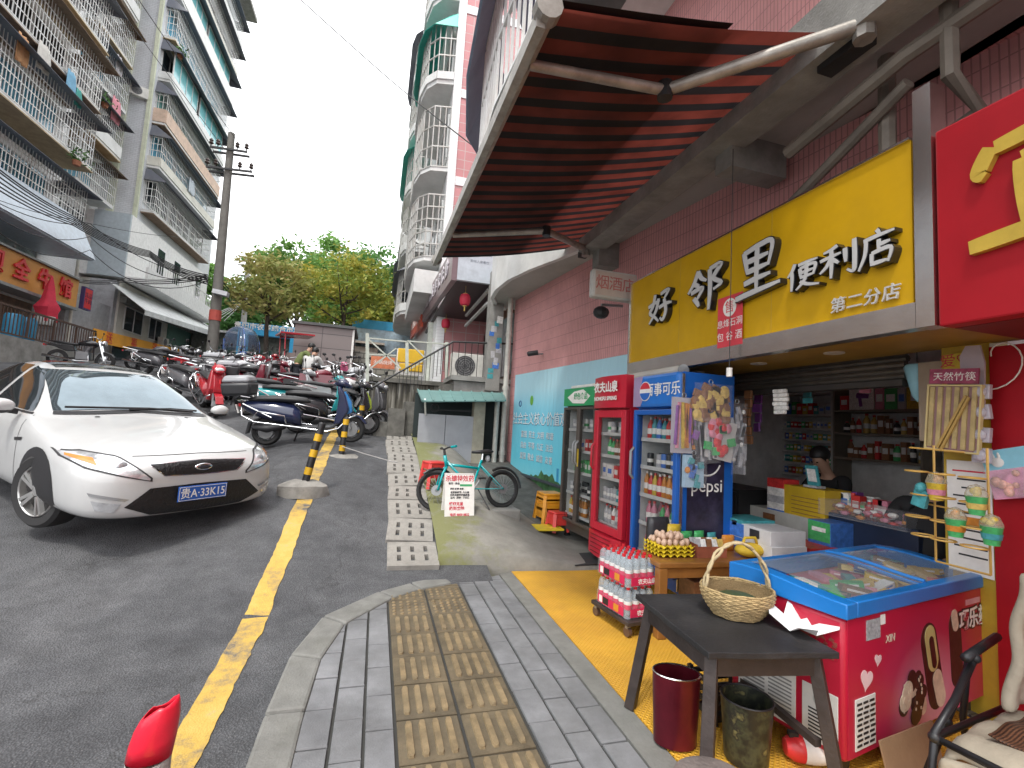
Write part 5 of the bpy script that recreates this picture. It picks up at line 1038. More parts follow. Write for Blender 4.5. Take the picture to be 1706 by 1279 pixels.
b.build('tread', CONCD, LND); b = MB(); b.b2(l_(1.5, 9.8, .4), l_(2.9, 10.95, 2.36)); b.b2(l_(1.42, 9.72, 2.37), l_(2.9, 10.95, 2.47)); b.build('landing', CONC, LND)
b = MB(); hp = [at(598, 658, Y=9.82), at(755, 569, Y=9.82), at(858, 573, Y=9.82)]; hp = [p-L0 for p in hp]; b.tube(hp, .022, 6)
b.build('handrail', IRON, LND); b = MB()
for i in range(15):
    f = .42+.58*i/14; p = hp[0].lerp(hp[1], f); b.bar(p, (p.x, p.y, max(.55+.9*f*.9-.0, p.z-.55) if f < .95 else p.z-.75), .012)
for i in range(11): p = hp[1].lerp(hp[2], i/10); b.bar(p, (p.x, p.y, 1.45), .012)
b.build('baluster', IRON, LND)
STAIN = bpy.data.materials.new('streaked_concrete'); STAIN.use_nodes = True
N, L = nodes(STAIN); bs = N['Principled BSDF']; bs.inputs['Roughness'].default_value = .9; tc = N.new('ShaderNodeTexCoord'); mp = N.new('ShaderNodeMapping'); mp.inputs['Scale'].default_value = (5, 5, .5); L.new(tc.outputs['Object'], mp.inputs[0]); no = N.new('ShaderNodeTexNoise'); no.inputs['Scale'].default_value = 2.2; no.inputs['Detail'].default_value = 8; L.new(mp.outputs[0], no.inputs['Vector'])
L.new(ramp(N, L, no.outputs[0], [(.36, (.03, .028, .022)), (.5, (.12, .11, .09)), (.66, (.34, .33, .29))]), bs.inputs['Base Color'])
b = MB(); b.b2((-.18, 11, .5), (1.5, 11.2, 2.30)); o = b.build('retaining_wall', STAIN); tag(o, 'black streaked concrete wall under the white timber railing', 'wall')
b = MB(); b.b2((.02, 10.985, 1.75), (.18, 10.998, 2.2)); b.build('opening', BLK, o); b = MB(); b.b2((-.3, 10.9, 2.305), (1.55, 16, 2.40)); b.build('coping', CONCD, o)
b = MB(); b.b2((1.5, 11.0, .5), (9, 33, 2.42)); o = b.build('terrace', CONCD); tag(o, 'raised concrete terrace in front of the restaurant with lanterns', 'terrace')
a_ = ac_unit('air_conditioner', 'large air conditioner standing on the landing behind the black railing', (1.92, 10.6, 2.47), R(-90), s=.98)
TIM = mat('pale_green_timber', (.50, .53, .47), .7, dirt=.45, dcol=(.22, .2, .16))
t = thing('railing', 'white painted timber railing with crossed braces above the streaked wall', 'railing', (.5, 11, 2.4))
b = MB(); pa = [at(612, y, Y=10.88)-Vector(t.location) for y in (702, 555)]; b.bar(pa[0], pa[1], .075); b.build('post', TIM, t)
b = MB(); pb = [at(678, y, Y=10.88)-Vector(t.location) for y in (622, 570)]; b.bar(pb[0], pb[1], .07); b.build('post', TIM, t)
b = MB(); pc = [at(744, y, Y=10.88)-Vector(t.location) for y in (632, 570)]; b.bar(pc[0], pc[1], .07); b.build('post', TIM, t)
def lr(q, x, y, x2, y2, w_=.045): q.bar(at(x, y, Y=10.86)-Vector(t.location), at(x2, y2, Y=10.86)-Vector(t.location), w_, .03)
b = MB(); lr(b, 612, 563, 678, 569); lr(b, 678, 568, 744, 573); lr(b, 614, 590, 660, 592, .03); b.build('rail', TIM, t)
b = MB(); lr(b, 614, 565, 668, 614, .05); lr(b, 616, 614, 660, 580, .05); lr(b, 682, 570, 712, 600, .04); lr(b, 684, 614, 748, 572, .05); b.build('brace', TIM, t)
t = thing('notice_board', 'yellow board leaning behind the white timber railing', 'board', at(684, 600, Y=11.6)); b = MB(); b.box((0, 0, .1), (.62, .04, .34)); b.box((.02, -.01, -.18), (.55, .04, .18)); b.build('board', mat('yellow_board', (.68, .42, .02), .5), t, bevel=.02); b = MB(); b.box((0, .03, -.05), (.66, .02, .62)); b.build('frame', PWH, t)
t = thing('notice_board', 'orange and pink printed board left of the yellow board behind the railing', 'board', at(638, 604, Y=11.5)); b = MB(); b.box((0, 0, 0), (.55, .04, .28)); b.build('board', mat('orange_print', (.55, .17, .08), .5, var=.3, scale=9), t); txt('火锅烧烤', .11, .002, PWH, t, (.0, -.022, 0), FACE_S)
# lean-to shed
t = thing('shed', 'small lean-to shed with a teal sheet roof and pale metal front panels', 'shed', (1.5, 9.0, .1))
def s_(x, y, z): return (x-1.5, y-9.0, z-.1)
TEAL = mat('teal_sheet', (.14, .27, .26), .5, dirt=.5, dcol=(.08, .12, .11), scale=2)
b = MB(); p = [at(696, 650, Y=9.45), at(836, 655, Y=9.45), at(842, 668, Y=8.62), at(704, 669, Y=8.62)]; b.add([s_(*q) for q in p], [(0, 1, 2, 3)]); 
for k in range(9):
    u = k/8; a_, c_ = Vector(s_(*p[0].lerp(p[1], u))), Vector(s_(*p[3].lerp(p[2], u))); b.bar(a_+Vector((0, 0, .012)), c_+Vector((0, 0, .012)), .02, .02)
b.build('roof', TEAL, t, thick=.02)
PANEL = mat('pale_zinc_panel', (.36, .37, .40), .5, .15, var=.15, scale=1.5, dirt=.35, dcol=(.2, .2, .22))
for (x0, x1) in ((.76, 1.26), (1.27, 1.80)): b = MB(); b.b2(s_(x0, 9.0, .05), s_(x1, 9.03, 1.62)); b.build('panel', PANEL, t)
b = MB(); b.b2(s_(1.80, 8.98, 0), s_(2.02, 9.2, 1.95)); b.build('pillar', mat('beige_pillar', (.36, .33, .26), .8, dirt=.4), t)
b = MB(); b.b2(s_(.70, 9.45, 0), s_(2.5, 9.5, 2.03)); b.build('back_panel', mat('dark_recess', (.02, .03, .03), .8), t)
b = MB(); b.bar(s_(.82, 8.7, 1.88), s_(.88, 9.0, 1.6), .03); b.build('brace', BARS, t); b = MB(); b.ring(s_(1.05, 9.05, 1.74), .07, .015, 'y', 16, 5); b.bar(s_(.8, 9.06, 1.7), s_(1.75, 9.06, 1.72), .02); b.build('hose', CABLE, t)
# ---- far end of the street
def gp(px, py, Y): p = at(px, py, Y=Y); return p
t = thing('kiosk', 'grey brown panelled kiosk with a flat roof at the end of the scooter park', 'kiosk', (-2.1, 18, 2.3))
p0, p1 = at(482, 640, Y=18), at(580, 640, Y=18); zt = at(530, 543, Y=18).z
b = MB(); b.b2((p0.x+2.1, 0, -.2), (p1.x+2.1, 2.2, zt-2.3)); b.build('wall', tiles('brown_grey_panel', (.20, .165, .16), (.215, .175, .17), (.07, .06, .06), 90, .52, .012, rot=(R(90), 0, 0), off=0, dirt=.1), t)
b = MB(); b.b2((p0.x+2.0, -.12, zt-2.295), (p1.x+2.2, 2.3, zt-2.2)); b.build('roof', mat('dark_roof', (.08, .085, .085), .6), t)
b = MB(); b.b2((p1.x+2.101, -.02, -.2), (p1.x+2.17, .05, zt-2.3)); b.build('corner_strip', PWH, t)
t = thing('notice_board', 'brown framed street notice board in front of the kiosk', 'board', at(500, 612, Y=16.8)); b = MB(); b.box((0, 0, .25), (1.05, .06, .42)); b.build('board', mat('board_brown', (.17, .13, .12), .5), t); b = MB(); [b.bar((x, 0, -1.2), (x, 0, .48), .05) for x in (-.53, .53)]; b.bar((-.53, 0, .02), (.53, 0, .02), .04); b.build('frame', mat('board_frame', (.3, .27, .24), .5), t)
b = MB(); q0, q1 = at(583, 640, Y=19.5), at(640, 640, Y=19.5)
b.b2((q0.x, 19.5, 2.0), (q1.x+2, 19.9, at(600, 585, Y=19.5).z)); o = b.build('stone_wall', tiles('rough_stone', (.26, .24, .2), (.34, .32, .28), (.1, .1, .08), .34, .2, .02, rot=(R(90), 0, 0), dirt=.6, bump=.8, dcol=(.1, .11, .07))); tag(o, 'rough stone retaining wall right of the kiosk', 'wall')
t = thing('hoarding', 'blue and white printed hoarding behind the yellow tree', 'hoarding', at(632, 560, Y=27)); b = MB(); p0 = at(585, 560, Y=27)-Vector(t.location); p1 = at(682, 560, Y=27)-Vector(t.location); b.b2((p0.x, 0, -1.5), (p1.x+2, .06, .85)); b.build('sheet', mat('hoarding_print', (.50, .62, .72), .5, var=.45, scale=2.4, bump=0), t); b = MB(); b.b2((p0.x, -.02, .35), (p1.x+2, -.002, .85)); b.build('band', mat('hoarding_blue', (.05, .38, .66), .5), t)
# blue gateway
GT = thing('gateway', 'blue market gateway with white characters across the end of the street', 'gateway', at(440, 585, Y=31)); go = Vector(GT.location)
GB = mat('gate_blue', (.03, .36, .68), .45)
def gq(x, y): return at(x, y, Y=31)-go
a0, a1, a2, a3 = gq(393, 536), gq(486, 548), gq(393, 600), gq(409, 600)
b = MB(); b.b2((a2.x, -.2, -1.2), (a3.x, .2, a0.z)); b.build('pillar', GB, GT); b = MB(); b.b2((a1.x, -.2, -1.2), (a1.x+.65, .2, a0.z-.02)); b.build('pillar', GB, GT)
b = MB(); b.b2((a3.x, -.22, gq(440, 560).z), (a1.x-.002, .22, a0.z-.01)); b.build('beam', GB, GT)
txt('贵阳市农贸综合市场', .40, .01, PWH, GT, ((a3.x+a1.x)/2-.1, -.235, gq(440, 547).z), FACE_S, bold=.01)
txt('诚\n信\n经\n营', .34, .01, PWH, GT, ((a2.x+a3.x)/2, -.215, a0.z-1.5), FACE_S, line=.85)
t = thing('market_building', 'dim low market hall behind the blue gateway', 'building', (-7, 38, 3.5)); b = MB(); b.b2((-6, 0, -1), (5.5, 8, 3.4)); b.build('wall', mat('hall_wall', (.16, .17, .15), .8, var=.5), t); b = MB(); b.prism([(-1, 3.3), (9, 4.6), (9, 4.75), (-1, 3.45)], -6.5, 6, 'yz'); b.build('roof', mat('pale_sheet_roof', (.50, .50, .49), .6, dirt=.4), t)
for i in range(4): b = MB(); b.b2((-5+2.5*i, -.03, -.9), (-3.2+2.5*i, -.002, 2.4)); b.build('doorway', mat('dark_green_door', (.03, .07, .055), .5), t)
b = MB(); b.b2((-3.2, 24, 3), (-.2, 27, 4.9)); b.prism([(23.5, 5.0), (27.4, 5.5), (27.4, 5.6), (23.5, 5.1)], -3.6, .1, 'yz'); o = b.build('shed', mat('tan_shed', (.40, .34, .28), .7, dirt=.4)); tag(o, 'low tan roofed shed behind the kiosk under the yellow tree', 'shed')
# ---- trees
def leaf_mat(name, cols, scale=1.2):
    m = bpy.data.materials.new(name); m.use_nodes = True; N, L = nodes(m); b = N['Principled BSDF']; b.inputs['Roughness'].default_value = .6
    g = N.new('ShaderNodeTexNoise'); tc = N.new('ShaderNodeTexCoord'); g.inputs['Scale'].default_value = scale; g.inputs['Detail'].default_value = 7; g.inputs['Roughness'].default_value = .75; L.new(tc.outputs['Object'], g.inputs['Vector'])
    st = [(.32+.4*i/(len(cols)-1), c) for i, c in enumerate(cols)]
    c = ramp(N, L, g.outputs[0], st); L.new(c, b.inputs['Base Color'])
    tr = N.new('ShaderNodeBsdfTranslucent'); L.new(c, tr.inputs[0]); mx = N.new('ShaderNodeMixShader'); mx.inputs[0].default_value = .35; L.new(b.outputs[0], mx.inputs[1]); L.new(tr.outputs[0], mx.inputs[2]); L.new(mx.outputs[0], N['Material Output'].inputs[0]); return m
def tree(name, label, cat, base, h, cw, ch, lm, leaves=3500, leaf=.13, trunk=.13, bark=(.07, .055, .045), flat=.8, clumps=46, group=None, limbs=7, seed=1):
    r = np.random.default_rng(seed); rr = random.Random(seed)
    t = thing(name, label, cat, base, 0, group); B = mat('bark_%02d' % int(bark[0]*100), bark, .9, var=.3)
    b = MB(); fork = Vector((rr.uniform(-.1, .1), 0, max(.3, h-ch*1.05)))
    b.tube([(0, 0, -.4), (.03, 0, fork.z*.5), fork, fork+Vector((.05, 0, ch*.4)), fork+Vector((0, 0, ch*.8))], [trunk, trunk*.85, trunk*.7, trunk*.4, trunk*.12], 8)
    cl = []
    for i in range(limbs):
        a = 2*math.pi*i/limbs+rr.uniform(-.3, .3); e = Vector((cw*.42*math.cos(a), cw*.42*math.sin(a)*.8, h-ch*rr.uniform(.25, .75)))
        s = fork+Vector((0, 0, ch*rr.uniform(0, .4))); mid_ = s.lerp(e, .5)+Vector((0, 0, -.05*ch+rr.uniform(-.1, .2))); b.tube([s, mid_, e], [trunk*.4, trunk*.25, trunk*.08], 6)
        for q in range(2): e2 = mid_+Vector((rr.uniform(-1, 1)*cw*.2, rr.uniform(-1, 1)*cw*.2, rr.uniform(.05, .3)*ch)); b.tube([mid_, e2], [trunk*.18, trunk*.04], 5); cl.append(e2)
        cl.append(e)
    b.build('trunk', B, t, smooth='all')
    cen = np.array([0, 0, h-ch*.5])
    while len(cl) < clumps:
        v = r.normal(size=3); v /= np.linalg.norm(v); rad = r.uniform(.45, 1)**.6
        p = cen+v*rad*np.array([cw*.5, cw*.42, ch*.5]); 
        if v[2] < -.5 and r.random() < .6: continue
        cl.append(Vector(p))
    per = leaves//len(cl); V = []; 
    for c in cl:
        sz = r.uniform(.6, 1.25)*cw*.13
        pos = r.normal(size=(per, 3))*np.array([sz, sz, sz*.62])*.62+np.array(c)
        V.append(pos)
    P = np.concatenate(V); n = len(P); a = r.normal(size=(n, 3)); a[:, 2] *= .6; a /= np.linalg.norm(a, axis=1)[:, None]
    bb = np.cross(a, r.normal(size=(n, 3))); bb /= np.linalg.norm(bb, axis=1)[:, None]; s = (leaf*r.uniform(.6, 1.35, n))[:, None]
    vs = np.stack([P-a*s, P+bb*s*.45, P+a*s, P-bb*s*.45], 1).reshape(-1, 3)
    me = bpy.data.meshes.new('crown'); me.from_pydata(vs.tolist(), [], np.arange(n*4).reshape(-1, 4).tolist()); me.materials.append(lm); o = bpy.data.objects.new('crown', me); COL.objects.link(o); o.parent = t
    return t
LOL = leaf_mat('olive_leaves', [(.15, .20, .06), (.36, .40, .12), (.46, .40, .16), (.52, .36, .16)])
LYE = leaf_mat('autumn_leaves', [(.12, .22, .05), (.28, .36, .07), (.52, .46, .08), (.56, .34, .11)], .9)
LGR = leaf_mat('green_leaves', [(.07, .16, .04), (.16, .32, .07), (.27, .46, .11)], .6)
LDG = leaf_mat('dark_green_leaves', [(.045, .13, .04), (.10, .24, .06), (.17, .34, .09)], .5)
def gtree(px, topy, Y, cwpx, chpx, base_dz, **k):
    top = at(px, topy, Y=Y); d = (top-EYE).dot(FW); base = Vector((top.x, Y, gz(top.x, Y)+base_dz)); return dict(base=base, h=top.z-base.z, cw=cwpx*d/FPX, ch=chpx*d/FPX, **k)
tree('street_tree', 'olive and russet leaved tree with a thin dark trunk beside the blue gateway', 'tree', **gtree(458, 428, 24, 135, 112, 0, lm=LOL, leaves=3600, leaf=.125, trunk=.13, clumps=60, seed=4))
tree('street_tree', 'yellow and orange autumn tree standing behind the kiosk', 'tree', **gtree(582, 428, 25, 150, 112, 2.0, lm=LYE, leaves=4000, leaf=.13, trunk=.14, clumps=60, seed=9))
for i, (px, ty, Y, cw_, ch_, lab, lm) in enumerate(((505, 392, 44, 130, 165, 'bright green broad tree crown rising behind the olive tree', LGR), (560, 404, 50, 120, 150, 'mid green tree between the two autumn trees in the far background', LGR), (625, 408, 46, 130, 160, 'dark green tree behind the yellow tree', LDG), (680, 440, 52, 110, 150, 'dark green tree partly hidden by the pink building', LDG), (350, 430, 52, 75, 150, 'green tree behind the utility pole and white block', LGR), (395, 480, 48, 70, 110, 'low dark green tree left of the blue gateway', LDG), (440, 440, 56, 90, 130, 'far dark tree left of the bright green crown', LDG), (590, 470, 40, 120, 90, 'low bushy tree above the blue hoarding', LGR), (655, 490, 34, 90, 70, 'leafy bush above the right end of the hoarding', LYE))):
    tree('broad_tree', lab, 'tree', **gtree(px, ty, Y, cw_, ch_, 0, lm=lm, leaves=6500, leaf=.24, trunk=.25, clumps=60, group='trees in the background', seed=20+i))
b = MB(); b.grid(lambda x, y: (x, y, 3.5+14*math.exp(-((y-85)/18)**2)*(.7+.3*math.sin(x*.05+1))), [-120+12*i for i in range(21)], [58+6*i for i in range(14)]); struct(b, 'hills', mat('wooded_hill', (.035, .07, .02), .95, var=.5, scale=.4), smooth='all')
# ---- utility poles and cables
t = thing('utility_pole', 'tall concrete utility pole with two crossarms and a red band', 'utility pole', (at(352, 606, Y=20).x, 20, gz(-6, 20)))
o0 = Vector(t.location); pt_ = at(386, 222, Y=20)-o0; PB = Vector((0, 0, -.3))
b = MB(); b.cyl(PB, pt_, .20, .12, 14); b.build('shaft', mat('pole_concrete', (.17, .165, .15), .85, dirt=.3), t, smooth=True)
for y, x0, x1 in ((247, 350, 412), (280, 343, 420)):
    p0, p1 = at(x0, y-3, Y=19.8)-o0, at(x1, y+6, Y=19.8)-o0; b = MB(); b.bar(p0, p1, .07); b.bar(p0+Vector((0, .35, 0)), p1+Vector((0, .35, 0)), .07); ca = b.build('crossarm', IRON, t)
    for u in (.02, .2, .72, .97): q = p0.lerp(p1, u); b = MB(); b.cyl(q, q+Vector((0, 0, .2)), .02, n=6); b.lathe([(.05, .12), (.09, .16), (.05, .22), (.08, .26), (.03, .34)], q, 8); b.build('insulator', mat('insulator', (.05, .035, .03), .3), ca)
q = at(360, 522, Y=19.75)-o0; b = MB(); b.cyl((PB+(pt_-PB)*.245), (PB+(pt_-PB)*.285), .205, .2, 14); b.build('red_band', mat('faded_red_band', (.45, .08, .06), .7), t)
b = MB(); q = at(368, 488, Y=19.7)-o0; b.box(q, (.5, .3, .16), ry=R(8)); b.build('lamp_box', mat('lamp_box', (.55, .57, .6), .4), t)
t = thing('utility_pole', 'slender far utility pole in front of the trees left of the gateway', 'utility pole', (at(405, 570, Y=33).x, 33, 3.9)); b = MB(); p = at(414, 430, Y=33)-Vector(t.location); b.cyl((0, 0, 0), p, .2, .12, 10); b.build('shaft', mat('pole_pale', (.40, .39, .36), .8), t); b = MB(); [b.bar(p*f+Vector((-.6, 0, 0)), p*f+Vector((.6, 0, 0)), .06) for f in (.93, .84)]; b.build('crossarm', IRON, t); b = MB(); [b.bar(Vector((-2.3+.3*i, -.3, 3.0)), Vector((-.2, 0, 4.4)), .03) for i in range(5)]; b.build('bracket', BARS, t)
def cable(label, pts, r_=.02, sag=.3, group='overhead cables', n=14):
    b = MB()
    out = []
    for a, c in zip(pts[:-1], pts[1:]):
        for i in range(n): u = i/n; p = a.lerp(c, u); p.z -= sag*4*u*(1-u); out.append(p)
    out.append(pts[-1]); o = out[0]; b.tube([p-o for p in out], r_, 5); q = b.build('cable', CABLE, loc=o, smooth='all'); tag(q, label, 'cable', group)
for i in range(6): cable('black cable in the thick bundle running along the left block to the utility pole', [at(-60, 232+9*i+rg.uniform(-3, 3), X=-11.5), at(122, 360+3*i, X=-11.7), at(250, 418+2*i, X=-11.6), at(346, 458+3*i, Y=19.9)], .024, .18)
for i in range(3): cable('thin cable drooping under the bundle along the left block', [at(-60, 305+14*i, X=-11.6), at(150, 372+22*i, X=-11.7), at(346, 462+3*i, Y=19.9)], .015, .4+.2*i)
for i in range(3): cable('cable crossing the grey end wall to the utility pole', [at(110, 462+2*i, X=-13.2), at(210, 463+3*i, X=-12.4), at(346, 458+3*i, Y=19.9)], .02, .15)
for i in range(4): cable('cable from the utility pole to the far slender pole', [at(362, 455+6*i, Y=20), at(408, 495+5*i, Y=33)], .025, .3)
cable('thin cable crossing the white sky to the pink building', [at(480, -20, Y=14), at(655, 137, Y=14), at(800, 252, Y=10)], .015, .02)
cable('cable slanting past the grey end wall up to the crossarm', [at(225, -10, Y=16), at(392, 230, Y=19.8)], .012, .05)
cable('second slanting cable above the left blocks', [at(160, -40, X=-11.5), at(372, 245, Y=19.8)], .012, .05)
cable('cable from the lower crossarm to the right building', [at(418, 283, Y=19.8), at(440, 330, Y=26)], .01, .1)
cable('thin wire along the left block under the pale canopy', [at(-40, 318, X=-12), at(120, 365, X=-12), at(300, 395, X=-12)], .012, .12)
# ================================================================ WHITE SALOON CAR
CARW = mat('white_car_paint', (.53, .54, .54), .3, var=.05, scale=3, bump=0, coat=1, dirt=.12, dcol=(.36, .34, .31))
CG = mat('car_glass', (.02, .025, .028), .03, spec=1, bump=0, coat=1)
GRILLE = mat('black_mesh_grille', (.012, .012, .013), .4, bump=1, bscale=45)
SEAM = mat('panel_gap', (.03, .03, .032), .6)
M_car = Matrix(((.703, .711, .027), (-.708, .703, -.069), (-.068, .029, .997))).to_4x4(); M_car = Matrix.Translation((-3.273, 6.998, .46)) @ M_car
CAR = thing('parked_car', 'white saloon car with a blue number plate at the left of the street', 'car'); CAR.matrix_world = M_car
st = [ # x, zb, hw, zw, zs, hs, zt, ht
 (2.415, .26, .46, .42, .58, .42, .64, .34), (2.36, .20, .70, .44, .64, .62, .69, .48), (2.22, .17, .84, .46, .69, .77, .765, .60), (2.0, .165, .905, .50, .745, .85, .83, .67), (1.7, .165, .93, .55, .81, .88, .89, .70), (1.35, .17, .94, .58, .87, .89, .945, .72),
 (1.02, .175, .94, .60, .925, .89, .995, .72), (.86, .175, .94, .61, .945, .885, 1.06, .70), (.5, .175, .94, .62, .96, .885, 1.255, .635), (.12, .175, .94, .62, .97, .88, 1.425, .575), (-.3, .175, .94, .62, .98, .88, 1.485, .555), (-.8, .175, .94, .62, .985, .88, 1.475, .545), (-1.25, .175, .94, .62, .99, .88, 1.39, .54), (-1.65, .18, .93, .62, .995, .87, 1.24, .58), (-2.0, .19, .91, .62, .99, .85, 1.06, .68), (-2.28, .2, .85, .6, .96, .79, 1.0, .63), (-2.4, .28, .72, .58, .9, .68, .94, .55)]
def sec(s):
    x, zb, hw, zw, zs, hs, zt, ht = s
    h = [(0, zb), (hw*.7, zb), (hw*.955, zb+.05), (hw*.99, (zb+zw)/2), (hw, zw), (hw*.985, (zw+zs)/2+.03), (hs, zs), (ht+(hs-ht)*.42, zs+(zt-.04-zs)*.58), (ht, zt-.035), (ht*.72, zt), (0, zt+.018)]
    return [(x, -y, z) for y, z in h]+[(x, y, z) for y, z in h[-2:0:-1]]
b = MB(); secs = [sec(s) for s in st]; nS = len(secs[0])
for s in secs: b.v += s
for k in range(len(secs)-1):
    for i in range(nS): b.f.append([k*nS+i, k*nS+(i+1) % nS, (k+1)*nS+(i+1) % nS, (k+1)*nS+i]); b.m.append(0)
b.f.append(list(range(nS))[::-1]); b.f.append([(len(secs)-1)*nS+i for i in range(nS)]); b.m += [0, 0]
body = b.build('body', CARW, CAR, smooth='all', sub=2)
dg = bpy.context.evaluated_depsgraph_get(); ev = body.evaluated_get(dg); me_ = ev.to_mesh()
bv = BVHTree.FromPolygons([v.co.copy() for v in me_.vertices], [tuple(p.vertices) for p in me_.polygons]); ev.to_mesh_clear()
def catm(row, n):
    P = [Vector((p[0], p[1], 0)) for p in row]
    if len(P) == 1: return [P[0]]*(n+1)
    L_ = [0]
    for a, c in zip(P[:-1], P[1:]): L_.append(L_[-1]+max(1e-6, (c-a).length))
    out = []
    for i in range(n+1):
        t = L_[-1]*i/n; k = 0
        while k < len(L_)-2 and t > L_[k+1]: k += 1
        out.append(P[k].lerp(P[k+1], (t-L_[k])/(L_[k+1]-L_[k])))
    return out
def patch(name, rows, m, view, eps=.006, n=20, nv=8, par=None, smooth='all'):
    """panel laid on the car's skin; rows of 2-D points seen from the front ('f'), right ('r') or top ('t')"""
    R_ = [catm(r, n) for r in rows]; G_ = []
    for a, c in zip(R_[:-1], R_[1:]):
        for j in range(nv): G_.append([p.lerp(q, j/nv) for p, q in zip(a, c)])
    G_.append(R_[-1]); vs = []
    for r in G_:
        for p in r:
            if view == 'f': o, d = Vector((4, p.x, p.y)), Vector((-1, 0, 0))
            elif view == 'r': o, d = Vector((p.x, -3, p.y)), Vector((0, 1, 0))
            elif view == 'l': o, d = Vector((p.x, 3, p.y)), Vector((0, -1, 0))
            else: o, d = Vector((p.x, p.y, 4)), Vector((0, 0, -1))
            h = bv.ray_cast(o, d)
            if h[0] is None: h = bv.find_nearest(o+d*(1.7 if view == 'f' else 2.1)); 
            nn = h[1] if h[1].dot(d) < 0 else -h[1]
            vs.append(h[0]+nn*eps)
    q = MB(); w_ = n+1; q.add(vs, [(j*w_+i, j*w_+i+1, (j+1)*w_+i+1, (j+1)*w_+i) for j in range(len(G_)-1) for i in range(n)])
    return q.build(name, m, par or CAR, smooth=smooth)
patch('windscreen', [[(-.70, 1.005), (-.35, 1.03), (0, 1.04), (.35, 1.03), (.70, 1.005)], [(-.57, 1.39), (-.3, 1.405), (0, 1.41), (.3, 1.405), (.57, 1.39)]], mat('reflecting_windscreen', (.20, .25, .28), .04, .8, var=.25, scale=1.5, bump=.02, bscale=2), 'f', .005, 26, 14)
patch('wiper_cowl', [[(-.72, .975), (0, 1.012), (.72, .975)], [(-.70, 1.0), (0, 1.035), (.70, 1.0)]], BLK, 'f', .008, 20, 2)
HL = mat('headlamp_glass', (.62, .64, .66), .08, .5, var=.35, scale=14, bump=.15, bscale=25, coat=1)
for s_ in (-1, 1):
    r0 = [[(s_*.885, .715), (s_*.82, .655), (s_*.64, .60), (s_*.44, .545)], [(s_*.89, .745), (s_*.80, .76), (s_*.62, .73), (s_*.435, .56)]]
    patch('headlamp_rim', [[(s_*.895, .705), (s_*.825, .642), (s_*.64, .588), (s_*.42, .533)], [(s_*.90, .755), (s_*.80, .772), (s_*.61, .742), (s_*.42, .565)]], SEAM, 'f', .003, 16, 6)
    hl = patch('headlight', r0, HL, 'f', .007, 18, 6)
    patch('indicator', [[(s_*.875, .72), (s_*.76, .668)], [(s_*.87, .738), (s_*.765, .72)]], mat('indicator_amber', (.65, .22, .03), .2, coat=1), 'f', .010, 6, 3, hl)
    c = bv.ray_cast(Vector((4, s_*.62, .665)), Vector((-1, 0, 0)))[0]; q = MB(); q.sph(c+Vector((-.0, 0, 0)), .045, 12, 8, (.35, 1, 1)); q.build('projector', mat('lens_grey', (.5, .52, .55), .05, .3, coat=1), hl, smooth='all')
    patch('daylight_strip', [[(s_*.80, .425), (s_*.60, .375)], [(s_*.81, .45), (s_*.57, .392)]], mat('lamp_silver', (.45, .46, .47), .15, .6), 'f', .008, 8, 3)
    patch('fog_lamp', [[(s_*.76, .30), (s_*.66, .285)], [(s_*.79, .385), (s_*.62, .355)]], HL, 'f', .007, 8, 4)
patch('grille_surround', [[(-.33, .575), (0, .562), (.33, .575)], [(-.45, .682), (0, .70), (.45, .682)]], CHROME, 'f', .003, 20, 6)
patch('upper_grille', [[(-.32, .582), (0, .57), (.32, .582)], [(-.43, .675), (0, .692), (.43, .675)]], GRILLE, 'f', .007, 20, 6)
lg = patch('lower_grille', [[(-.40, .235), (0, .225), (.40, .235)], [(-.60, .325), (0, .33), (.60, .325)], [(-.43, .475), (0, .485), (.43, .475)]], GRILLE, 'f', .007, 24, 6)
patch('splitter', [[(-.80, .205), (0, .19), (.80, .205)], [(-.82, .225), (0, .215), (.82, .225)]], SEAM, 'f', .004, 24, 2)
e = bv.ray_cast(Vector((4, 0, .635)), Vector((-1, 0, 0)))[0]; q = MB(); q.sph(e, 1, 20, 8, (.018, .085, .036)); q.build('emblem', CHROME, CAR, smooth='all'); q = MB(); q.sph(e+Vector((.004, 0, 0)), 1, 20, 8, (.018, .07, .025)); q.build('emblem_field', mat('emblem_dark', (.03, .03, .04), .2), CAR, smooth='all')
pl = MB(); pl.box((0, 0, 0), (.012, .44, .14)); PLT = pl.build('number_plate', mat('plate_blue', (.02, .10, .42), .4, var=.04), CAR, loc=(2.445, 0, .40), bevel=.004)
pl = MB(); [pl.b2((.0062, *a), (.0075, *c)) for a, c in (((-.212, -.063), (.212, -.059)), ((-.212, .059), (.212, .063)), ((-.212, -.059), (-.208, .059)), ((.208, -.059), (.212, .059)))]; pl.build('plate_border', PWH, PLT)
txt('贵A·33K15', .105, .0008, PWH, PLT, (.008, 0, -.004), (R(90), 0, R(90)), bold=.0008, sx=.84)
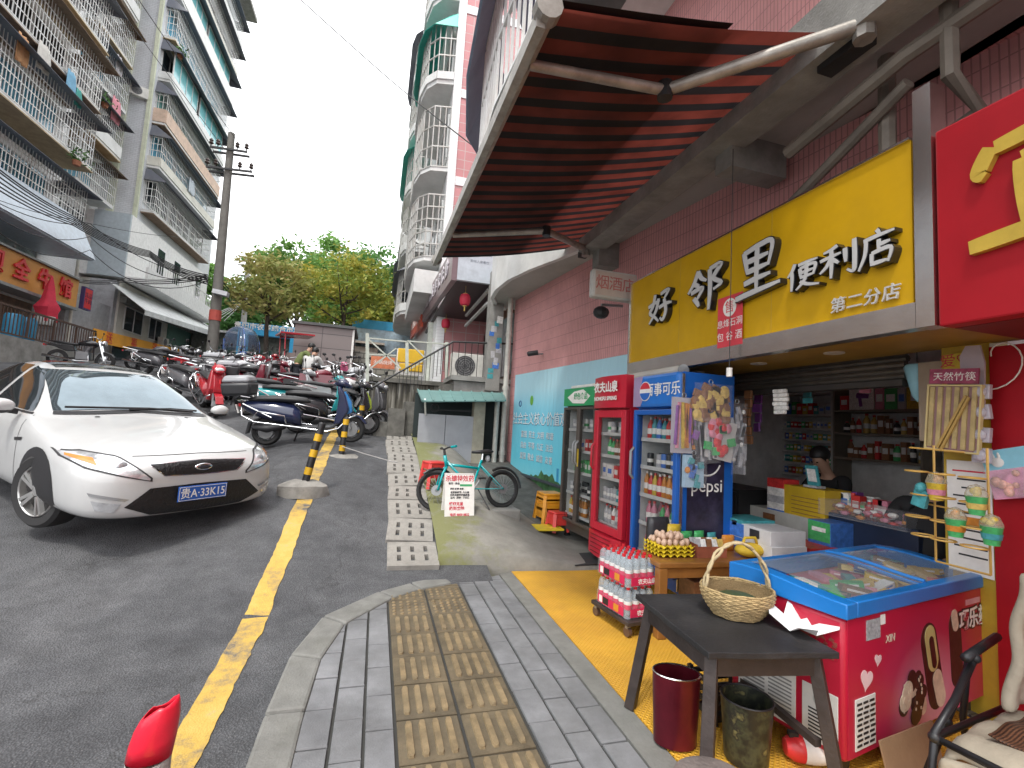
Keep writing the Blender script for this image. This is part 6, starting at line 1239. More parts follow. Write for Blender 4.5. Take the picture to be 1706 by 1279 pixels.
for s_, v in ((-1, 'r'), (1, 'l')):
    patch('side_window', [[(.80, .985), (.3, .995), (-.20, 1.0)], [(.66, 1.07), (.42, 1.215), (.12, 1.36), (-.20, 1.412)]], CG, v, .005, 16, 8)
    patch('side_window', [[(-.29, 1.0), (-.8, 1.01), (-1.5, 1.03)], [(-.29, 1.418), (-.75, 1.418), (-1.15, 1.34), (-1.5, 1.13)]], CG, v, .005, 16, 8)
    patch('window_trim', [[(.86, .962), (0, .975), (-1.6, 1.0)], [(.84, .978), (0, .99), (-1.6, 1.015)]], BLK, v, .006, 30, 1)
    for xs0 in (.92, -.245, -1.25): patch('door_gap', [[(xs0, .26), (xs0+.01, .6), (xs0-.02, .96)], [(xs0-.008, .26), (xs0+.002, .6), (xs0-.028, .96)]], SEAM, v, .003, 14, 1)
    patch('sill_strip', [[(1.0, .215), (-1.0, .215)], [(1.0, .232), (-1.0, .232)]], SEAM, v, .003, 20, 1)
    h = MB(); h.box((-.08, s_*.955, .80), (.20, .03, .03)); h.build('door_handle', CARW, CAR, bevel=.012)
    patch('side_vent', [[(1.02, .735), (.86, .715)], [(1.03, .765), (.84, .742)]], BLK, v, .006, 6, 2)
    mr = MB(); mr.sph((.70, s_*1.03, 1.03), .1, 14, 10, (.75, 1.15, .72)); m_ = mr.build('mirror', CARW, CAR, smooth='all'); mb_ = MB(); mb_.bar((.68, s_*.90, .97), (.70, s_*1.0, .99), .06, .05); mb_.sph((.70, s_*1.03, .985), .09, 12, 8, (.7, 1.1, .35)); mb_.build('mirror_base', BLK, m_)
    for xa in (1.45, -1.40):
        rows = [[(xa+r_*math.cos(R(a)), .335+r_*math.sin(R(a))) for a in range(-25, 206, 15)] for r_ in (.05, .25, .395)]
        patch('wheel_arch', rows, BLK, v, .004, 24, 5)
        wl = bpy.data.objects.new('wheel', None); COL.objects.link(wl); wl.parent = CAR; wl.location = (xa, s_*.815, .335); wl.rotation_euler.z = R(15) if xa > 0 else 0
        t_ = MB(); rot = Matrix.Rotation(R(90)*-s_, 4, 'X'); t_.lathe([(.235, -.1), (.30, -.11), (.328, -.085), (.335, 0), (.328, .085), (.30, .11), (.235, .1)], n=32, mat=rot); ty = t_.build('tyre', RUB, wl, smooth=True)
        d_ = MB(); d_.lathe([(0, .03), (.2, .03), (.235, .06)], n=28, mat=rot); d_.build('brake_disc', mat('disc_dark', (.06, .06, .06), .5, .5), wl)
        rm = MB(); rm.lathe([(.245, -.09), (.236, .09), (.222, .108), (.212, .1), (.205, .03)], n=32, mat=rot); rm.lathe([(0, .105), (.04, .105), (.055, .085), (.06, .05)], n=16, mat=rot)
        for k in range(5):
            for dlt in (-.10, .10):
                a0, a1 = 2*math.pi*k/5+dlt*2.2, 2*math.pi*k/5+dlt*1.3
                p, q_ = rot @ Vector((.05*math.cos(a0), .05*math.sin(a0), .085)), rot @ Vector((.215*math.cos(a1), .215*math.sin(a1), .092)); rm.bar(p, q_, .034, .03)
        rm.build('rim', mat('alloy_rim', (.55, .55, .54), .3, .8), wl, smooth=True)
patch('sunroof', [[(.02, -.46), (.02, 0), (.02, .46)], [(-.75, -.45), (-.75, 0), (-.75, .45)]], CG, 't', .005, 16, 12)
patch('bonnet_edge', [[(-.52, .735), (0, .745), (.52, .735)], [(-.52, .74), (0, .75), (.52, .74)]], SEAM, 'f', .002, 16, 1)
for s_ in (-.45, .38): patch('washer_jet', [[(1.18, s_), (1.18, s_+.04)], [(1.15, s_), (1.15, s_+.04)]], BLK, 't', .006, 3, 1)
w_ = MB(); w_.tube([(.99, .55, 1.035), (.985, .1, 1.06), (.93, -.62, 1.05)], .012, 5); w_.build('wiper', BLK, CAR); w_ = MB(); w_.tube([(1.0, -.1, 1.045), (.975, .3, 1.06), (.93, .62, 1.04)], .012, 5); w_.build('wiper', BLK, CAR)
q = MB(); q.box((.74, .42, 1.065), (.18, .26, .01), ry=R(12)); q.build('dashboard_leaflet', pm('green'), CAR)
# ================================================================ SCOOTERS, MOTORCYCLES ; local frame: +X forward, origin on the ground below the middle
def wheel(par, x, r_, w_, rimc, disc=False, name='wheel'):
    t_ = MB(); rot = Matrix.Rotation(R(90), 4, 'X'); t_.lathe([(r_*.62, -w_*.4), (r_*.85, -w_*.5), (r_*.97, -w_*.3), (r_, 0), (r_*.97, w_*.3), (r_*.85, w_*.5), (r_*.62, w_*.4)], n=22, mat=rot); wh = t_.build(name, RUB, par, smooth=True, loc=(x, 0, r_))
    m_ = MB(); m_.lathe([(r_*.63, -w_*.42), (r_*.63, w_*.42)], n=22, mat=rot); m_.cyl((0, -w_*.6, 0), (0, w_*.6, 0), r_*(.5 if disc else .2), n=14)
    for k in range(5): a = 2*math.pi*k/5; m_.bar((0, 0, 0), (r_*.62*math.cos(a), 0, r_*.62*math.sin(a)), r_*.14, w_*.4)
    m_.build('rim', rimc, wh); return wh
NAVY = mat('navy_paint', (.02, .028, .075), .2, coat=.8, var=.1); SEATB = mat('seat_vinyl', (.022, .022, .024), .5, bump=.15); DKG = mat('dark_grey_panel', (.04, .042, .046), .4); LENS = mat('scooter_lens', (.55, .58, .6), .1, coat=1)
PT = mat('scooter_paint', (.03, .03, .034), .2, coat=.8)
def loft(b, secs_, n=12):
    """smooth shell through elliptical sections (x, zc, half height, half width)"""
    vs = []
    for x, zc, hh, hw in secs_: vs += [(x, hw*math.cos(2*math.pi*i/n)*(1-.15*abs(math.sin(2*math.pi*i/n))), zc+hh*math.sin(2*math.pi*i/n)) for i in range(n)]
    k = len(secs_); b.add(vs, [(j*n+i, j*n+(i+1) % n, (j+1)*n+(i+1) % n, (j+1)*n+i) for j in range(k-1) for i in range(n)]+[tuple(range(n-1, -1, -1)), tuple(range((k-1)*n, k*n))])
def make_scooter(label, paint, box=True, bars=True, group='scooters and motorcycles parked up the street', panel=None):
    t = thing('scooter', label, 'scooter', (0, 0, 0), 0, group); ax, bx_ = -.62, .66; r_ = .225
    wheel(t, ax, r_, .11, GREY, True, 'rear_wheel'); wheel(t, bx_, r_, .10, GREY, True, 'front_wheel')
    b = MB(); loft(b, [(-.98, .66, .03, .03), (-.90, .63, .09, .09), (-.7, .58, .15, .145), (-.45, .53, .18, .16), (-.2, .48, .17, .15), (-.10, .42, .14, .13)]); b.build('rear_body', paint, t, smooth='all')
    b = MB(); loft(b, [(-.86, .735, .03, .08), (-.7, .745, .05, .13), (-.4, .74, .055, .14), (-.2, .72, .06, .13), (-.02, .70, .045, .10), (.04, .68, .02, .05)]); b.build('seat', SEATB, t, smooth='all')
    b = MB(); b.prism([(-.25, .25), (.40, .25), (.50, .33), (.47, .36), (.36, .29), (-.25, .31)], -.14, .14, 'xz'); b.build('footboard', DKG, t, bevel=.015)
    b = MB(); b.prism([(.40, .30), (.52, .32), (.66, .55), (.60, .78), (.53, .93), (.47, .93), (.50, .75), (.46, .5)], -.15, .15, 'xz'); b.v = [(x, y*(1.2-.35*abs(z-.6)/.3 if z > .3 else 1), z) for x, y, z in b.v]; b.build('leg_shield', paint, t, bevel=.03, smooth=True)
    b = MB(); b.prism([(.55, .45), (.70, .50), (.685, .66), (.60, .84), (.57, .84)], -.085, .085, 'xz'); b.build('front_panel', panel or paint, t, bevel=.02, smooth=True)
    b = MB(); b.prism([(bx_-.24, r_*1.5), (bx_-.17, r_*2.0), (bx_, r_*2.2), (bx_+.17, r_*1.95), (bx_+.26, r_*1.35), (bx_+.22, r_*1.35), (bx_+.14, r_*1.8), (bx_, r_*2.06), (bx_-.15, r_*1.85), (bx_-.21, r_*1.45)], -.07, .07, 'xz'); b.build('mudguard', paint, t, bevel=.01)
    b = MB(); b.prism([(ax-.30, r_*.9), (ax-.25, r_*1.7), (ax-.05, r_*2.1), (ax-.05, r_*2.0), (ax-.22, r_*1.6), (ax-.27, r_*.9)], -.06, .06, 'xz'); b.build('rear_mudguard', DKG, t)
    b = MB(); [b.bar((bx_, s_*.075, r_), (bx_-.10, s_*.06, .62), .035) for s_ in (-1, 1)]; b.build('fork', GREY, t)
    b = MB(); loft(b, [(.42, .96, .03, .05), (.50, .98, .07, .12), (.58, .97, .08, .13), (.66, .93, .05, .10), (.70, .90, .02, .05)]); hc = b.build('head_cowl', paint, t, smooth='all')
    b = MB(); b.sph((.655, 0, .945), .06, 12, 8, (.6, 1.4, .8)); b.build('headlight', LENS, hc, smooth='all')
    b = MB(); b.tube([(.40, -.34, 1.0), (.46, -.22, 1.02), (.5, 0, .98), (.46, .22, 1.02), (.40, .34, 1.0)], .014, 6); hb = b.build('handlebar', GREY, t)
    [MB().cyl((.40, s_*.34, 1.0), (.435, s_*.24, 1.015), .019, n=8).build('grip', BLK, hb) for s_ in (-1, 1)]
    for s_ in (-1, 1): b = MB(); b.tube([(.46, s_*.2, 1.02), (.45, s_*.28, 1.14), (.44, s_*.30, 1.2)], .007, 5); mm_ = b.build('mirror', BLK, hb); b = MB(); b.sph((.435, s_*.32, 1.23), .055, 10, 6, (.3, 1.1, .75)); b.build('mirror_head', BLK, mm_, smooth='all')
    b = MB(); b.tube([(-.5, .16, .45), (-.92, .15, .68), (-1.02, .1, .72), (-1.02, -.1, .72), (-.92, -.15, .68), (-.5, -.16, .45)], .012, 6); b.build('rack', CHROME, t)
    if bars:
        for s_ in (-1, 1): b = MB(); b.tube([(-.92, s_*.17, .70), (-.90, s_*.24, .50), (-.72, s_*.26, .40), (-.1, s_*.26, .30), (.32, s_*.24, .22), (.5, s_*.22, .26), (.66, s_*.2, .42), (.78, s_*.15, .46)], .013, 6); b.tube([(-.72, s_*.26, .48), (-.66, s_*.27, .56), (-.28, s_*.27, .48), (-.26, s_*.26, .36)], .012, 6); b.build('crash_bar', CHROME, t, smooth='all')
    b = MB(); b.tube([(-.15, .1, .27), (-.28, .22, .01)], .013, 5); b.build('side_stand', BLK, t)
    b = MB(); b.box((-1.01, 0, .60), (.02, .22, .14), ry=R(-15)); b.build('number_plate', PWH, t); b = MB(); b.box((-.975, 0, .66), (.03, .2, .05)); b.build('tail_light', RED, t)
    b = MB(); loft(b, [(-.62-.2, .3, .03, .1), (-.6, .27, .09, .11), (-.35, .30, .05, .1)]); b.build('motor_cover', DKG, t, smooth='all')
    if box:
        b = MB(); b.box((-1.0, 0, .90), (.40, .40, .2), tap=1.08); tb = b.build('top_box', DKG, t, bevel=.04, smooth=True); b = MB(); b.box((-1.0, 0, 1.06), (.42, .43, .11), tap=.8); b.build('lid', mat('box_lid_grey', (.30, .31, .33), .3), tb, bevel=.04, smooth=True); b = MB(); b.box((-1.215, 0, 1.02), (.02, .36, .06)); b.build('reflector', RED, tb)
    return t
def make_moto(label, paint, group='scooters and motorcycles parked up the street'):
    t = thing('motorcycle', label, 'motorcycle', (0, 0, 0), 0, group); ax, bx_ = -.62, .64; r_ = .29
    wheel(t, ax, r_, .10, GREY, False, 'rear_wheel'); wheel(t, bx_, r_, .09, GREY, False, 'front_wheel')
    b = MB(); loft(b, [(-.10, .80, .05, .09), (.0, .84, .09, .13), (.18, .86, .11, .15), (.34, .84, .08, .11), (.40, .82, .04, .06)]); b.build('fuel_tank', paint, t, smooth='all')
    b = MB(); loft(b, [(-.85, .84, .02, .07), (-.6, .82, .045, .12), (-.3, .78, .05, .13), (-.08, .78, .04, .10)]); b.build('seat', SEATB, t, smooth='all')
    b = MB(); b.box((.05, 0, .42), (.34, .26, .26)); b.cyl((.1, 0, .55), (.2, 0, .74), .09, n=12); [b.box((.12+.01*k, 0, .57+.03*k), (.2, .2, .012)) for k in range(5)]; b.build('engine', mat('engine_alloy', (.24, .24, .25), .35, .7), t, bevel=.015)
    b = MB(); b.tube([(.5, 0, .86), (.3, 0, .70), (.32, 0, .3), (-.15, 0, .28), (-.2, 0, .72), (-.7, 0, .76)], .025, 6); [b.tube([(ax, s_*.1, r_), (-.15, s_*.1, .33)], .022, 6) for s_ in (-1, 1)]; b.build('frame', BLK, t)
    b = MB(); [b.bar((bx_, s_*.075, r_), (.46, s_*.075, .95), .035) for s_ in (-1, 1)]; b.build('fork', CHROME, t)
    b = MB(); b.sph((.56, 0, .88), .095, 12, 8, (.8, 1, 1)); hl = b.build('headlight', CHROME, t, smooth='all'); b = MB(); b.cyl((.62, 0, .88), (.64, 0, .88), .08, n=14); b.build('lens', LENS, hl)
    b = MB(); b.tube([(.28, -.36, 1.02), (.42, -.25, 1.06), (.45, 0, .97), (.42, .25, 1.06), (.28, .36, 1.02)], .013, 6); hb = b.build('handlebar', CHROME, t)
    for s_ in (-1, 1): b = MB(); b.tube([(.40, s_*.26, 1.05), (.42, s_*.32, 1.2)], .007, 5); b.sph((.42, s_*.34, 1.24), .055, 10, 6, (.3, 1.1, .75)); b.build('mirror', BLK, hb)
    b = MB(); b.prism([(bx_-.29, r_*1.2), (bx_-.2, r_*1.85), (bx_, r_*2.12), (bx_+.2, r_*1.85), (bx_+.27, r_*1.5), (bx_+.24, r_*1.5), (bx_+.17, r_*1.78), (bx_, r_*2.03), (bx_-.17, r_*1.78), (bx_-.25, r_*1.2)], -.06, .06, 'xz'); b.build('mudguard', paint, t)
    b = MB(); b.prism([(-.95, .70), (-.7, .80), (-.2, .74), (-.15, .56), (-.4, .54), (-.7, .66)], -.1, .1, 'xz'); b.build('side_panel', paint, t, bevel=.02)
    b = MB(); b.tube([(.2, -.12, .45), (.25, -.14, .25), (-.1, -.15, .24), (-.95, -.16, .36)], [.022, .022, .03, .045], 8); b.build('exhaust', CHROME, t, smooth='all')
    b = MB(); b.tube([(-.5, .13, .72), (-.95, .12, .82), (-.95, -.12, .82), (-.5, -.13, .72)], .011, 5); b.build('rack', CHROME, t); b = MB(); b.box((-.97, 0, .70), (.03, .16, .06)); b.build('tail_light', RED, t); b = MB(); b.tube([(0, .1, .3), (-.1, .25, .01)], .014, 5); b.build('side_stand', BLK, t)
    return t
def put(o, x, y, hd, lean=4, sc=1):
    """stand a vehicle on the sloping street, heading hd degrees from +X"""
    a = R(hd); f = Vector((math.cos(a), math.sin(a), 0)); zf = gz(x+f.x*.6, y+f.y*.6); zr = gz(x-f.x*.6, y-f.y*.6)
    o.location = (x, y, (zf+zr)/2+.005); o.rotation_euler = (R(lean), -math.atan((zf-zr)/1.2), a)
    if sc != 1: o.scale = (sc,)*3
p = at(515, 728, Y=8.75)
sc0 = make_scooter('navy electric scooter with chrome crash bars and grey top box, broadside by the bollards', NAVY, panel=mat('blue_flash', (.03, .22, .55), .25, coat=.8)); put(sc0, p.x, 8.75, -6, 5, 1.06)
sc0.location.z = max(sc0.location.z, .98)
q = at(575, 715, Y=9.5); sc1 = make_scooter('black scooter with a blue and lime front panel facing the steps', PT, box=False, panel=mat('lime_flash', (.35, .45, .05), .3)); put(sc1, q.x-.25, 9.75, 8, 5)
LIME = mat('lime_flash', 0)
mo0 = make_moto('black motorcycle with a chrome headlight in the middle of the scooter park', PT)
C_ = {k: mat('bike_'+k, v, .22, coat=.7, var=.08) for k, v in dict(silver=(.40, .41, .43), red=(.38, .02, .03), white=(.62, .62, .62), blue=(.03, .09, .32), teal=(.02, .28, .30), maroon=(.16, .015, .03), grey=(.12, .12, .13), green=(.04, .15, .06), pink=(.5, .1, .2), black=(.02, .02, .022)).items()}
put(mo0, at(445, 640, Y=14.2).x, 14.2, 12)
SP = [('s', 520, 10.3, 4, 'teal', 'teal and black scooter directly behind the navy scooter'), ('m', 566, 10.9, 20, 'white', 'white tanked motorcycle behind the black scooter with the lime panel'), ('s', 592, 10.6, -30, 'grey', 'grey scooter squeezed against the streaked wall'), ('s', 470, 11.2, 10, 'silver', 'silver scooter with a top box behind the navy scooter seat'), ('m', 610, 11.8, 60, 'black', 'black motorcycle beside the tall railing post'),
('s', 352, 11.2, -62, 'red', 'bright red scooter beside the bonnet of the white car'), ('s', 322, 12.3, -40, 'grey', 'dark grey scooter left of the bright red scooter'), ('m', 388, 13.2, 8, 'silver', 'silver motorcycle at the front of the middle row, right of the red scooter'), ('s', 430, 13.0, 5, 'maroon', 'maroon scooter with a top box at the right end of the middle row'), ('m', 372, 14.6, 14, 'grey', 'grey motorcycle in the second rank behind the silver one'), ('s', 410, 15.2, 172, 'black', 'black scooter facing left in the crowded middle'), ('m', 345, 15.8, 20, 'red', 'dark tanked red motorcycle near the foot of the utility pole'),
('s', 440, 16.4, 30, 'white', 'white scooter at the back right of the crowd'), ('m', 395, 17.0, 5, 'black', 'black motorcycle deep in the crowd near the canopy scooter'), ('s', 425, 17.6, 10, 'red', 'red scooter beside the clear canopied scooter'), ('m', 368, 18.2, 160, 'silver', 'silver motorcycle near the utility pole facing left'), ('m', 300, 19.2, -20, 'black', 'black motorcycle in front of the yellow banner shops'), ('s', 272, 18.0, -15, 'grey', 'grey scooter behind the car roof before the yellow banner'), ('m', 255, 20.5, 15, 'grey', 'grey motorcycle tight against the yellow banner shops'), ('m', 130, 19.0, 5, 'black', 'black motorcycle behind the car roof by the terrace'),
('m', 545, 14.0, 75, 'white', 'white motorcycle right of the man in the pale jacket'), ('s', 560, 15.0, 80, 'pink', 'pink scooter in front of the kiosk corner'), ('m', 585, 14.4, 60, 'silver', 'silver motorcycle between the kiosk and the stone wall'), ('s', 600, 15.6, 70, 'white', 'white scooter at the foot of the stone wall'), ('m', 470, 15.2, 25, 'silver', 'silver motorcycle left of the brown notice board'), ('s', 488, 13.2, 15, 'black', 'black scooter in front of the two men'), ('m', 530, 12.4, 30, 'maroon', 'maroon motorcycle behind the teal scooter'),
('m', 402, 12.6, -4, 'black', 'black motorcycle low in front of the maroon scooter with a top box'), ('s', 380, 19.5, 20, 'grey', 'grey scooter at the back under the blue gateway'), ('m', 420, 20.0, 10, 'red', 'red motorcycle at the very back before the gateway')]
for kind, px, Y, hd, c, lab in SP:
    o = dup(sc1 if kind == 's' else mo0, (0, 0, 0), 0, lab, swap={PT: C_[c], LIME: C_[c]}); put(o, at(px, 640, Y=Y).x, Y, hd+rg.uniform(-4, 4), rg.uniform(2, 7))
    if kind == 's' and 'top box' in lab:
        src = [ch for ch in sc0.children if ch.name.startswith('top_box')][0]; c_ = src.copy(); COL.objects.link(c_); c_.parent = o
        for g_ in src.children: k_ = g_.copy(); COL.objects.link(k_); k_.parent = c_
# canopied scooter
o = dup(sc1, (0, 0, 0), 0, 'scooter with a large clear and blue rain canopy near the gateway', swap={PT: C_['blue'], LIME: C_['blue']}); put(o, at(403, 600, Y=18.5).x, 18.5, -70)
def dome(u, v): return (.12+1.02*math.cos(u)*math.cos(v), .55*math.sin(v), .95+.95*math.sin(u)*math.cos(v)**.5)
b = MB(); b.grid(dome, [R(a) for a in range(8, 165, 12)], [R(a) for a in range(-75, 76, 15)]); b.build('canopy', sheer('canopy_film', (.10, .14, .22), .18, .1), o, smooth='all', thick=.012)
b = MB(); [b.tube([dome(R(a), R(v)) for a in range(8, 165, 12)], .016, 5) for v in (-75, 0, 75)]; b.bar((.1, 0, .6), (.3, 0, 1.8), .03); b.build('canopy_frame', C_['blue'], o)
# cargo tricycle with a red roof frame
t = thing('cargo_tricycle', 'dark red cargo tricycle with an open bed and a red tube roof', 'tricycle'); MA = C_['maroon']
b = MB(); b.b2((-1.1, -.5, .5), (.1, .5, .55)); [b.b2(*q) for q in (((-1.1, -.5, .55), (.1, -.46, .85)), ((-1.1, .46, .55), (.1, .5, .85)), ((-1.1, -.46, .55), (-1.06, .46, .85)), ((.06, -.46, .55), (.1, .46, .85)))]; b.build('cargo_bed', MA, t)
for x, y in ((-.6, -.55), (-.6, .55), (1.0, 0)): w_ = wheel(t, x, .26, .1, GREY); w_.location.y = y
b = MB(); b.tube([(.1, -.45, .85), (.1, -.45, 1.7), (.9, -.45, 1.75)], .025, 6); b.tube([(.1, .45, .85), (.1, .45, 1.7), (.9, .45, 1.75)], .025, 6); b.b2((-.05, -.5, 1.72), (1.0, .5, 1.77)); b.build('roof_frame', C_['red'], t)
b = MB(); b.b2((.15, -.2, .6), (.5, .2, .72)); b.build('seat', SEATB, t); b = MB(); b.bar((1.0, 0, .3), (.85, 0, 1.05), .06); b.tube([(.75, -.35, 1.1), (.85, 0, 1.05), (.75, .35, 1.1)], .016, 6); b.build('fork', GREY, t); b = MB(); b.prism([(.9, .55), (1.1, .6), (1.0, 1.0), (.9, 1.0)], -.25, .25, 'xz'); b.build('front_cowl', MA, t, bevel=.03)
put(t, at(462, 640, Y=17).x, 17, 20, 0)
t2 = dup(t, (0, 0, 0), 0, 'dark red cargo tricycle bed in the middle of the crowd before the two men'); put(t2, at(512, 650, Y=11.9).x, 11.9, 176, 0)
for ch in list(t2.children):
    if ch.name.startswith('roof_frame'): bpy.data.objects.remove(ch)
# ================================================================ BICYCLE, SIGN, STOOLS, BOLLARDS
TEALB = mat('teal_bike_paint', (.0, .36, .38), .25, coat=.6)
bk = thing('bicycle', 'teal youth bicycle leaning by the white pest control sign', 'bicycle')
def bwheel(x, name, steer=0):
    wh = bpy.data.objects.new(name, None); COL.objects.link(wh); wh.parent = bk; wh.location = (x, 0, .27); wh.rotation_euler.z = steer
    b = MB(); b.ring((0, 0, 0), .245, .026, 'y', 32, 8); b.build('tyre', RUB, wh, smooth='all'); b = MB(); b.ring((0, 0, 0), .215, .012, 'y', 32, 6); b.build('rim', BLK, wh)
    b = MB()
    for k in range(18): a = 2*math.pi*k/18; b.bar((.02*math.cos(a+1.2), .015*(-1)**k, .02*math.sin(a+1.2)), (.21*math.cos(a), 0, .21*math.sin(a)), .003)
    b.cyl((0, -.04, 0), (0, .04, 0), .022, n=8); b.cyl((0, .035, 0), (0, .04, 0), .07, n=16); b.build('spokes', GREY, wh); return wh
bwheel(-.5, 'rear_wheel'); bwheel(.5, 'front_wheel', R(-22))
b = MB(); b.tube([(.36, 0, .66), (-.02, 0, .28), (-.17, 0, .68)], .022, 8); b.tube([(.37, 0, .62), (-.13, 0, .56)], .02, 8); b.tube([(.39, 0, .74), (.36, 0, .58)], .026, 8)
for s_ in (-1, 1): b.tube([(-.02, s_*.04, .28), (-.5, s_*.05, .27), (-.15, s_*.03, .6)], .011, 6)
b.build('frame', TEALB, bk, smooth='all')
b = MB(); [b.tube([(.5, s_*.05, .27), (.43, s_*.05, .5), (.37, s_*.03, .58)], .018, 6) for s_ in (-1, 1)]; b.build('fork', TEALB, bk, smooth='all')
b = MB(); b.cyl((.39, 0, .74), (.40, 0, .82), .018, n=8); b.tube([(.34, -.29, .85), (.39, -.12, .84), (.40, 0, .82), (.39, .12, .84), (.34, .29, .85)], .012, 6); hb = b.build('handlebar', BLK, bk)
for s_ in (-1, 1): b = MB(); b.cyl((.34, s_*.29, .85), (.365, s_*.18, .845), .018, n=8); b.build('grip', BLK if s_ < 0 else TEALB, hb)
b = MB(); b.cyl((-.17, 0, .66), (-.19, 0, .78), .014, n=8); b.build('seat_post', CHROME, bk); b = MB(); loft(b, [(-.33, .80, .02, .07), (-.27, .80, .035, .085), (-.15, .795, .028, .05), (-.02, .79, .018, .022)]); b.build('saddle', BLK, bk, smooth='all')
b = MB(); b.cyl((-.02, -.06, .28), (-.02, -.05, .28), .075, n=20); b.tube([(-.02, -.07, .28), (.08, -.08, .14)], .012, 6); b.tube([(-.02, .07, .28), (-.12, .08, .42)], .012, 6); b.build('crank', GREY, bk); b = MB(); b.box((.09, -.11, .135), (.09, .07, .02)); b.build('pedal', BLK, bk); b = MB(); b.box((-.13, .11, .425), (.09, .07, .02)); b.build('pedal', BLK, bk)
b = MB(); b.tube([(-.5+.3*math.cos(R(a)), 0, .27+.3*math.sin(R(a))) for a in range(60, 190, 15)], .02, 5); b.build('mudguard', BLK, bk); b = MB(); b.tube([(.5+.29*math.cos(R(a)), 0, .27+.29*math.sin(R(a))) for a in range(50, 150, 15)], .018, 5); b.build('mudguard', BLK, bk)
b = MB(); b.tube([(-.1, .04, .27), (-.2, .2, .0)], .01, 5); b.build('side_stand', BLK, bk); b = MB(); b.sph((-.27, .0, .70), .05, 10, 7, (.6, 1, 1)); b.build('reflector', mat('reflector_grey', (.3, .3, .32), .2), bk)
bF, bR_ = at(727, 851, Y=5.95), at(836, 846, Y=6.15); hd = math.atan2(bF.y-bR_.y, bF.x-bR_.x)
bk.location = ((bF.x+bR_.x)/2, (bF.y+bR_.y)/2, (bF.z+bR_.z)/2); bk.rotation_euler = (R(7), -math.atan((bF.z-bR_.z)/1.0), hd); bk.scale = (.92,)*3
b = MB(); b.box((0, 0, -.12), (.5, .3, .3)); o = b.build('concrete_block', CONC, loc=(bR_.x-.05, bR_.y-.05, bR_.z-.02), bevel=.02, rz=R(6)); tag(o, 'low concrete block under the rear wheel of the teal bicycle', 'block')
# A-frame sign
pA, pB = at(740, 862, Y=5.62), at(790, 868, Y=5.62); wA = pB.x-pA.x
t = thing('folding_sign', 'white folding sign with red and black characters in front of the bicycle', 'sign', ((pA.x+pB.x)/2, 5.62, (pA.z+pB.z)/2), R(6)); hA = at(770, 790, Y=5.72).z-t.location.z
tl = math.atan(.10/hA)
bd = bpy.data.objects.new('front_board', None); COL.objects.link(bd); bd.parent = t; bd.rotation_euler = (-tl, 0, 0)
b = MB(); b.b2((-wA/2, -.008, .03), (wA/2, .008, hA)); b.build('panel', PWH, bd)
b = MB(); b.b2((-wA/2, .18, .0), (wA/2, .195, hA*.98)); bb_ = b.build('rear_board', PWH, t); bb_.rotation_euler = (tl*.6, 0, 0)
PRD, PBK, PGR = mat('print_red', (.60, .03, .06), .5), mat('print_black', (.03, .03, .035), .5), mat('print_green', (.05, .35, .14), .5)
def at_s(s, size, z, m, x=0, sx=1): txt(s, size, .0006, m, bd, (x, -.0095, hA*z), FACE_S, sx=sx, bold=.001)
at_s('杀蟑特效药', wA*.215, .91, PRD, sx=.92); at_s('有效 · 安全', wA*.08, .80, PBK, -wA*.2)
b = MB(); b.b2((0, -.0094, hA*.74), (wA*.42, -.0085, hA*.79)); b.build('print_block', PGR, bd)
for i, s in enumerate(('老鼠蟑螂药  六大害', '灭鼠灭蟑除四害服务', '室内 · 厨房 · 下水道')): at_s(s, wA*.075, .60-.06*i, PBK)
at_s('蟑螂克星', wA*.12, .34, PRD, -wA*.12); at_s('药到病除', wA*.13, .24, PRD, -wA*.10); at_s('电话 8858 8822', wA*.10, .10, PRD); at_s('蟑螂 蚊蝇 老鼠', wA*.07, .68, PBK, -wA*.1)
# plastic stools
def make_stool(name, label, m, h_=.45, w_=.3, group=None):
    t = thing(name, label, 'stool', (0, 0, 0), 0, group); b = MB(); b.box((0, 0, h_-.02), (w_, w_, .035)); b.build('seat', m, t, bevel=.015, smooth=True)
    for sx_ in (-1, 1):
        for sy in (-1, 1): b = MB(); b.bar((sx_*w_*.42, sy*w_*.42, h_-.03), (sx_*w_*.55, sy*w_*.55, 0), .045, .03); b.build('leg', m, t)
    b = MB()
    for sx_ in (-1, 1): b.bar((sx_*w_*.475, -w_*.47, h_*.52), (sx_*w_*.475, w_*.47, h_*.52), .02, .09); b.bar((-w_*.47, sx_*w_*.475, h_*.52), (w_*.47, sx_*w_*.475, h_*.52), .02, .09); b.bar((sx_*w_*.44, -w_*.44, h_-.07), (sx_*w_*.44, w_*.44, h_-.07), .02, .07); b.bar((-w_*.44, sx_*w_*.44, h_-.07), (w_*.44, sx_*w_*.44, h_-.07), .02, .07)
    b.build('stretcher', m, t); return t
RST = mat('red_stool', (.60, .045, .04), .35); YST = mat('orange_yellow_stool', (.70, .30, .02), .35)
s = make_stool('plastic_stool', 'red plastic stool behind the front wheel of the bicycle', RST, .36, .26); p = at(721, 812, Y=6.6); s.location = p; s.rotation_euler.z = R(20)
s = make_stool('plastic_stool', 'topmost of the nested yellow stools beside the dark framed fridge', YST, .42, .3, 'nested yellow stools'); p = at(916, 882, Y=6.35); s.location = (p.x-.02, 6.35, p.z+.10); s.rotation_euler.z = R(4)
for i in range(2): dup(s, (s.location.x+.004*i, 6.35, s.location.z-.05*(i+1)), R(4+2*i), ['middle of the nested yellow stools beside the dark framed fridge', 'lowest of the nested yellow stools beside the dark framed fridge'][i])
s = make_stool('plastic_stool', 'small red plastic stool tucked beside the yellow stools', RST, .26, .2); p = at(931, 884, Y=5.98); s.location = (p.x-.03, 5.98, p.z); s.rotation_euler.z = R(10)
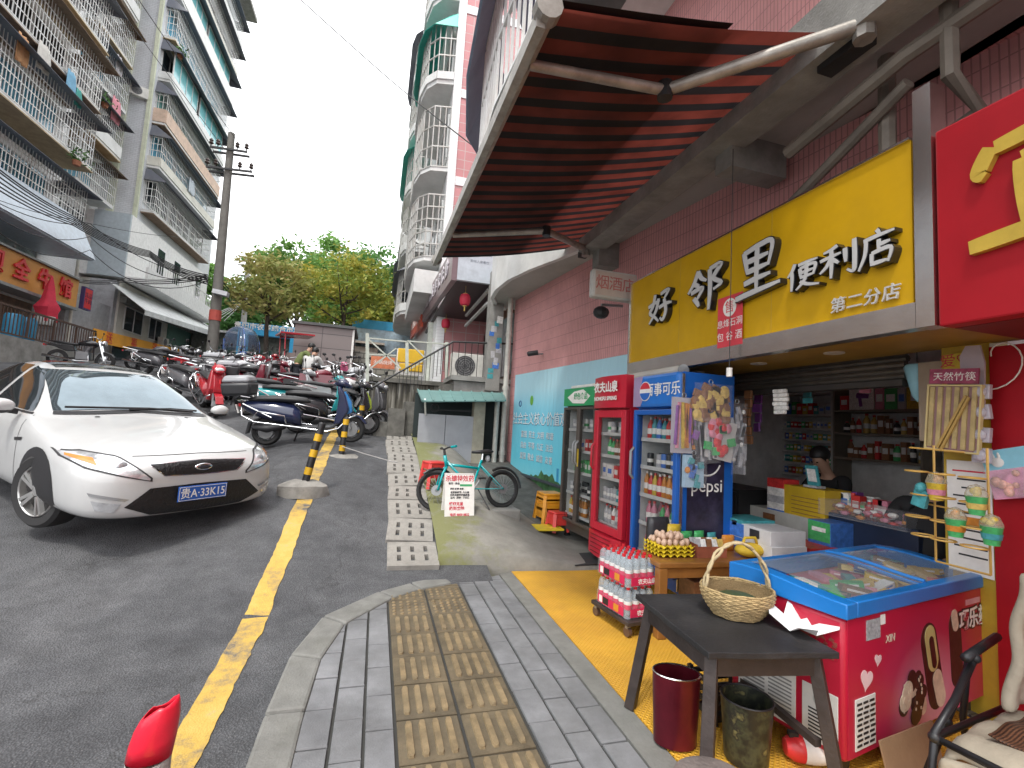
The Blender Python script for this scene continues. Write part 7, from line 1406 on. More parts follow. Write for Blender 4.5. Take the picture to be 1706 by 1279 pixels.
b = MB(); b.box((0, 0, .012), (.34, .3, .024)); o = b.build('studded_pad', mat('yellow_pad', (.70, .52, .03), .5), loc=at(912, 880, Y=5.9)); tag(o, 'small yellow studded rubber pad on the concrete below the yellow stools', 'pad')
# bollards
BYEL = mat('bollard_yellow', (.62, .36, .01), .5, dirt=.3)
def make_bollard(label, h_=.75):
    t = thing('bollard', label, 'bollard', (0, 0, 0), 0, 'black and yellow bollards along the yellow line'); b = MB(); b.cyl((0, 0, 0), (0, 0, h_), .046, n=14); b.lathe([(.046, h_), (.03, h_+.02), (0, h_+.022)], n=14); b.build('post', BLK, t, smooth=True)
    for z in (.16, .38, .58): b = MB(); b.cyl((0, 0, z), (0, 0, z+.09), .0475, n=14, cap=False); b.build('band', BYEL, t, smooth=True)
    return t
RUBB = mat('rubble', (.26, .25, .23), .95, var=.3, bump=.6, bscale=30)
for i, (x, y, Y, hh, lab, ln_) in enumerate(((506, 812, 6.35, .80, 'nearest black and yellow bollard leaning in a lump of concrete', 10), (567, 768, 8.05, .68, 'second black and yellow bollard in a cracked slab by the scooter front wheel', 3))):
    t = make_bollard(lab, hh); p = at(x, y, Y=Y); t.location = p; t.rotation_euler = (R(-4), R(ln_), 0)
    b = MB(); b.lathe([(.27, -.1), (.25, .03), (.16, .08), (.0, .09)] if i == 0 else [(.24, -.1), (.25, .07), (.2, .1), (0, .11)], n=11, sx=1.15, sy=.8); b.v = [(x_+rg.gauss(0, .012), y_+rg.gauss(0, .012), z_+rg.gauss(0, .008)) for x_, y_, z_ in b.v]
    q = b.build('concrete_lump', RUBB, loc=(p.x, p.y, p.z), smooth=True); tag(q, ['rough concrete lump holding the nearest bollard', 'cracked concrete slab holding the second bollard'][i], 'base')
t = make_bollard('third black and yellow bollard half hidden behind the scooter front', .68); p = at(601, 705, Y=9.4); t.location = (p.x, 9.4, gz(p.x, 9.4)-.05)
b = MB(); b.tube([at(565, 742, Y=8.1), at(605, 755, Y=7.6), at(650, 768, Y=7.3), at(662, 770, Y=7.2)], .008, 5); o0 = Vector(b.v[0]); b.v = [tuple(Vector(v)-o0) for v in b.v]; o = b.build('rope', mat('grey_rope', (.35, .34, .33), .8), loc=o0); tag(o, 'thin grey rope from the second bollard across the road to the drain slabs', 'rope')
# folded red and white marker at the near edge of the road
p = at(248, 1262, Y=2.25)
t = thing('traffic_marker', 'torn red and white plastic marker post in the near left foreground', 'marker post', (p.x, 2.25, gz(-.9, 2.25)))
h1 = at(243, 1262, Y=2.25).z-t.location.z; h2 = at(262, 1172, Y=2.25).z-t.location.z
b = MB(); pr = [(.078, 0), (.076, h1*.5), (.074, h1)]; b.lathe(pr, n=18); b.build('white_sleeve', mat('ribbed_white', (.55, .54, .52), .6, bump=.8, bscale=90), t, smooth='all')
b = MB(); n = 18; vs = []
for k, (f, r_) in enumerate(((0, .076), (.35, .076), (.7, .07), (.92, .06), (1, .052))):
    for i in range(n):
        a = 2*math.pi*i/n; z = h1+.001+(h2-h1)*.93*f+(.008*math.sin(a*3)+.028*math.cos(a)+rg.uniform(-.004, .004))*f; vs.append((r_*math.cos(a)*(1+.12*math.sin(2*a)*f)+.022*f, r_*.75*math.sin(a), z))
b.add(vs, [(k*n+i, k*n+(i+1) % n, (k+1)*n+(i+1) % n, (k+1)*n+i) for k in range(4) for i in range(n)]); b.build('red_sleeve', mat('red_reflective', (.68, .015, .04), .28, bump=.3, bscale=20), t, smooth='all', thick=.003)
# ================================================================ GOODS IN FRONT OF THE SHOP
DWOOD = mat('dark_stained_wood', (.035, .026, .024), .55, var=.4, scale=5, bump=.35, bscale=30, dirt=.35, dcol=(.10, .075, .065))
TOPW = mat('worn_black_top', (.016, .016, .018), .62, var=.4, scale=4, bump=.3, bscale=50, dirt=.5, dcol=(.075, .072, .07))
t = thing('table', 'worn black wooden table in the foreground with a wicker basket on it', 'table', (1.72, 2.02, .006))
c4 = [Vector((1.455, 2.40)), Vector((1.395, 1.725)), Vector((1.985, 1.635)), Vector((2.06, 2.33))]; cc = sum(c4, Vector((0, 0)))/4
b = MB(); poly = []
for i in range(4):
    a, c = c4[i], c4[(i+1) % 4]
    for k in range(8): p = a.lerp(c, k/8); poly.append((p.x-1.72+rg.uniform(-.004, .004), p.y-2.02+rg.uniform(-.004, .004)))
b.prism(poly, .575, .603, 'xy'); b.build('tabletop', TOPW, t, bevel=.004)
b = MB(); k4 = [cc.lerp(p, .84) for p in c4]
for i in range(4): p, q = k4[i], k4[(i+1) % 4]; b.bar((p.x-1.72, p.y-2.02, .53), (q.x-1.72, q.y-2.02, .53), .02, .085) if False else b.add([(p.x-1.72, p.y-2.02, .485), (q.x-1.72, q.y-2.02, .485), (q.x-1.72, q.y-2.02, .574), (p.x-1.72, p.y-2.02, .574)], [(0, 1, 2, 3)])
b.build('apron_rail', DWOOD, t, thick=.02)
for p in c4: u, v = cc.lerp(p, .80), cc.lerp(p, 1.02); b = MB(); b.bar((u.x-1.72, u.y-2.02, .574), (v.x-1.72, v.y-2.02, 0), .052); b.build('leg', DWOOD, t, bevel=.004)
b = MB(); m0, m1 = k4[0].lerp(k4[1], .5), k4[2].lerp(k4[3], .5); b.bar((k4[3].x-1.72, k4[3].y-2.02, .2), (k4[2].x-1.72, k4[2].y-2.02, .2), .03); b.build('stretcher', DWOOD, t)
# wicker basket
WICK = mat('wicker', (.40, .29, .14), .75, var=.35, scale=40, bump=.5, bscale=120)
t = thing('basket', 'round woven straw basket with a tall hoop handle on the black table', 'basket', (1.83, 2.06, .61), R(-10))
b = MB(); nr = 15
for k in range(nr):
    f = k/(nr-1); r_ = .105+.052*math.sin(f*1.75); z = .008+.125*f
    b.tube([(r_*1.12*math.cos(2*math.pi*i/36)*(1+.012*(-1)**(i+k)), r_*math.sin(2*math.pi*i/36)*(1+.012*(-1)**(i+k)), z+.002*math.sin(i*1.3)) for i in range(36)], .0062, 5, True)
b.build('weave', WICK, t, smooth='all')
b = MB(); b.lathe([(0, .006), (.10, .006), (.145, .075), (.150, .125), (.147, .125), (.14, .075), (.095, .012), (0, .012)], n=28, sx=1.12); b.build('lining', mat('wicker_dark', (.22, .15, .07), .85, bump=.6, bscale=150), t, smooth=True)
b = MB()
for sgn in (0, 1): b.tube([(.172*math.cos(a)*(1-.1*sgn*math.sin(a)), .014*math.sin(a*9+sgn*3.1), .12+.235*math.sin(a)) for a in [math.pi*i/26 for i in range(27)]], .008, 5)
b.build('handle', mat('pale_wicker', (.46, .37, .22), .75, bump=.4, bscale=100), t, smooth='all')
b = MB(); b.sph((0, 0, .075), .10, 14, 8, (1.1, 1, .32)); b.build('green_bag', mat('olive_bag', (.05, .075, .03), .5, bump=.6, bscale=18), t, smooth='all')
# opened white carton
t0_ = [(-.14, -.02), (-.06, -.05), (-.05, -.13), (.03, -.125), (.045, -.06), (.13, -.08), (.17, .0), (.08, .03), (.10, .10), (.03, .085), (-.01, .13), (-.06, .06), (-.12, .09)]
b = MB(); hts = [.035, .005, .03, .03, .005, .03, .045, .01, .055, .02, .06, .01, .05]
b.add([(x, y, h) for (x, y), h in zip(t0_, hts)]+[(0, 0, .004)], [(i, (i+1) % 13, 13) for i in range(13)]); o = b.build('flattened_carton', mat('white_card', (.78, .80, .80), .6), thick=.0015, loc=(2.0, 1.84, .613), rz=R(-30)); o.scale = (1.0, 1.05, 1.9); tag(o, 'torn open white carton lying flattened at the table edge', 'carton')
# bins below the table
MARO = mat('maroon_metal', (.12, .010, .02), .28, .5, var=.25)
t = thing('waste_bin', 'oval dark red metal waste bin under the left of the black table', 'bin', (1.515, 2.10, .008), R(-20)); b = MB(); b.lathe([(0, .008), (.088, .008), (.10, .33), (.096, .33), (.085, .014), (0, .014)], n=28, sx=1.15, sy=.85); b.build('body', MARO, t, smooth=True); b = MB(); b.tube([(.098*1.15*math.cos(a), .098*.85*math.sin(a), .33) for a in [2*math.pi*i/28 for i in range(28)]], .004, 5, True); b.build('rim', STEEL, t)
CAMO = bpy.data.materials.new('dark_floral_print'); CAMO.use_nodes = True; N, L = nodes(CAMO); bs = N['Principled BSDF']; bs.inputs['Roughness'].default_value = .4; tc = N.new('ShaderNodeTexCoord'); vo = N.new('ShaderNodeTexNoise'); vo.inputs['Scale'].default_value = 16; vo.inputs['Detail'].default_value = 3; L.new(tc.outputs['Object'], vo.inputs['Vector']); L.new(ramp(N, L, vo.outputs[0], [(.4, (.012, .014, .012)), (.55, (.05, .055, .03)), (.62, (.02, .02, .018)), (.72, (.20, .18, .07))]), bs.inputs['Base Color'])
t = thing('waste_bin', 'round dark flower patterned bin under the right of the black table', 'bin', (1.78, 1.93, .008)); b = MB(); b.lathe([(0, .008), (.095, .008), (.115, .28), (.111, .28), (.092, .014), (0, .014)], n=28); b.build('body', CAMO, t, smooth=True); b = MB(); b.ring((0, 0, .28), .113, .005, 'z', 28, 6); b.build('rim', BLK, t)
t = thing('bottle_crate', 'black slatted plastic crate behind the bins', 'crate', (1.95, 2.28, .008)); b = MB()
for z in (.02, .07, .12, .17): b.b2((-.14, -.1, z), (.14, -.088, z+.025)); b.b2((-.14, .088, z), (.14, .1, z+.025)); b.b2((-.14, -.087, z), (-.128, .087, z+.025)); b.b2((.128, -.087, z), (.14, .087, z+.025))
b.build('slats', BLK, t); b = MB(); [b.b2((x-.012, y-.012, 0), (x+.012, y+.012, .21)) for x in (-.142, .142) for y in (-.102, .102)]; b.b2((-.13, -.09, .004), (.13, .09, .015)); b.build('corner_post', BLK, t)
t = thing('flask', 'red and white rounded flask lying on the ground beside the freezer', 'flask', (2.06, 1.86, .065), R(-25)); b = MB(); rot = Matrix.Rotation(R(90), 4, 'Y'); b.lathe([(.058, -.02), (.058, .03), (.052, .07), (.03, .1), (0, .108)], n=18, mat=rot); b.build('white_end', PWH, t, smooth=True); b = MB(); b.lathe([(0, -.10), (.035, -.095), (.056, -.06), (.059, -.021)], n=18, mat=rot); b.build('red_end', RED, t, smooth=True); b = MB(); b.box((-.06, 0, .06), (.04, .03, .02)); b.build('clip', BLK, t)
t = thing('stool', 'weathered round stool top at the bottom edge below the black table', 'stool', (1.235, 1.49, 0)); b = MB(); b.lathe([(0, .265), (.115, .265), (.128, .28), (.126, .297), (.11, .303), (0, .305)], n=26); b.v = [(x*1.1, y, z) for x, y, z in b.v]; b.build('seat', mat('weathered_seat', (.16, .135, .125), .8, var=.4, scale=9, bump=.5), t, smooth=True)
for i in range(3): a = 2*math.pi*i/3+.6; b = MB(); b.bar((.07*math.cos(a), .07*math.sin(a), .265), (.11*math.cos(a), .11*math.sin(a), 0), .025); b.build('leg', DWOOD, t)
# ---- chest freezer (local frame: X along its length, Y to the back)
FRED = bpy.data.materials.new('freezer_print'); FRED.use_nodes = True; N, L = nodes(FRED); bs = N['Principled BSDF']; bs.inputs['Roughness'].default_value = .32
tc = N.new('ShaderNodeTexCoord'); mp = N.new('ShaderNodeMapping'); mp.inputs['Location'].default_value = (-.78, 0, -.30); mp.inputs['Scale'].default_value = (1, .0, 1.3); L.new(tc.outputs['Object'], mp.inputs[0]); ln_ = N.new('ShaderNodeVectorMath'); ln_.operation = 'LENGTH'; L.new(mp.outputs[0], ln_.inputs[0])
L.new(ramp(N, L, ln_.outputs['Value'], [(.0, (.62, .34, .44)), (.22, (.58, .20, .30)), (.42, (.46, .03, .09)), (.62, (.42, .012, .045))]), bs.inputs['Base Color'])
FBLU = mat('freezer_blue_rim', (.012, .17, .52), .3, var=.05)
FRD = mat('freezer_red', (.42, .010, .035), .32, var=.05)
FL, FW_, FH = 1.50, .58, .715
t = thing('chest_freezer', 'red ice cream chest freezer with a blue rim and sliding glass lid', 'freezer', (2.09, 1.69, .0), R(11.5))
b = MB(); b.b2((0, .004, .10), (FL, FW_, FH)); b.build('cabinet', FRD, t, bevel=.02, smooth=True); b = MB(); b.b2((.02, 0, .115), (FL-.02, .0035, FH-.005)); b.build('side_print', FRED, t)
def rz_(v): return .787+.032*sm(0, .75, v)-.008*sm(.8, 1, v)
b = MB(); n = 12
for (x0, x1) in ((-.012, .075), (FL-.075, FL+.012)):
    pol = [(-.014, FH+.002)]+[(-.014+(FW_+.028)*i/n, rz_(i/n)) for i in range(n+1)]+[(FW_+.014, FH+.002)]; b.prism(pol, x0, x1, 'yz')
b.b2((.0751, -.0139, FH+.002), (FL-.0751, .045, .788)); b.b2((.0751, FW_-.045, FH+.002), (FL-.0751, FW_+.0139, .812)); b.build('rim', FBLU, t, bevel=.006, smooth=True)
for x0, x1, dz in ((.08, FL*.54, .0), (FL*.5, FL-.08, .012)):
    b = MB(); b.grid(lambda u, v: (u, v, rz_(v/FW_)+.004-dz), [x0, x1], [.03+.05*i for i in range(11)]); b.build('lid', sheer('lid_glass', (.30, .34, .36), .20, .06), t, smooth='all'); b = MB(); [b.tube([(xx, .03+.05*i, rz_((.03+.05*i)/FW_)+.008-dz) for i in range(11)], .011, 6) for xx in ((x1,) if x0 < .2 else (x0,))]; b.build('lid_frame', FBLU, t)
b = MB(); b.b2((.0752, .061, .60), (FL-.0752, FW_-.061, .62)); b.build('tray', mat('frosty_liner', (.5, .52, .54), .5), t)
wr = ['red', 'blue', 'gold', 'pink', 'teal', 'brown', 'white', 'green', 'yellow', 'orange']
Mf = Matrix.Translation(t.location) @ Matrix.Rotation(R(11.5), 4, 'Z')
for i in range(90):
    c = rg.choice(wr); p = Mf @ Vector((rg.uniform(.14, FL-.14), rg.uniform(.12, FW_-.12), rg.uniform(.66, .745))); o = good(c, 'box', p, (.055, .15, .03), 'ice_cream', '%s wrapped ice cream lying loose under the freezer glass' % c, 'ice cream', 'ice creams in the freezer', rg.uniform(0, 3.1)); o.rotation_euler.x = rg.uniform(-.25, .25)
# louvres, stickers and printed ices on the long side
VW = mat('vent_white', (.62, .62, .60), .5); 
b = MB(); b.b2((.07, -.004, .14), (.24, -.0002, .36)); v_ = b.build('vent_panel', VW, t, bevel=.003); b = MB()
for r_ in range(9):
    for k in range(3): b.b2((.082+.052*k+(.008 if r_ % 2 else 0), -.0055, .155+.022*r_), (.122+.052*k+(.008 if r_ % 2 else 0), -.0042, .165+.022*r_))
b.build('slot', BLK, v_)
CHOC, CREM, VAN = mat('printed_chocolate', (.045, .016, .014), .4, var=.5, scale=18), mat('printed_cream', (.66, .58, .46), .45, var=.25, scale=12), mat('printed_vanilla', (.55, .52, .22), .45)
def capsule(x, z, w_, l_, ang, m, d=.0, nm='ice_print', par=None):
    pts = [(w_*math.cos(a), l_/2+w_*math.sin(a)) for a in [math.pi*i/10 for i in range(11)]]+[(w_*math.cos(a), -l_/2+w_*math.sin(a)) for a in [math.pi+math.pi*i/10 for i in range(11)]]
    ca, sa = math.cos(ang), math.sin(ang); b = MB(); b.prism([(x+p*ca-q*sa, z+p*sa+q*ca) for p, q in pts], -.0015-d, -.0002-d, 'xz'); return b.build(nm, m, t)
capsule(.80, .38, .085, .28, R(14), CHOC, 0); capsule(.79, .47, .055, .13, R(14), VAN, .0016); capsule(.80, .45, .024, .12, R(14), CHOC, .0032); capsule(.865, .26, .05, .1, R(20), CREM, .0016)
capsule(1.07, .42, .07, .26, R(4), CHOC, 0); capsule(1.06, .575, .035, .05, R(14), CREM, .0016)
for i in range(16): a = rg.uniform(0, 6.28); capsule(.57+rg.uniform(-.10, .12), .24+rg.uniform(-.06, .11), rg.uniform(.03, .05), .02, a, [CHOC, CHOC, CREM][i % 3], .0003*i+.0001)
for i in range(22): capsule(.58+rg.uniform(-.11, .12), .27+rg.uniform(-.07, .09), .006, .004, 0, CREM, .0056+.00002*i)
def heart(x, z, s, ang):
    P = [(16*math.sin(a)**3/17*s, (13*math.cos(a)-5*math.cos(2*a)-2*math.cos(3*a)-math.cos(4*a))/17*s) for a in [2*math.pi*i/28 for i in range(28)]]; ca, sa = math.cos(ang), math.sin(ang)
    b = MB(); b.prism([(x+p*ca-q*sa, z+p*sa+q*ca) for p, q in P][::-1], -.0016, -.0003, 'xz'); b.build('heart_print', mat('heart_pale', (.70, .50, .52), .4), t)
heart(.17, .43, .055, R(-15)); heart(.27, .50, .032, R(-10))
txt('巧乐兹', .12, .0008, CHOC, t, (1.29, -.002, .555), FACE_S, bold=.010); txt('巧乐兹', .12, .0008, PWH, t, (1.29, -.0035, .555), FACE_S, bold=.002); b = MB(); b.b2((1.2, -.0016, .635), (1.38, -.0004, .665)); b.build('small_print', mat('printed_pink', (.6, .3, .36), .5), t)
txt('XIN', .05, .0008, CREM, t, (.38, -.002, .58), FACE_S, shear=.2)
b = MB(); b.b2((.17, -.003, .60), (.29, -.0004, .69)); b.build('energy_sticker', mat('sticker_grey', (.30, .33, .35), .4, var=.5, scale=60), t); b = MB(); b.b2((.295, -.003, .655), (.335, -.0004, .70)); b.build('round_sticker', PWH, t)
# near end: vents and lettering
b = MB(); b.b2((-.004, .03, .13), (-.0002, .19, .37)); v_ = b.build('end_vent', VW, t, bevel=.003); b = MB(); [b.b2((-.0055, .05, .15+.016*k), (-.0042, .16, .157+.016*k)) for k in range(8)]; b.build('slot', BLK, v_); b = MB(); b.cyl((-.0042, .11, .315), (-.0056, .11, .315), .028, n=18); b.build('badge', mat('badge_grey', (.42, .44, .43), .4), v_)
b = MB(); b.b2((-.004, .22, .13), (-.0002, .53, .38)); v_ = b.build('end_vent', VW, t, bevel=.003); b = MB(); [b.b2((-.0055, y, .15+.018*k), (-.0042, y+.12, .158+.018*k)) for k in range(11) for y in (.24, .38)]; b.build('slot', mat('slot_grey', (.2, .2, .2), .5), v_)
txt('巧乐兹', .09, .0008, mat('printed_brown', (.25, .06, .05), .4), t, (-.002, .17, .56), (R(90), 0, R(-90)), bold=.006)
for x in (.1, FL-.1):
    for y in (.08, FW_-.08): b = MB(); b.cyl((x, y-.02, .05), (x, y+.02, .05), .05, n=12); b.bar((x, y, .06), (x, y, .1), .04); b.build('castor', BLK, t)
# ---- water bottle packs on a dolly
DOL = thing('dolly', 'low dark platform dolly carrying two shrink wrapped packs of bottled water', 'dolly', (1.98, 3.42, .006), R(8))
b = MB(); b.b2((-.15, -.24, .085), (.15, .24, .115)); b.build('platform', DWOOD, DOL, bevel=.005)
for x in (-.12, .12):
    for y in (-.2, .2): b = MB(); b.cyl((x-.014, y, .037), (x+.014, y, .037), .036, n=14); ca = b.build('castor', mat('castor_brown', (.10, .06, .045), .35), DOL); b = MB(); b.bar((x, y, .06), (x, y, .085), .03); b.build('fork', GREY, ca)
WTR = sheer('bottle_plastic', (.62, .68, .72), .30, .08, (.93, .96, .98)); CAPR = mat('red_cap', (.60, .02, .03), .35); LABR = mat('label_red', (.60, .02, .09), .4); LABW = mat('label_white', (.70, .71, .70), .4)
bb = MB(); bb.mi(0).lathe([(0, 0), (.028, .0), (.031, .01), (.031, .05), (.029, .055), (.031, .06), (.031, .15), (.027, .18), (.015, .2), (.013, .205)], n=10); bb.mi(1).lathe([(.0146, .203), (.0146, .222), (0, .222)], n=10); bb.mi(2).lathe([(.0315, .065), (.0315, .10)], n=10); bb.mi(3).lathe([(.0316, .10), (.0316, .125)], n=10)
bme = None
pk0 = None
for lv, lab in ((0, 'lower pack of red capped water bottles on the dolly'), (1, 'upper pack of red capped water bottles on the dolly')):
    t = thing('water_pack', lab, 'water pack', Vector(DOL.location)+Vector((0, 0, .117+.226*lv)), R(8), 'packs of bottled water')
    for i in range(4):
        for j in range(6):
            loc = (-.0975+.065*i, -.1625+.065*j, 0)
            if bme is None: o = bb.build('bottle', [WTR, CAPR, LABR, LABW], t, smooth=True, loc=loc); bme = o.data
            else: o = bpy.data.objects.new('bottle', bme); COL.objects.link(o); o.parent = t; o.location = loc
    ro = [(-.132, -.19), (-.125, -.197), (.125, -.197), (.132, -.19), (.132, .19), (.125, .197), (-.125, .197), (-.132, .19)]
    b = MB(); n = 8; b.add([(x, y, .004) for x, y in ro]+[(x, y, .125 if lv else .1) for x, y in ro], [(i, (i+1) % n, n+(i+1) % n, n+i) for i in range(n)]); b.build('film', sheer('shrink_film', (.7, .7, .75), .10, .08), t)
    b = MB(); b.b2((-.10, -.1995, .012), (.12, -.1975, .072)); b.build('wrap_band', LABR, t); txt('农夫山泉', .042, .0004, PWH, t, (.045, -.2002, .038), FACE_S, bold=.001)
    b = MB(); b.b2((-.1345, -.16, .012), (-.1325, .17, .075)); b.build('wrap_band', LABR, t)
    for (y0, y1, m) in ((.03, .1, BLK), (-.10, -.04, mat('wrap_orange', (.65, .28, .03), .4)), (.11, .15, PWH)): b = MB(); b.b2((-.1362, y0, .02), (-.1348, y1, .07)); b.build('wrap_print', m, t)
# ---- brown wooden table with eggs and boxes
BW = mat('orange_brown_wood', (.26, .115, .03), .4, var=.3, scale=4, bump=.15, bscale=25, coat=.3)
t = thing('table', 'low varnished brown wooden table with eggs and boxes in front of the blue fridge', 'table', (2.55, 3.34, .006), R(-2))
b = MB(); b.b2((-.46, -.24, .505), (.5, .14, .545)); b.build('tabletop', BW, t, bevel=.008)
for x in (-.42, .46):
    for y in (-.2, .1): b = MB(); b.b2((x-.035, y-.035, 0), (x+.035, y+.035, .504)); b.build('leg', BW, t, bevel=.006)
b = MB(); b.b2((-.38, -.22, .43), (.42, -.195, .504)); b.build('apron_rail', BW, t); b = MB(); b.b2((-.40, -.19, .14), (.44, .1, .165)); b.build('lower_shelf', BW, t)
t_ = MB(); t_.b2((-.1, -.1, 0), (.1, .1, .2)); o = t_.build('carton', pm('brown'), loc=(2.55, 3.30, .175), bevel=.004); tag(o, 'brown carton stored under the varnished table', 'box')
EGY = mat('egg_tray_yellow', (.66, .50, .02), .5)
t = thing('egg_tray', 'stack of yellow plastic egg trays at the left end of the varnished table', 'egg tray', (2.32, 3.36, .552), R(-3))
for k in range(3):
    b = MB(); zz = .03*k; m_ = 13
    b.grid(lambda u, v: (u*.15, v*.13, zz+.018+.014*math.cos(u*math.pi*5)*math.cos(v*math.pi*5)), [-1+2*i/24 for i in range(25)], [-1+2*i/24 for i in range(25)]); b.build('tray', EGY, t, thick=.003)
EGG = mat('egg_shell', (.62, .43, .32), .5, var=.12, scale=3, bump=.03); eg = MB(); eg.lathe([(0, 0), (.011, .003), (.019, .014), (.0215, .026), (.019, .04), (.011, .052), (0, .056)], n=10); e0 = None
for lay in range(2):
    for i in range(5 if lay == 0 else 4):
        for j in range(5 if lay == 0 else 3):
            loc = Vector(t.location)+Vector((-.11+.052*i+(.02 if lay else 0), -.095+.047*j+(.02 if lay else 0), .083+.042*lay))
            if e0 is None: e0 = o = eg.build('egg', EGG, smooth='all')
            else: o = e0.copy(); COL.objects.link(o)
            o.location = loc; o.rotation_euler = (rg.uniform(-.5, .5), rg.uniform(-.5, .5), 0); tag(o, ['pale brown egg sitting in the yellow trays', 'pale brown egg heaped on top of the others'][lay], 'egg', 'eggs in the yellow trays')
t = thing('display_box', 'open display box of small snack packs in the middle of the varnished table', 'box', (2.62, 3.30, .552), R(-4)); b = MB(); b.b2((-.13, -.09, 0), (.13, -.083, .085)); b.b2((-.13, .083, 0), (.13, .09, .11)); b.b2((-.13, -.083, 0), (-.123, .083, .1)); b.b2((.123, -.083, 0), (.13, .083, .1)); b.b2((-.123, -.083, 0), (.123, .083, .005)); b.build('box', mat('box_brown_red', (.30, .09, .05), .5, var=.35, scale=6), t)
for i in range(10): b = MB(); b.box((-.105+.052*(i % 5), -.05+.06*(i//5), .085), (.046, .01, .1), rx=R(-22+rg.uniform(-6, 6)), rz=rg.uniform(-.15, .15)); b.build('sachet', pm(['silver', 'white', 'brown', 'white', 'gold'][i % 5]), t)
for i, (x, y, w_, h_, c, lab) in enumerate(((2.33, 3.47, .10, .17, 'yellow', 'yellow snack packet standing behind the eggs'), (2.43, 3.475, .12, .21, 'yellow', 'taller yellow snack packet behind the eggs, near the fridge glass'), (2.56, 3.475, .12, .15, 'green', 'green packet standing behind the display box'), (2.69, 3.475, .11, .15, 'green', 'second green packet, right of the first, behind the display box'), (2.80, 3.475, .10, .14, 'teal', 'teal packet behind the display box beside the green ones'), (2.30, 3.50, .2, .26, 'black', 'black box standing behind the yellow packets'), (2.92, 3.40, .12, .13, 'orange', 'orange jar shaped packet at the right end of the table'))):
    b = MB(); b.grid(lambda u, v: (u*w_/2*(1-.12*v*v), -.02*(1-u*u)*(1-v*v), (v+1)/2*h_), [-1, -.5, 0, .5, 1], [-1, -.6, 0, .6, 1]); o = b.build('snack_packet' if c != 'black' else 'snack_box', pm(c), smooth='all', thick=.012 if c != 'black' else .05, loc=(x, y-.02*i % .03, .553), rz=rg.uniform(-.2, .2)); tag(o, lab, 'packet' if c != 'black' else 'box')
t = thing('yellow_bag', 'yellow cloth bag drooping at the right end of the varnished table', 'bag', (2.98, 3.22, .552)); b = MB(); b.sph((0, 0, .055), .11, 14, 8, (1.2, .8, .5)); b.build('body', mat('yellow_cloth', (.62, .42, .03), .7, bump=.5, bscale=20), t, smooth='all'); b = MB(); b.tube([(-.08, 0, .08), (-.05, 0, .15), (.05, 0, .15), (.08, 0, .08)], .012, 6); b.build('handle', mat('yellow_cloth', 0), t, smooth='all')
# ---- pillar: leaflets, hanging packs, wire rack of toy cups
def card(name, label, x0, y0, x1, y1, X, m, cat='leaflet', ry=0, group=None):
    p, q = at((x0+x1)/2, y0, X=X), at((x0+x1)/2, y1, X=X); w_ = abs(at(x0, (y0+y1)/2, X=X).y-at(x1, (y0+y1)/2, X=X).y); h_ = p.z-q.z
    b = MB(); b.b2((-.003, -w_/2, -h_/2), (0, w_/2, h_/2)); o = b.build(name, m, loc=(X, p.y, (p.z+q.z)/2)); o.rotation_euler.x = ry; tag(o, label, cat, group); return o, w_, h_
o, w_, h_ = card('leaflet', 'yellow leaflet with red characters high on the yellow pillar', 1572, 588, 1626, 614, 3.452, mat('leaflet_yellow', (.62, .45, .04), .5)); txt('爱♡', .09, .0005, PRD, o, (-.004, .03, .0), FACE_W)
o, w_, h_ = card('leaflet', 'dark blue notice below the yellow leaflet on the pillar', 1578, 615, 1612, 640, 3.452, mat('leaflet_navy', (.03, .06, .12), .5)); txt('技安', .06, .0005, mat('pale_blue_ink', (.35, .5, .62), .5), o, (-.004, 0, 0), FACE_W)
o, w_, h_ = card('price_sheet', 'white printed sheets with red heading taped low on the pillar', 1576, 768, 1650, 955, 3.448, PWH, 'sheet'); 
for k in range(11): b = MB(); b.b2((-.0045, -w_*.38, h_*(.40-.075*k)), (-.0032, w_*(.36-.1*(k % 3)), h_*(.415-.075*k))); b.build('print_line', PRD if k in (0, 6) else PBK, o)
b = MB(); b.b2((-.0046, -w_/2, -h_*.1), (-.0034, w_/2, -h_*.0)); b.build('orange_strip', pm('orange'), o)
MPK = mat('grey_blister', (.40, .37, .42), .3, var=.3, scale=8)
t = thing('tool_pack', 'tall pale blister pack hanging at the top of the yellow pillar', 'hanging pack', at(1622, 620, X=3.36)); b = MB(); b.prism([(-.05, -.28), (.055, -.26), (.06, .1), (.03, .16), (-.04, .155), (-.06, .05)], -.012, .0, 'yz'); b.build('card', mat('mauve_card', (.45, .38, .42), .5), t)
for i, (y0, y1) in enumerate(((640, 665), (668, 705), (708, 740), (742, 775))):
    p = at(1636, (y0+y1)/2, X=3.33); b = MB(); b.box((0, 0, 0), (.03, .085, .085)); b.sph((-.02, 0, 0), .035, 8, 6, (.6, 1, 1)); o = b.build('blister_pack', MPK, loc=p, bevel=.005); o.rotation_euler = (rg.uniform(-.1, .1), 0, 0); tag(o, ['topmost', 'second', 'third', 'lowest'][i]+' small grey blister pack in the strip right of the bamboo panel', 'hanging pack', 'strip of grey blister packs')
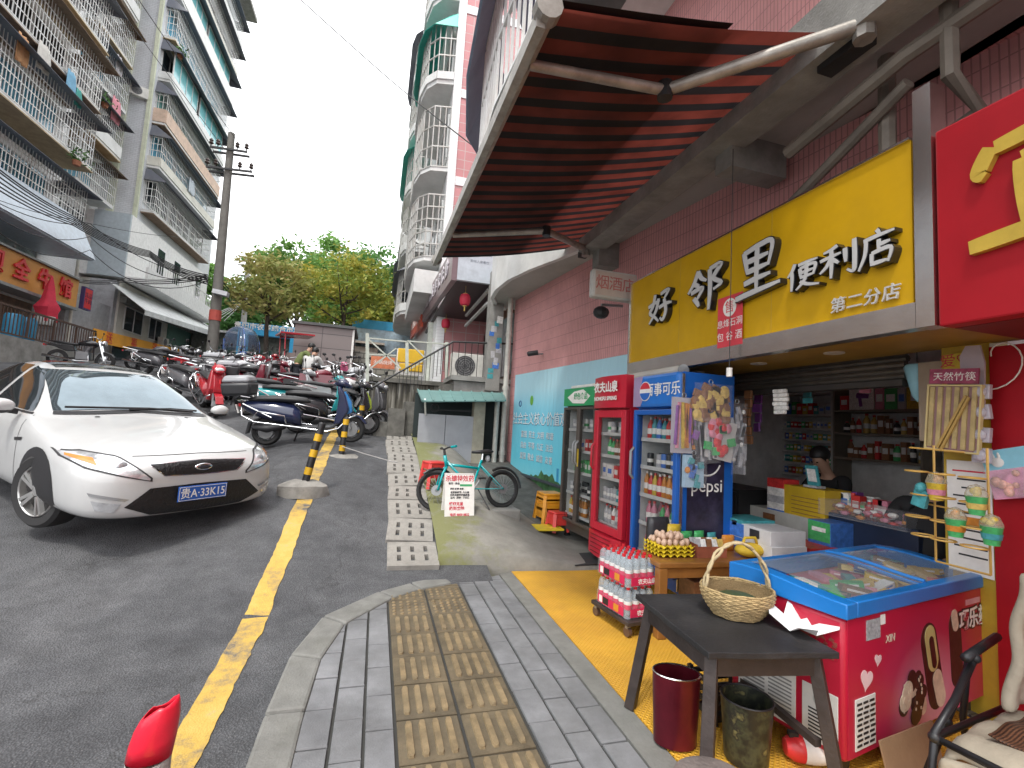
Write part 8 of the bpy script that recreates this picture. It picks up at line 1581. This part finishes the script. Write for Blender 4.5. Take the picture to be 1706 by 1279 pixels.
# bamboo stick panel
p = at(1588, 695, X=3.3); t = thing('chopstick_pack', 'cream framed pack of long striped chopsticks hanging on the pillar', 'chopsticks', p); t.rotation_euler = (R(4), 0, 0)
b = MB(); b.b2((0, -.135, -.20), (.01, .135, .19)); b.build('backing', mat('backing_mauve', (.30, .17, .17), .5), t); b = MB()
for (a, c) in (((-.14, -.205), (-.13, .195)), ((.13, -.205), (.14, .195)), ((-.13, -.205), (.13, -.195)), ((-.13, .185), (.13, .195))): b.b2((-.012, a[0], a[1]), (.012, c[0], c[1]))
b.build('frame', mat('cream_frame', (.58, .47, .22), .5), t)
for k in range(6): b = MB(); b.b2((-.011, -.115+.043*k, -.185), (-.001, -.092+.043*k, .18)); b.build('chopstick', mat('bamboo', (.46, .35, .16), .5, var=.3, scale=10), t)
b = MB(); b.bar((-.02, -.07, .13), (-.02, .06, -.19), .014); b.bar((-.022, -.085, .12), (-.022, .04, -.2), .012); b.build('loose_sticks', mat('bamboo_dark', (.42, .27, .08), .5), t)
b = MB(); b.b2((-.014, -.12, .20), (-.004, .13, .29)); b.build('header_card', mat('header_wine', (.28, .05, .10), .4, var=.6, scale=14), t); txt('天然竹筷', .055, .0005, PWH, t, (-.0155, 0, .24), FACE_W)
RW = mat('yellow_wire', (.62, .38, .10), .4)
p0 = at(1600, 750, X=3.12); t = thing('wire_rack', 'yellow wire rack with ring holders for cups hanging by the pillar', 'rack', p0)
b = MB(); zt_ = 0; zb_ = at(1600, 945, X=3.12).z-p0.z
for y in (.13, -.12): b.tube([(0, y, .02), (0, y, zb_)], .006, 5)
b.tube([(0, .26, .0), (0, -.02, -.01)], .005, 5); b.tube([(0, .24, zb_*.5), (0, -.12, zb_*.53)], .005, 5); b.tube([(0, .13, zb_), (0, -.12, zb_)], .006, 5); b.build('upright', RW, t)
cups = []
for k, z in enumerate((-.14, -.27, -.40, -.50)):
    for y in (.19-.03*(k % 2), .06, -.08): b = MB(); b.tube([(-.05+.05*math.cos(a), y+.055*math.sin(a), z+.02*y) for a in [2*math.pi*i/20 for i in range(20)]], .0048, 5, True); b.build('ring_holder', RW, t)
def cup(label, px, py, X, c1, c2, top, r_=.045):
    q = at(px, py, X=X); t = thing('toy_cup', label, 'toy cup', q, 0, 'toy cups in the wire rack'); b = MB(); b.lathe([(0, -.06), (r_*.68, -.06), (r_, .03), (r_*1.05, .035), (0, .036)], n=16); b.build('cup', pm(c1), t, smooth=True); b = MB(); b.lathe([(r_*1.06, .034), (r_*1.02, .05), (r_*.7, .085), (0, .1)], n=16); b.build('dome_lid', sheer('dome_plastic', (.6, .55, .4), .35, .08), t, smooth=True); b = MB(); [b.sph((rg.uniform(-.02, .02), rg.uniform(-.02, .02), .045+.008*i), .018, 8, 6) for i in range(4)]; b.build('sweets', pm(top), t, smooth='all'); b = MB(); b.lathe([(r_*.86, -.03), (r_*.97, .0)], n=16); b.build('label_band', pm(c2), t)
cup('yellow toy cup with orange sweets, topmost in the wire rack', 1560, 815, 3.05, 'yellow', 'pink', 'orange')
cup('green toy cup beside the pillar sheets at the right of the rack', 1627, 838, 3.05, 'green', 'gold', 'yellow')
cup('green toy cup with orange sweets in the lower middle of the rack', 1592, 875, 3.05, 'green', 'orange', 'orange')
cup('green toy cup cut off by the red wall at the lower right of the rack', 1652, 888, 3.08, 'green', 'teal', 'yellow')
q = at(1534, 830, X=3.05); b = MB(); b.box((0, 0, 0), (.03, .075, .1), rx=R(14)); b.sph((0, -.005, .06), .032, 10, 7); o = b.build('biscuit_pack', [pm('teal')], loc=q, bevel=.004); tag(o, 'small blue biscuit pack held at the left of the wire rack', 'packet')
# toy pack on the red wall
q = at(1682, 790, X=3.40); t = thing('toy_pack', 'pink and blue toy pack hanging askew on the red wall', 'toy pack', q); t.rotation_euler = (R(-14), 0, 0); b = MB(); b.b2((-.006, -.16, -.13), (0, .10, .14)); b.build('card', mat('toy_card_pink', (.62, .25, .38), .4, var=.5, scale=10), t); b = MB(); b.b2((-.008, -.16, .03), (-.0062, .10, .14)); b.build('card_top', mat('toy_card_blue', (.25, .55, .68), .4), t)
b = MB(); b.sph((-.009, .03, .07), .03, 10, 7, (.1, 1, .9)); [b.sph((-.009, .03+s_*.013, .105), .011, 8, 6, (.2, .7, 1.8)) for s_ in (-1, 1)]; b.build('rabbit_print', PWH, t); b = MB(); [b.sph((-.02, rg.uniform(-.13, .07), rg.uniform(-.11, .02)), rg.uniform(.015, .03), 8, 6, (.5, 1, 1)) for _ in range(9)]; b.build('trinkets', mat('trinket_mix', (.60, .30, .22), .3, var=.9, scale=20), t, smooth='all'); b = MB(); b.b2((-.04, -.155, -.125), (-.039, .095, .03)); b.build('blister', sheer('crinkly_film', (0, 0, 0)), t)
t = thing('white_cable', 'loose white cable looping on the red wall under its sign', 'cable', at(1690, 590, X=3.43)); b = MB(); b.tube([(-.01, .0+.1*math.cos(a)+.02*a, .1*math.sin(a)-.02*a) for a in [i*.35 for i in range(20)]], .004, 5); b.build('loop', PWH, t, smooth='all')
# ---- recliner at the lower right
BEI = mat('beige_quilt', (.33, .285, .22), .9, var=.15, scale=5, bump=.6, bscale=25); BMAT = bpy.data.materials.new('brown_bamboo_mat'); BMAT.use_nodes = True; N, L = nodes(BMAT); bs = N['Principled BSDF']; bs.inputs['Roughness'].default_value = .5; tc = N.new('ShaderNodeTexCoord'); wv = N.new('ShaderNodeTexWave'); wv.inputs['Scale'].default_value = 32; wv.bands_direction = 'Y'; wv.inputs['Distortion'].default_value = .6; L.new(tc.outputs['Object'], wv.inputs[0]); L.new(ramp(N, L, wv.outputs[1], [(.1, (.035, .014, .008)), (.6, (.10, .042, .022)), (.95, (.14, .06, .03))]), bs.inputs['Base Color'])
t = thing('recliner', 'folding recliner with a beige quilted cushion and brown bamboo mat', 'chair', (2.46, 1.36, 0), R(9))
def wav(u, v): return .012*math.sin(u*9+v*4)+.010*math.sin(v*13)
b = MB(); us = [-1+2*i/16 for i in range(17)]
b.grid(lambda u, v: (u*.30, -.5+.55*v, .44+wav(u, v)-.07*max(0, abs(u)-.8)*5-(.10*sm(.92, 1.0, v) if v > .9 else 0)), us, [i/18 for i in range(19)]); b.grid(lambda u, v: (u*.30+wav(u, v)*.5, .05+.002*math.sin(u*5), .335-.20*v-.02*math.sin(u*4)), us, [i/6 for i in range(7)]); b.grid(lambda u, v: (-.31-.01*math.sin(v*20), -.5+.55*v, .37-.22*u+.015*math.sin(v*11)), [0, .25, .5, .75, 1], [i/18 for i in range(19)])
b.build('cushion', BEI, t, smooth='all', thick=.035, sub=1)
b = MB(); b.grid(lambda u, v: (-.01+u*.22, -.48+.42*v, .475+wav(u*.7, v)*.6), us, [i/12 for i in range(13)]); b.build('mat', BMAT, t, smooth='all', thick=.006); b = MB()
for (x, y) in ((-.06, -.16), (.06, -.22), (.11, -.13), (0, -.3)): b.box((x, y, .492+wav((x-.03)/.3, (y+.48)/.42)*.5), (.09, .02, .006), rz=R(-20))
b.build('mat_pattern', mat('mat_orange', (.45, .20, .05), .5), t)
b = MB(); b.grid(lambda u, v: (.33+u*.27*(1-.05*v)+.10*v, .0-.05*v+wav(u, v), .46+.55*v), us, [i/14 for i in range(15)]); b.build('back_cushion', BEI, t, smooth='all', thick=.045, sub=1)
FRM = mat('black_tube', (.025, .025, .028), .35, .3)
b = MB(); b.tube([(-.33, .09, 0), (-.30, .07, .42), (-.12, .08, .50), (.15, .12, .62)], .014, 8); b.tube([(.02, .10, .63), (.42, .14, .65)], .018, 8); b.tube([(.10, .10, .62), (.0, .16, .35), (-.12, .22, .02)], .014, 8); b.tube([(.12, .13, .60), (.24, .20, .3), (.34, .22, .02)], .014, 8); b.tube([(.40, .10, .30), (.50, .10, .62), (.62, .05, 1.1)], .013, 8); b.tube([(-.30, -.5, .40), (-.30, .07, .40), (.30, .07, .40)], .014, 8); b.build('frame', FRM, t, smooth='all')
for (x, y, z) in ((.10, .10, .62), (-.30, .07, .40), (0, .16, .35)): b = MB(); b.sph((x, y, z), .022, 10, 7); b.build('joint', BLK, t, smooth='all')
b = MB(); b.box((0, 0, .09), (.44, .008, .17), rx=R(-14)); o = b.build('cardboard', mat('cardboard', (.30, .19, .11), .8, var=.15, bump=.15), loc=(2.50, 1.70, .012), rz=R(9)); tag(o, 'brown cardboard sheet leaning against the freezer base', 'cardboard')
# ================================================================ PEOPLE
SKIN = mat('skin', (.44, .26, .18), .55, var=.06, bump=.03); HAIR = mat('black_hair', (.012, .011, .011), .5, bump=.4, bscale=80)
def skin_mesh(name, joints, bones, m, par, sub=2):
    names = list(joints); me = bpy.data.meshes.new(name); me.from_pydata([joints[k][0] for k in names], [(names.index(a), names.index(c)) for a, c in bones], []); me.materials.append(m)
    o = bpy.data.objects.new(name, me); COL.objects.link(o); o.parent = par; o.modifiers.new('k', 'SKIN'); 
    for i, k in enumerate(names): me.skin_vertices[0].data[i].radius = joints[k][1]; me.skin_vertices[0].data[i].use_root = (i == 0)
    md = o.modifiers.new('s', 'SUBSURF'); md.levels = sub; md.render_levels = sub
    dg = bpy.context.evaluated_depsgraph_get(); ev = o.evaluated_get(dg); nm = bpy.data.meshes.new_from_object(ev); o.modifiers.clear(); o.data = nm
    nm.polygons.foreach_set('use_smooth', [True]*len(nm.polygons)); nm.materials.clear(); nm.materials.append(m); return o
def person(label, loc, rz, J, jacket, trousers, shoes, hood=False, fingers=True, hair=HAIR, group=None, hc=None):
    """J: joint positions in metres (x right, y forward, z up) for a person facing +Y"""
    t = thing('person', label, 'person', loc, rz, group); V3 = Vector
    g = lambda k: V3(J[k])
    hd = g('head'); up = (hd-g('neck')).normalized(); fwd = V3(J.get('face', (0, 1, -.2))).normalized()
    bj = {'chest': (g('chest'), (.12, .09)), 'pelvis': (g('pelvis'), (.11, .09)), 'neck': (g('neck'), (.052, .052)), 'jaw': (hd-up*.05+fwd*.012, (.062, .068)), 'skull': (hd+up*.035, (.078, .092)), 'crown': (hd+up*.10, (.05, .06))}
    bn = [('chest', 'pelvis'), ('chest', 'neck'), ('neck', 'jaw'), ('jaw', 'skull'), ('skull', 'crown')]
    for s_ in 'LR':
        bj.update({'sh'+s_: (g('sh'+s_), (.05, .05)), 'el'+s_: (g('el'+s_), (.036, .036)), 'wr'+s_: (g('wr'+s_), (.024, .021)), 'hip'+s_: (g('hip'+s_), (.08, .08)), 'kn'+s_: (g('kn'+s_), (.055, .055)), 'an'+s_: (g('an'+s_), (.034, .034)), 'toe'+s_: (g('an'+s_)+V3((0, .14, -.05)), (.03, .025))})
        bn += [('chest', 'sh'+s_), ('sh'+s_, 'el'+s_), ('el'+s_, 'wr'+s_), ('pelvis', 'hip'+s_), ('hip'+s_, 'kn'+s_), ('kn'+s_, 'an'+s_), ('an'+s_, 'toe'+s_)]
        d = (g('wr'+s_)-g('el'+s_)).normalized(); pm_ = g('wr'+s_)+d*.055; bj['pa'+s_] = (pm_, (.032, .016)); bn.append(('wr'+s_, 'pa'+s_))
        side = d.cross(V3((0, 0, 1))); side = side.normalized() if side.length > .1 else V3((1, 0, 0)); pn = side.cross(d).normalized(); sg = 1 if s_ == 'L' else -1
        for k in range(4):
            L_ = (.038, .043, .040, .032)[k]; o_ = side*(.024-.016*k)*sg; p1 = pm_+d*.028+o_; p2 = p1+d*L_*.9-pn*.006*(1+k*.3); p3 = p2+d*L_*.55-pn*.016
            for q, (pp, r_) in enumerate(((p1, .0098), (p2, .0088), (p3, .0075))): bj['f%s%d%d' % (s_, k, q)] = (pp, (r_, r_))
            bn += [('pa'+s_, 'f%s%d0' % (s_, k)), ('f%s%d0' % (s_, k), 'f%s%d1' % (s_, k)), ('f%s%d1' % (s_, k), 'f%s%d2' % (s_, k))]
        p1 = g('wr'+s_)+d*.03+side*.034*sg; p2 = p1+d*.032+side*.014*sg-pn*.008; bj['t'+s_+'0'] = (p1, (.0115, .0115)); bj['t'+s_+'1'] = (p2, (.009, .009)); bn += [('wr'+s_, 't'+s_+'0'), ('t'+s_+'0', 't'+s_+'1')]
    bj = {'pelvis': bj['pelvis'], **{k: v for k, v in bj.items() if k != 'pelvis'}}
    skin_mesh('body', bj, bn, SKIN, t)
    M_ = Matrix((fwd.cross(up).normalized(), (up.cross(fwd.cross(up))).normalized(), up)).transposed().to_4x4()
    fc = MB(); M4 = Matrix.Translation(hd+up*.02) @ M_
    fc.sph((0, .098, -.02), .014, 8, 6, (.8, 1.1, 1.5)); [fc.sph((s_*.078, .0, -.01), .022, 8, 6, (.35, .7, 1.1)) for s_ in (-1, 1)]; fc.xf(M4); fc.build('nose_and_ears', SKIN, t, smooth='all')
    ey = MB(); [ey.sph((s_*.032, .086, .015), .011, 8, 6, (1.2, .5, .7)) for s_ in (-1, 1)]; ey.xf(M4); ey.build('eyes', mat('eye_dark', (.03, .02, .02), .2), t); mo = MB(); mo.sph((0, .085, -.062), .018, 8, 6, (1.3, .4, .35)); mo.xf(M4); mo.build('mouth', mat('lip', (.32, .12, .10), .5), t)
    hr = MB(); hr.sph((0, -.018, .045), .098, 16, 10, (.93, 1.06, 1.0)); hr.v = [(x, y, max(z, -.10) if y < .02 else max(z, .045+.35*max(0, y-.02))) for x, y, z in hr.v]; hr.xf(M4); hr.build('hair', hair, t, smooth='all')
    def cl(name, ks, bones, grow, m):
        js = {k: (bj[k][0], tuple(r_+grow for r_ in bj[k][1])) for k in ks}; return skin_mesh(name, js, bones, m, t)
    jk = {k: bj[k] for k in ('chest', 'pelvis')}; js = {'chest': (g('chest'), (.155, .12)), 'pelvis': (g('pelvis')+V3((0, 0, .02)), (.14, .125)), 'collar': (g('neck').lerp(g('chest'), .35), (.085, .075))}; bones = [('chest', 'pelvis'), ('chest', 'collar')]
    for s_ in 'LR': js.update({'sh'+s_: (g('sh'+s_), (.075, .075)), 'el'+s_: (g('el'+s_), (.056, .056)), 'wr'+s_: (g('wr'+s_), (.042, .042))}); bones += [('chest', 'sh'+s_), ('sh'+s_, 'el'+s_), ('el'+s_, 'wr'+s_)]
    if hood: js['hood'] = (g('neck')+V3((0, -.07, .02)), (.10, .07)); bones.append(('collar', 'hood'))
    skin_mesh('jacket', js, bones, jacket, t)
    js = {'pelvis': (g('pelvis'), (.13, .115))}; bones = []
    for s_ in 'LR': js.update({'hip'+s_: (g('hip'+s_), (.095, .095)), 'kn'+s_: (g('kn'+s_), (.068, .068)), 'an'+s_: (g('an'+s_)+V3((0, 0, .03)), (.052, .052))}); bones += [('pelvis', 'hip'+s_), ('hip'+s_, 'kn'+s_), ('kn'+s_, 'an'+s_)]
    skin_mesh('trousers', js, bones, trousers, t)
    for s_ in 'LR': b = MB(); a_ = g('an'+s_); b.sph(a_+V3((0, .06, -.045)), .1, 12, 8, (.46, 1.3, .42)); b.build('shoe', shoes, t, smooth='all')
    return t
STAND = dict(pelvis=(0, 0, .92), chest=(0, .04, 1.25), neck=(0, .05, 1.45), head=(0, .08, 1.58), shL=(-.18, .04, 1.38), shR=(.18, .04, 1.38), elL=(-.24, .10, 1.12), elR=(.24, .10, 1.12), wrL=(-.18, .30, 1.0), wrR=(.18, .30, 1.0), hipL=(-.09, 0, .88), hipR=(.09, 0, .88), knL=(-.10, .05, .48), knR=(.11, .04, .48), anL=(-.11, 0, .08), anR=(.12, 0, .08))
BEND = dict(STAND, chest=(0, .16, 1.20), neck=(0, .27, 1.37), head=(0, .34, 1.47), shL=(-.18, .20, 1.33), shR=(.18, .20, 1.33), elL=(-.26, .34, 1.10), elR=(.26, .36, 1.10), wrL=(-.14, .52, .98), wrR=(.14, .54, .98), face=(0, 1, -.6))
CLO = dict(jw=mat('pale_grey_jacket', (.48, .48, .47), .85, bump=.3, bscale=30), gr=mat('olive_green_shirt', (.12, .15, .05), .85, bump=.3, bscale=30), dk=mat('dark_trousers', (.025, .027, .035), .85), bk=mat('black_coat', (.016, .016, .018), .85), sh=mat('dark_shoes', (.02, .02, .02), .5))
p = at(509, 640, Y=13.4); person('person in a pale grey hooded jacket bending over a motorcycle, seen from behind', (p.x, 13.4, gz(p.x, 13.4)-.12), R(-20), BEND, CLO['jw'], CLO['dk'], CLO['sh'], hood=True)
p = at(490, 640, Y=14.1); person('person in an olive green shirt leaning right beside the notice board', (p.x, 14.1, gz(p.x, 14.1)-.06), R(-70), BEND, CLO['gr'], CLO['dk'], CLO['sh'])
p = at(1380, 775, X=4.55)
SEAT = dict(pelvis=(0, 0, .50), chest=(0, .08, .84), neck=(0, .13, 1.04), head=(0, .20, 1.15), shL=(-.17, .08, .98), shR=(.17, .08, .98), elL=(-.25, .20, .76), elR=(.25, .20, .76), wrL=(-.10, .42, .78), wrR=(.14, .44, .78), hipL=(-.09, .04, .48), hipR=(.09, .04, .48), knL=(-.12, .42, .47), knR=(.12, .42, .47), anL=(-.12, .40, .08), anR=(.12, .40, .08), face=(0, 1, -.7))
person('person in dark clothes with short black hair looking down behind the shop counter', (4.75, p.y+.08, .16), R(90), SEAT, CLO['bk'], CLO['dk'], CLO['sh'])
b = MB(); b.b2((-.2, -.2, .4), (.2, .2, .45)); [b.b2((x-.02, y-.02, 0), (x+.02, y+.02, .4)) for x in (-.17, .17) for y in (-.17, .17)]; o = b.build('chair_seat', DWOOD, loc=(4.78, p.y+.08, .12)); o.name = 'shop_chair'; tag(o, 'dark wooden seat behind the shop counter', 'chair')
q = at(1520, 890, X=3.8)
S2 = dict(SEAT, head=(0, .26, 1.06), neck=(0, .17, .99), chest=(0, .08, .84), wrR=(.22, .34, .56), elR=(.27, .12, .70), wrL=(-.26, .30, .60), elL=(-.29, .1, .72), face=(0, 1, -1.2))
person('person in a black coat sitting just inside the shop by the yellow rack, face hidden', (4.12, q.y+.12, .10), R(-75), S2, CLO['bk'], CLO['bk'], CLO['sh'])
b = MB(); b.b2((-.2, -.2, .4), (.2, .2, .45)); [b.b2((x-.02, y-.02, 0), (x+.02, y+.02, .4)) for x in (-.17, .17) for y in (-.17, .17)]; o = b.build('shop_chair', DWOOD, loc=(4.12, q.y+.12, .1)); tag(o, 'dark wooden seat just inside the shop by the yellow rack', 'chair')
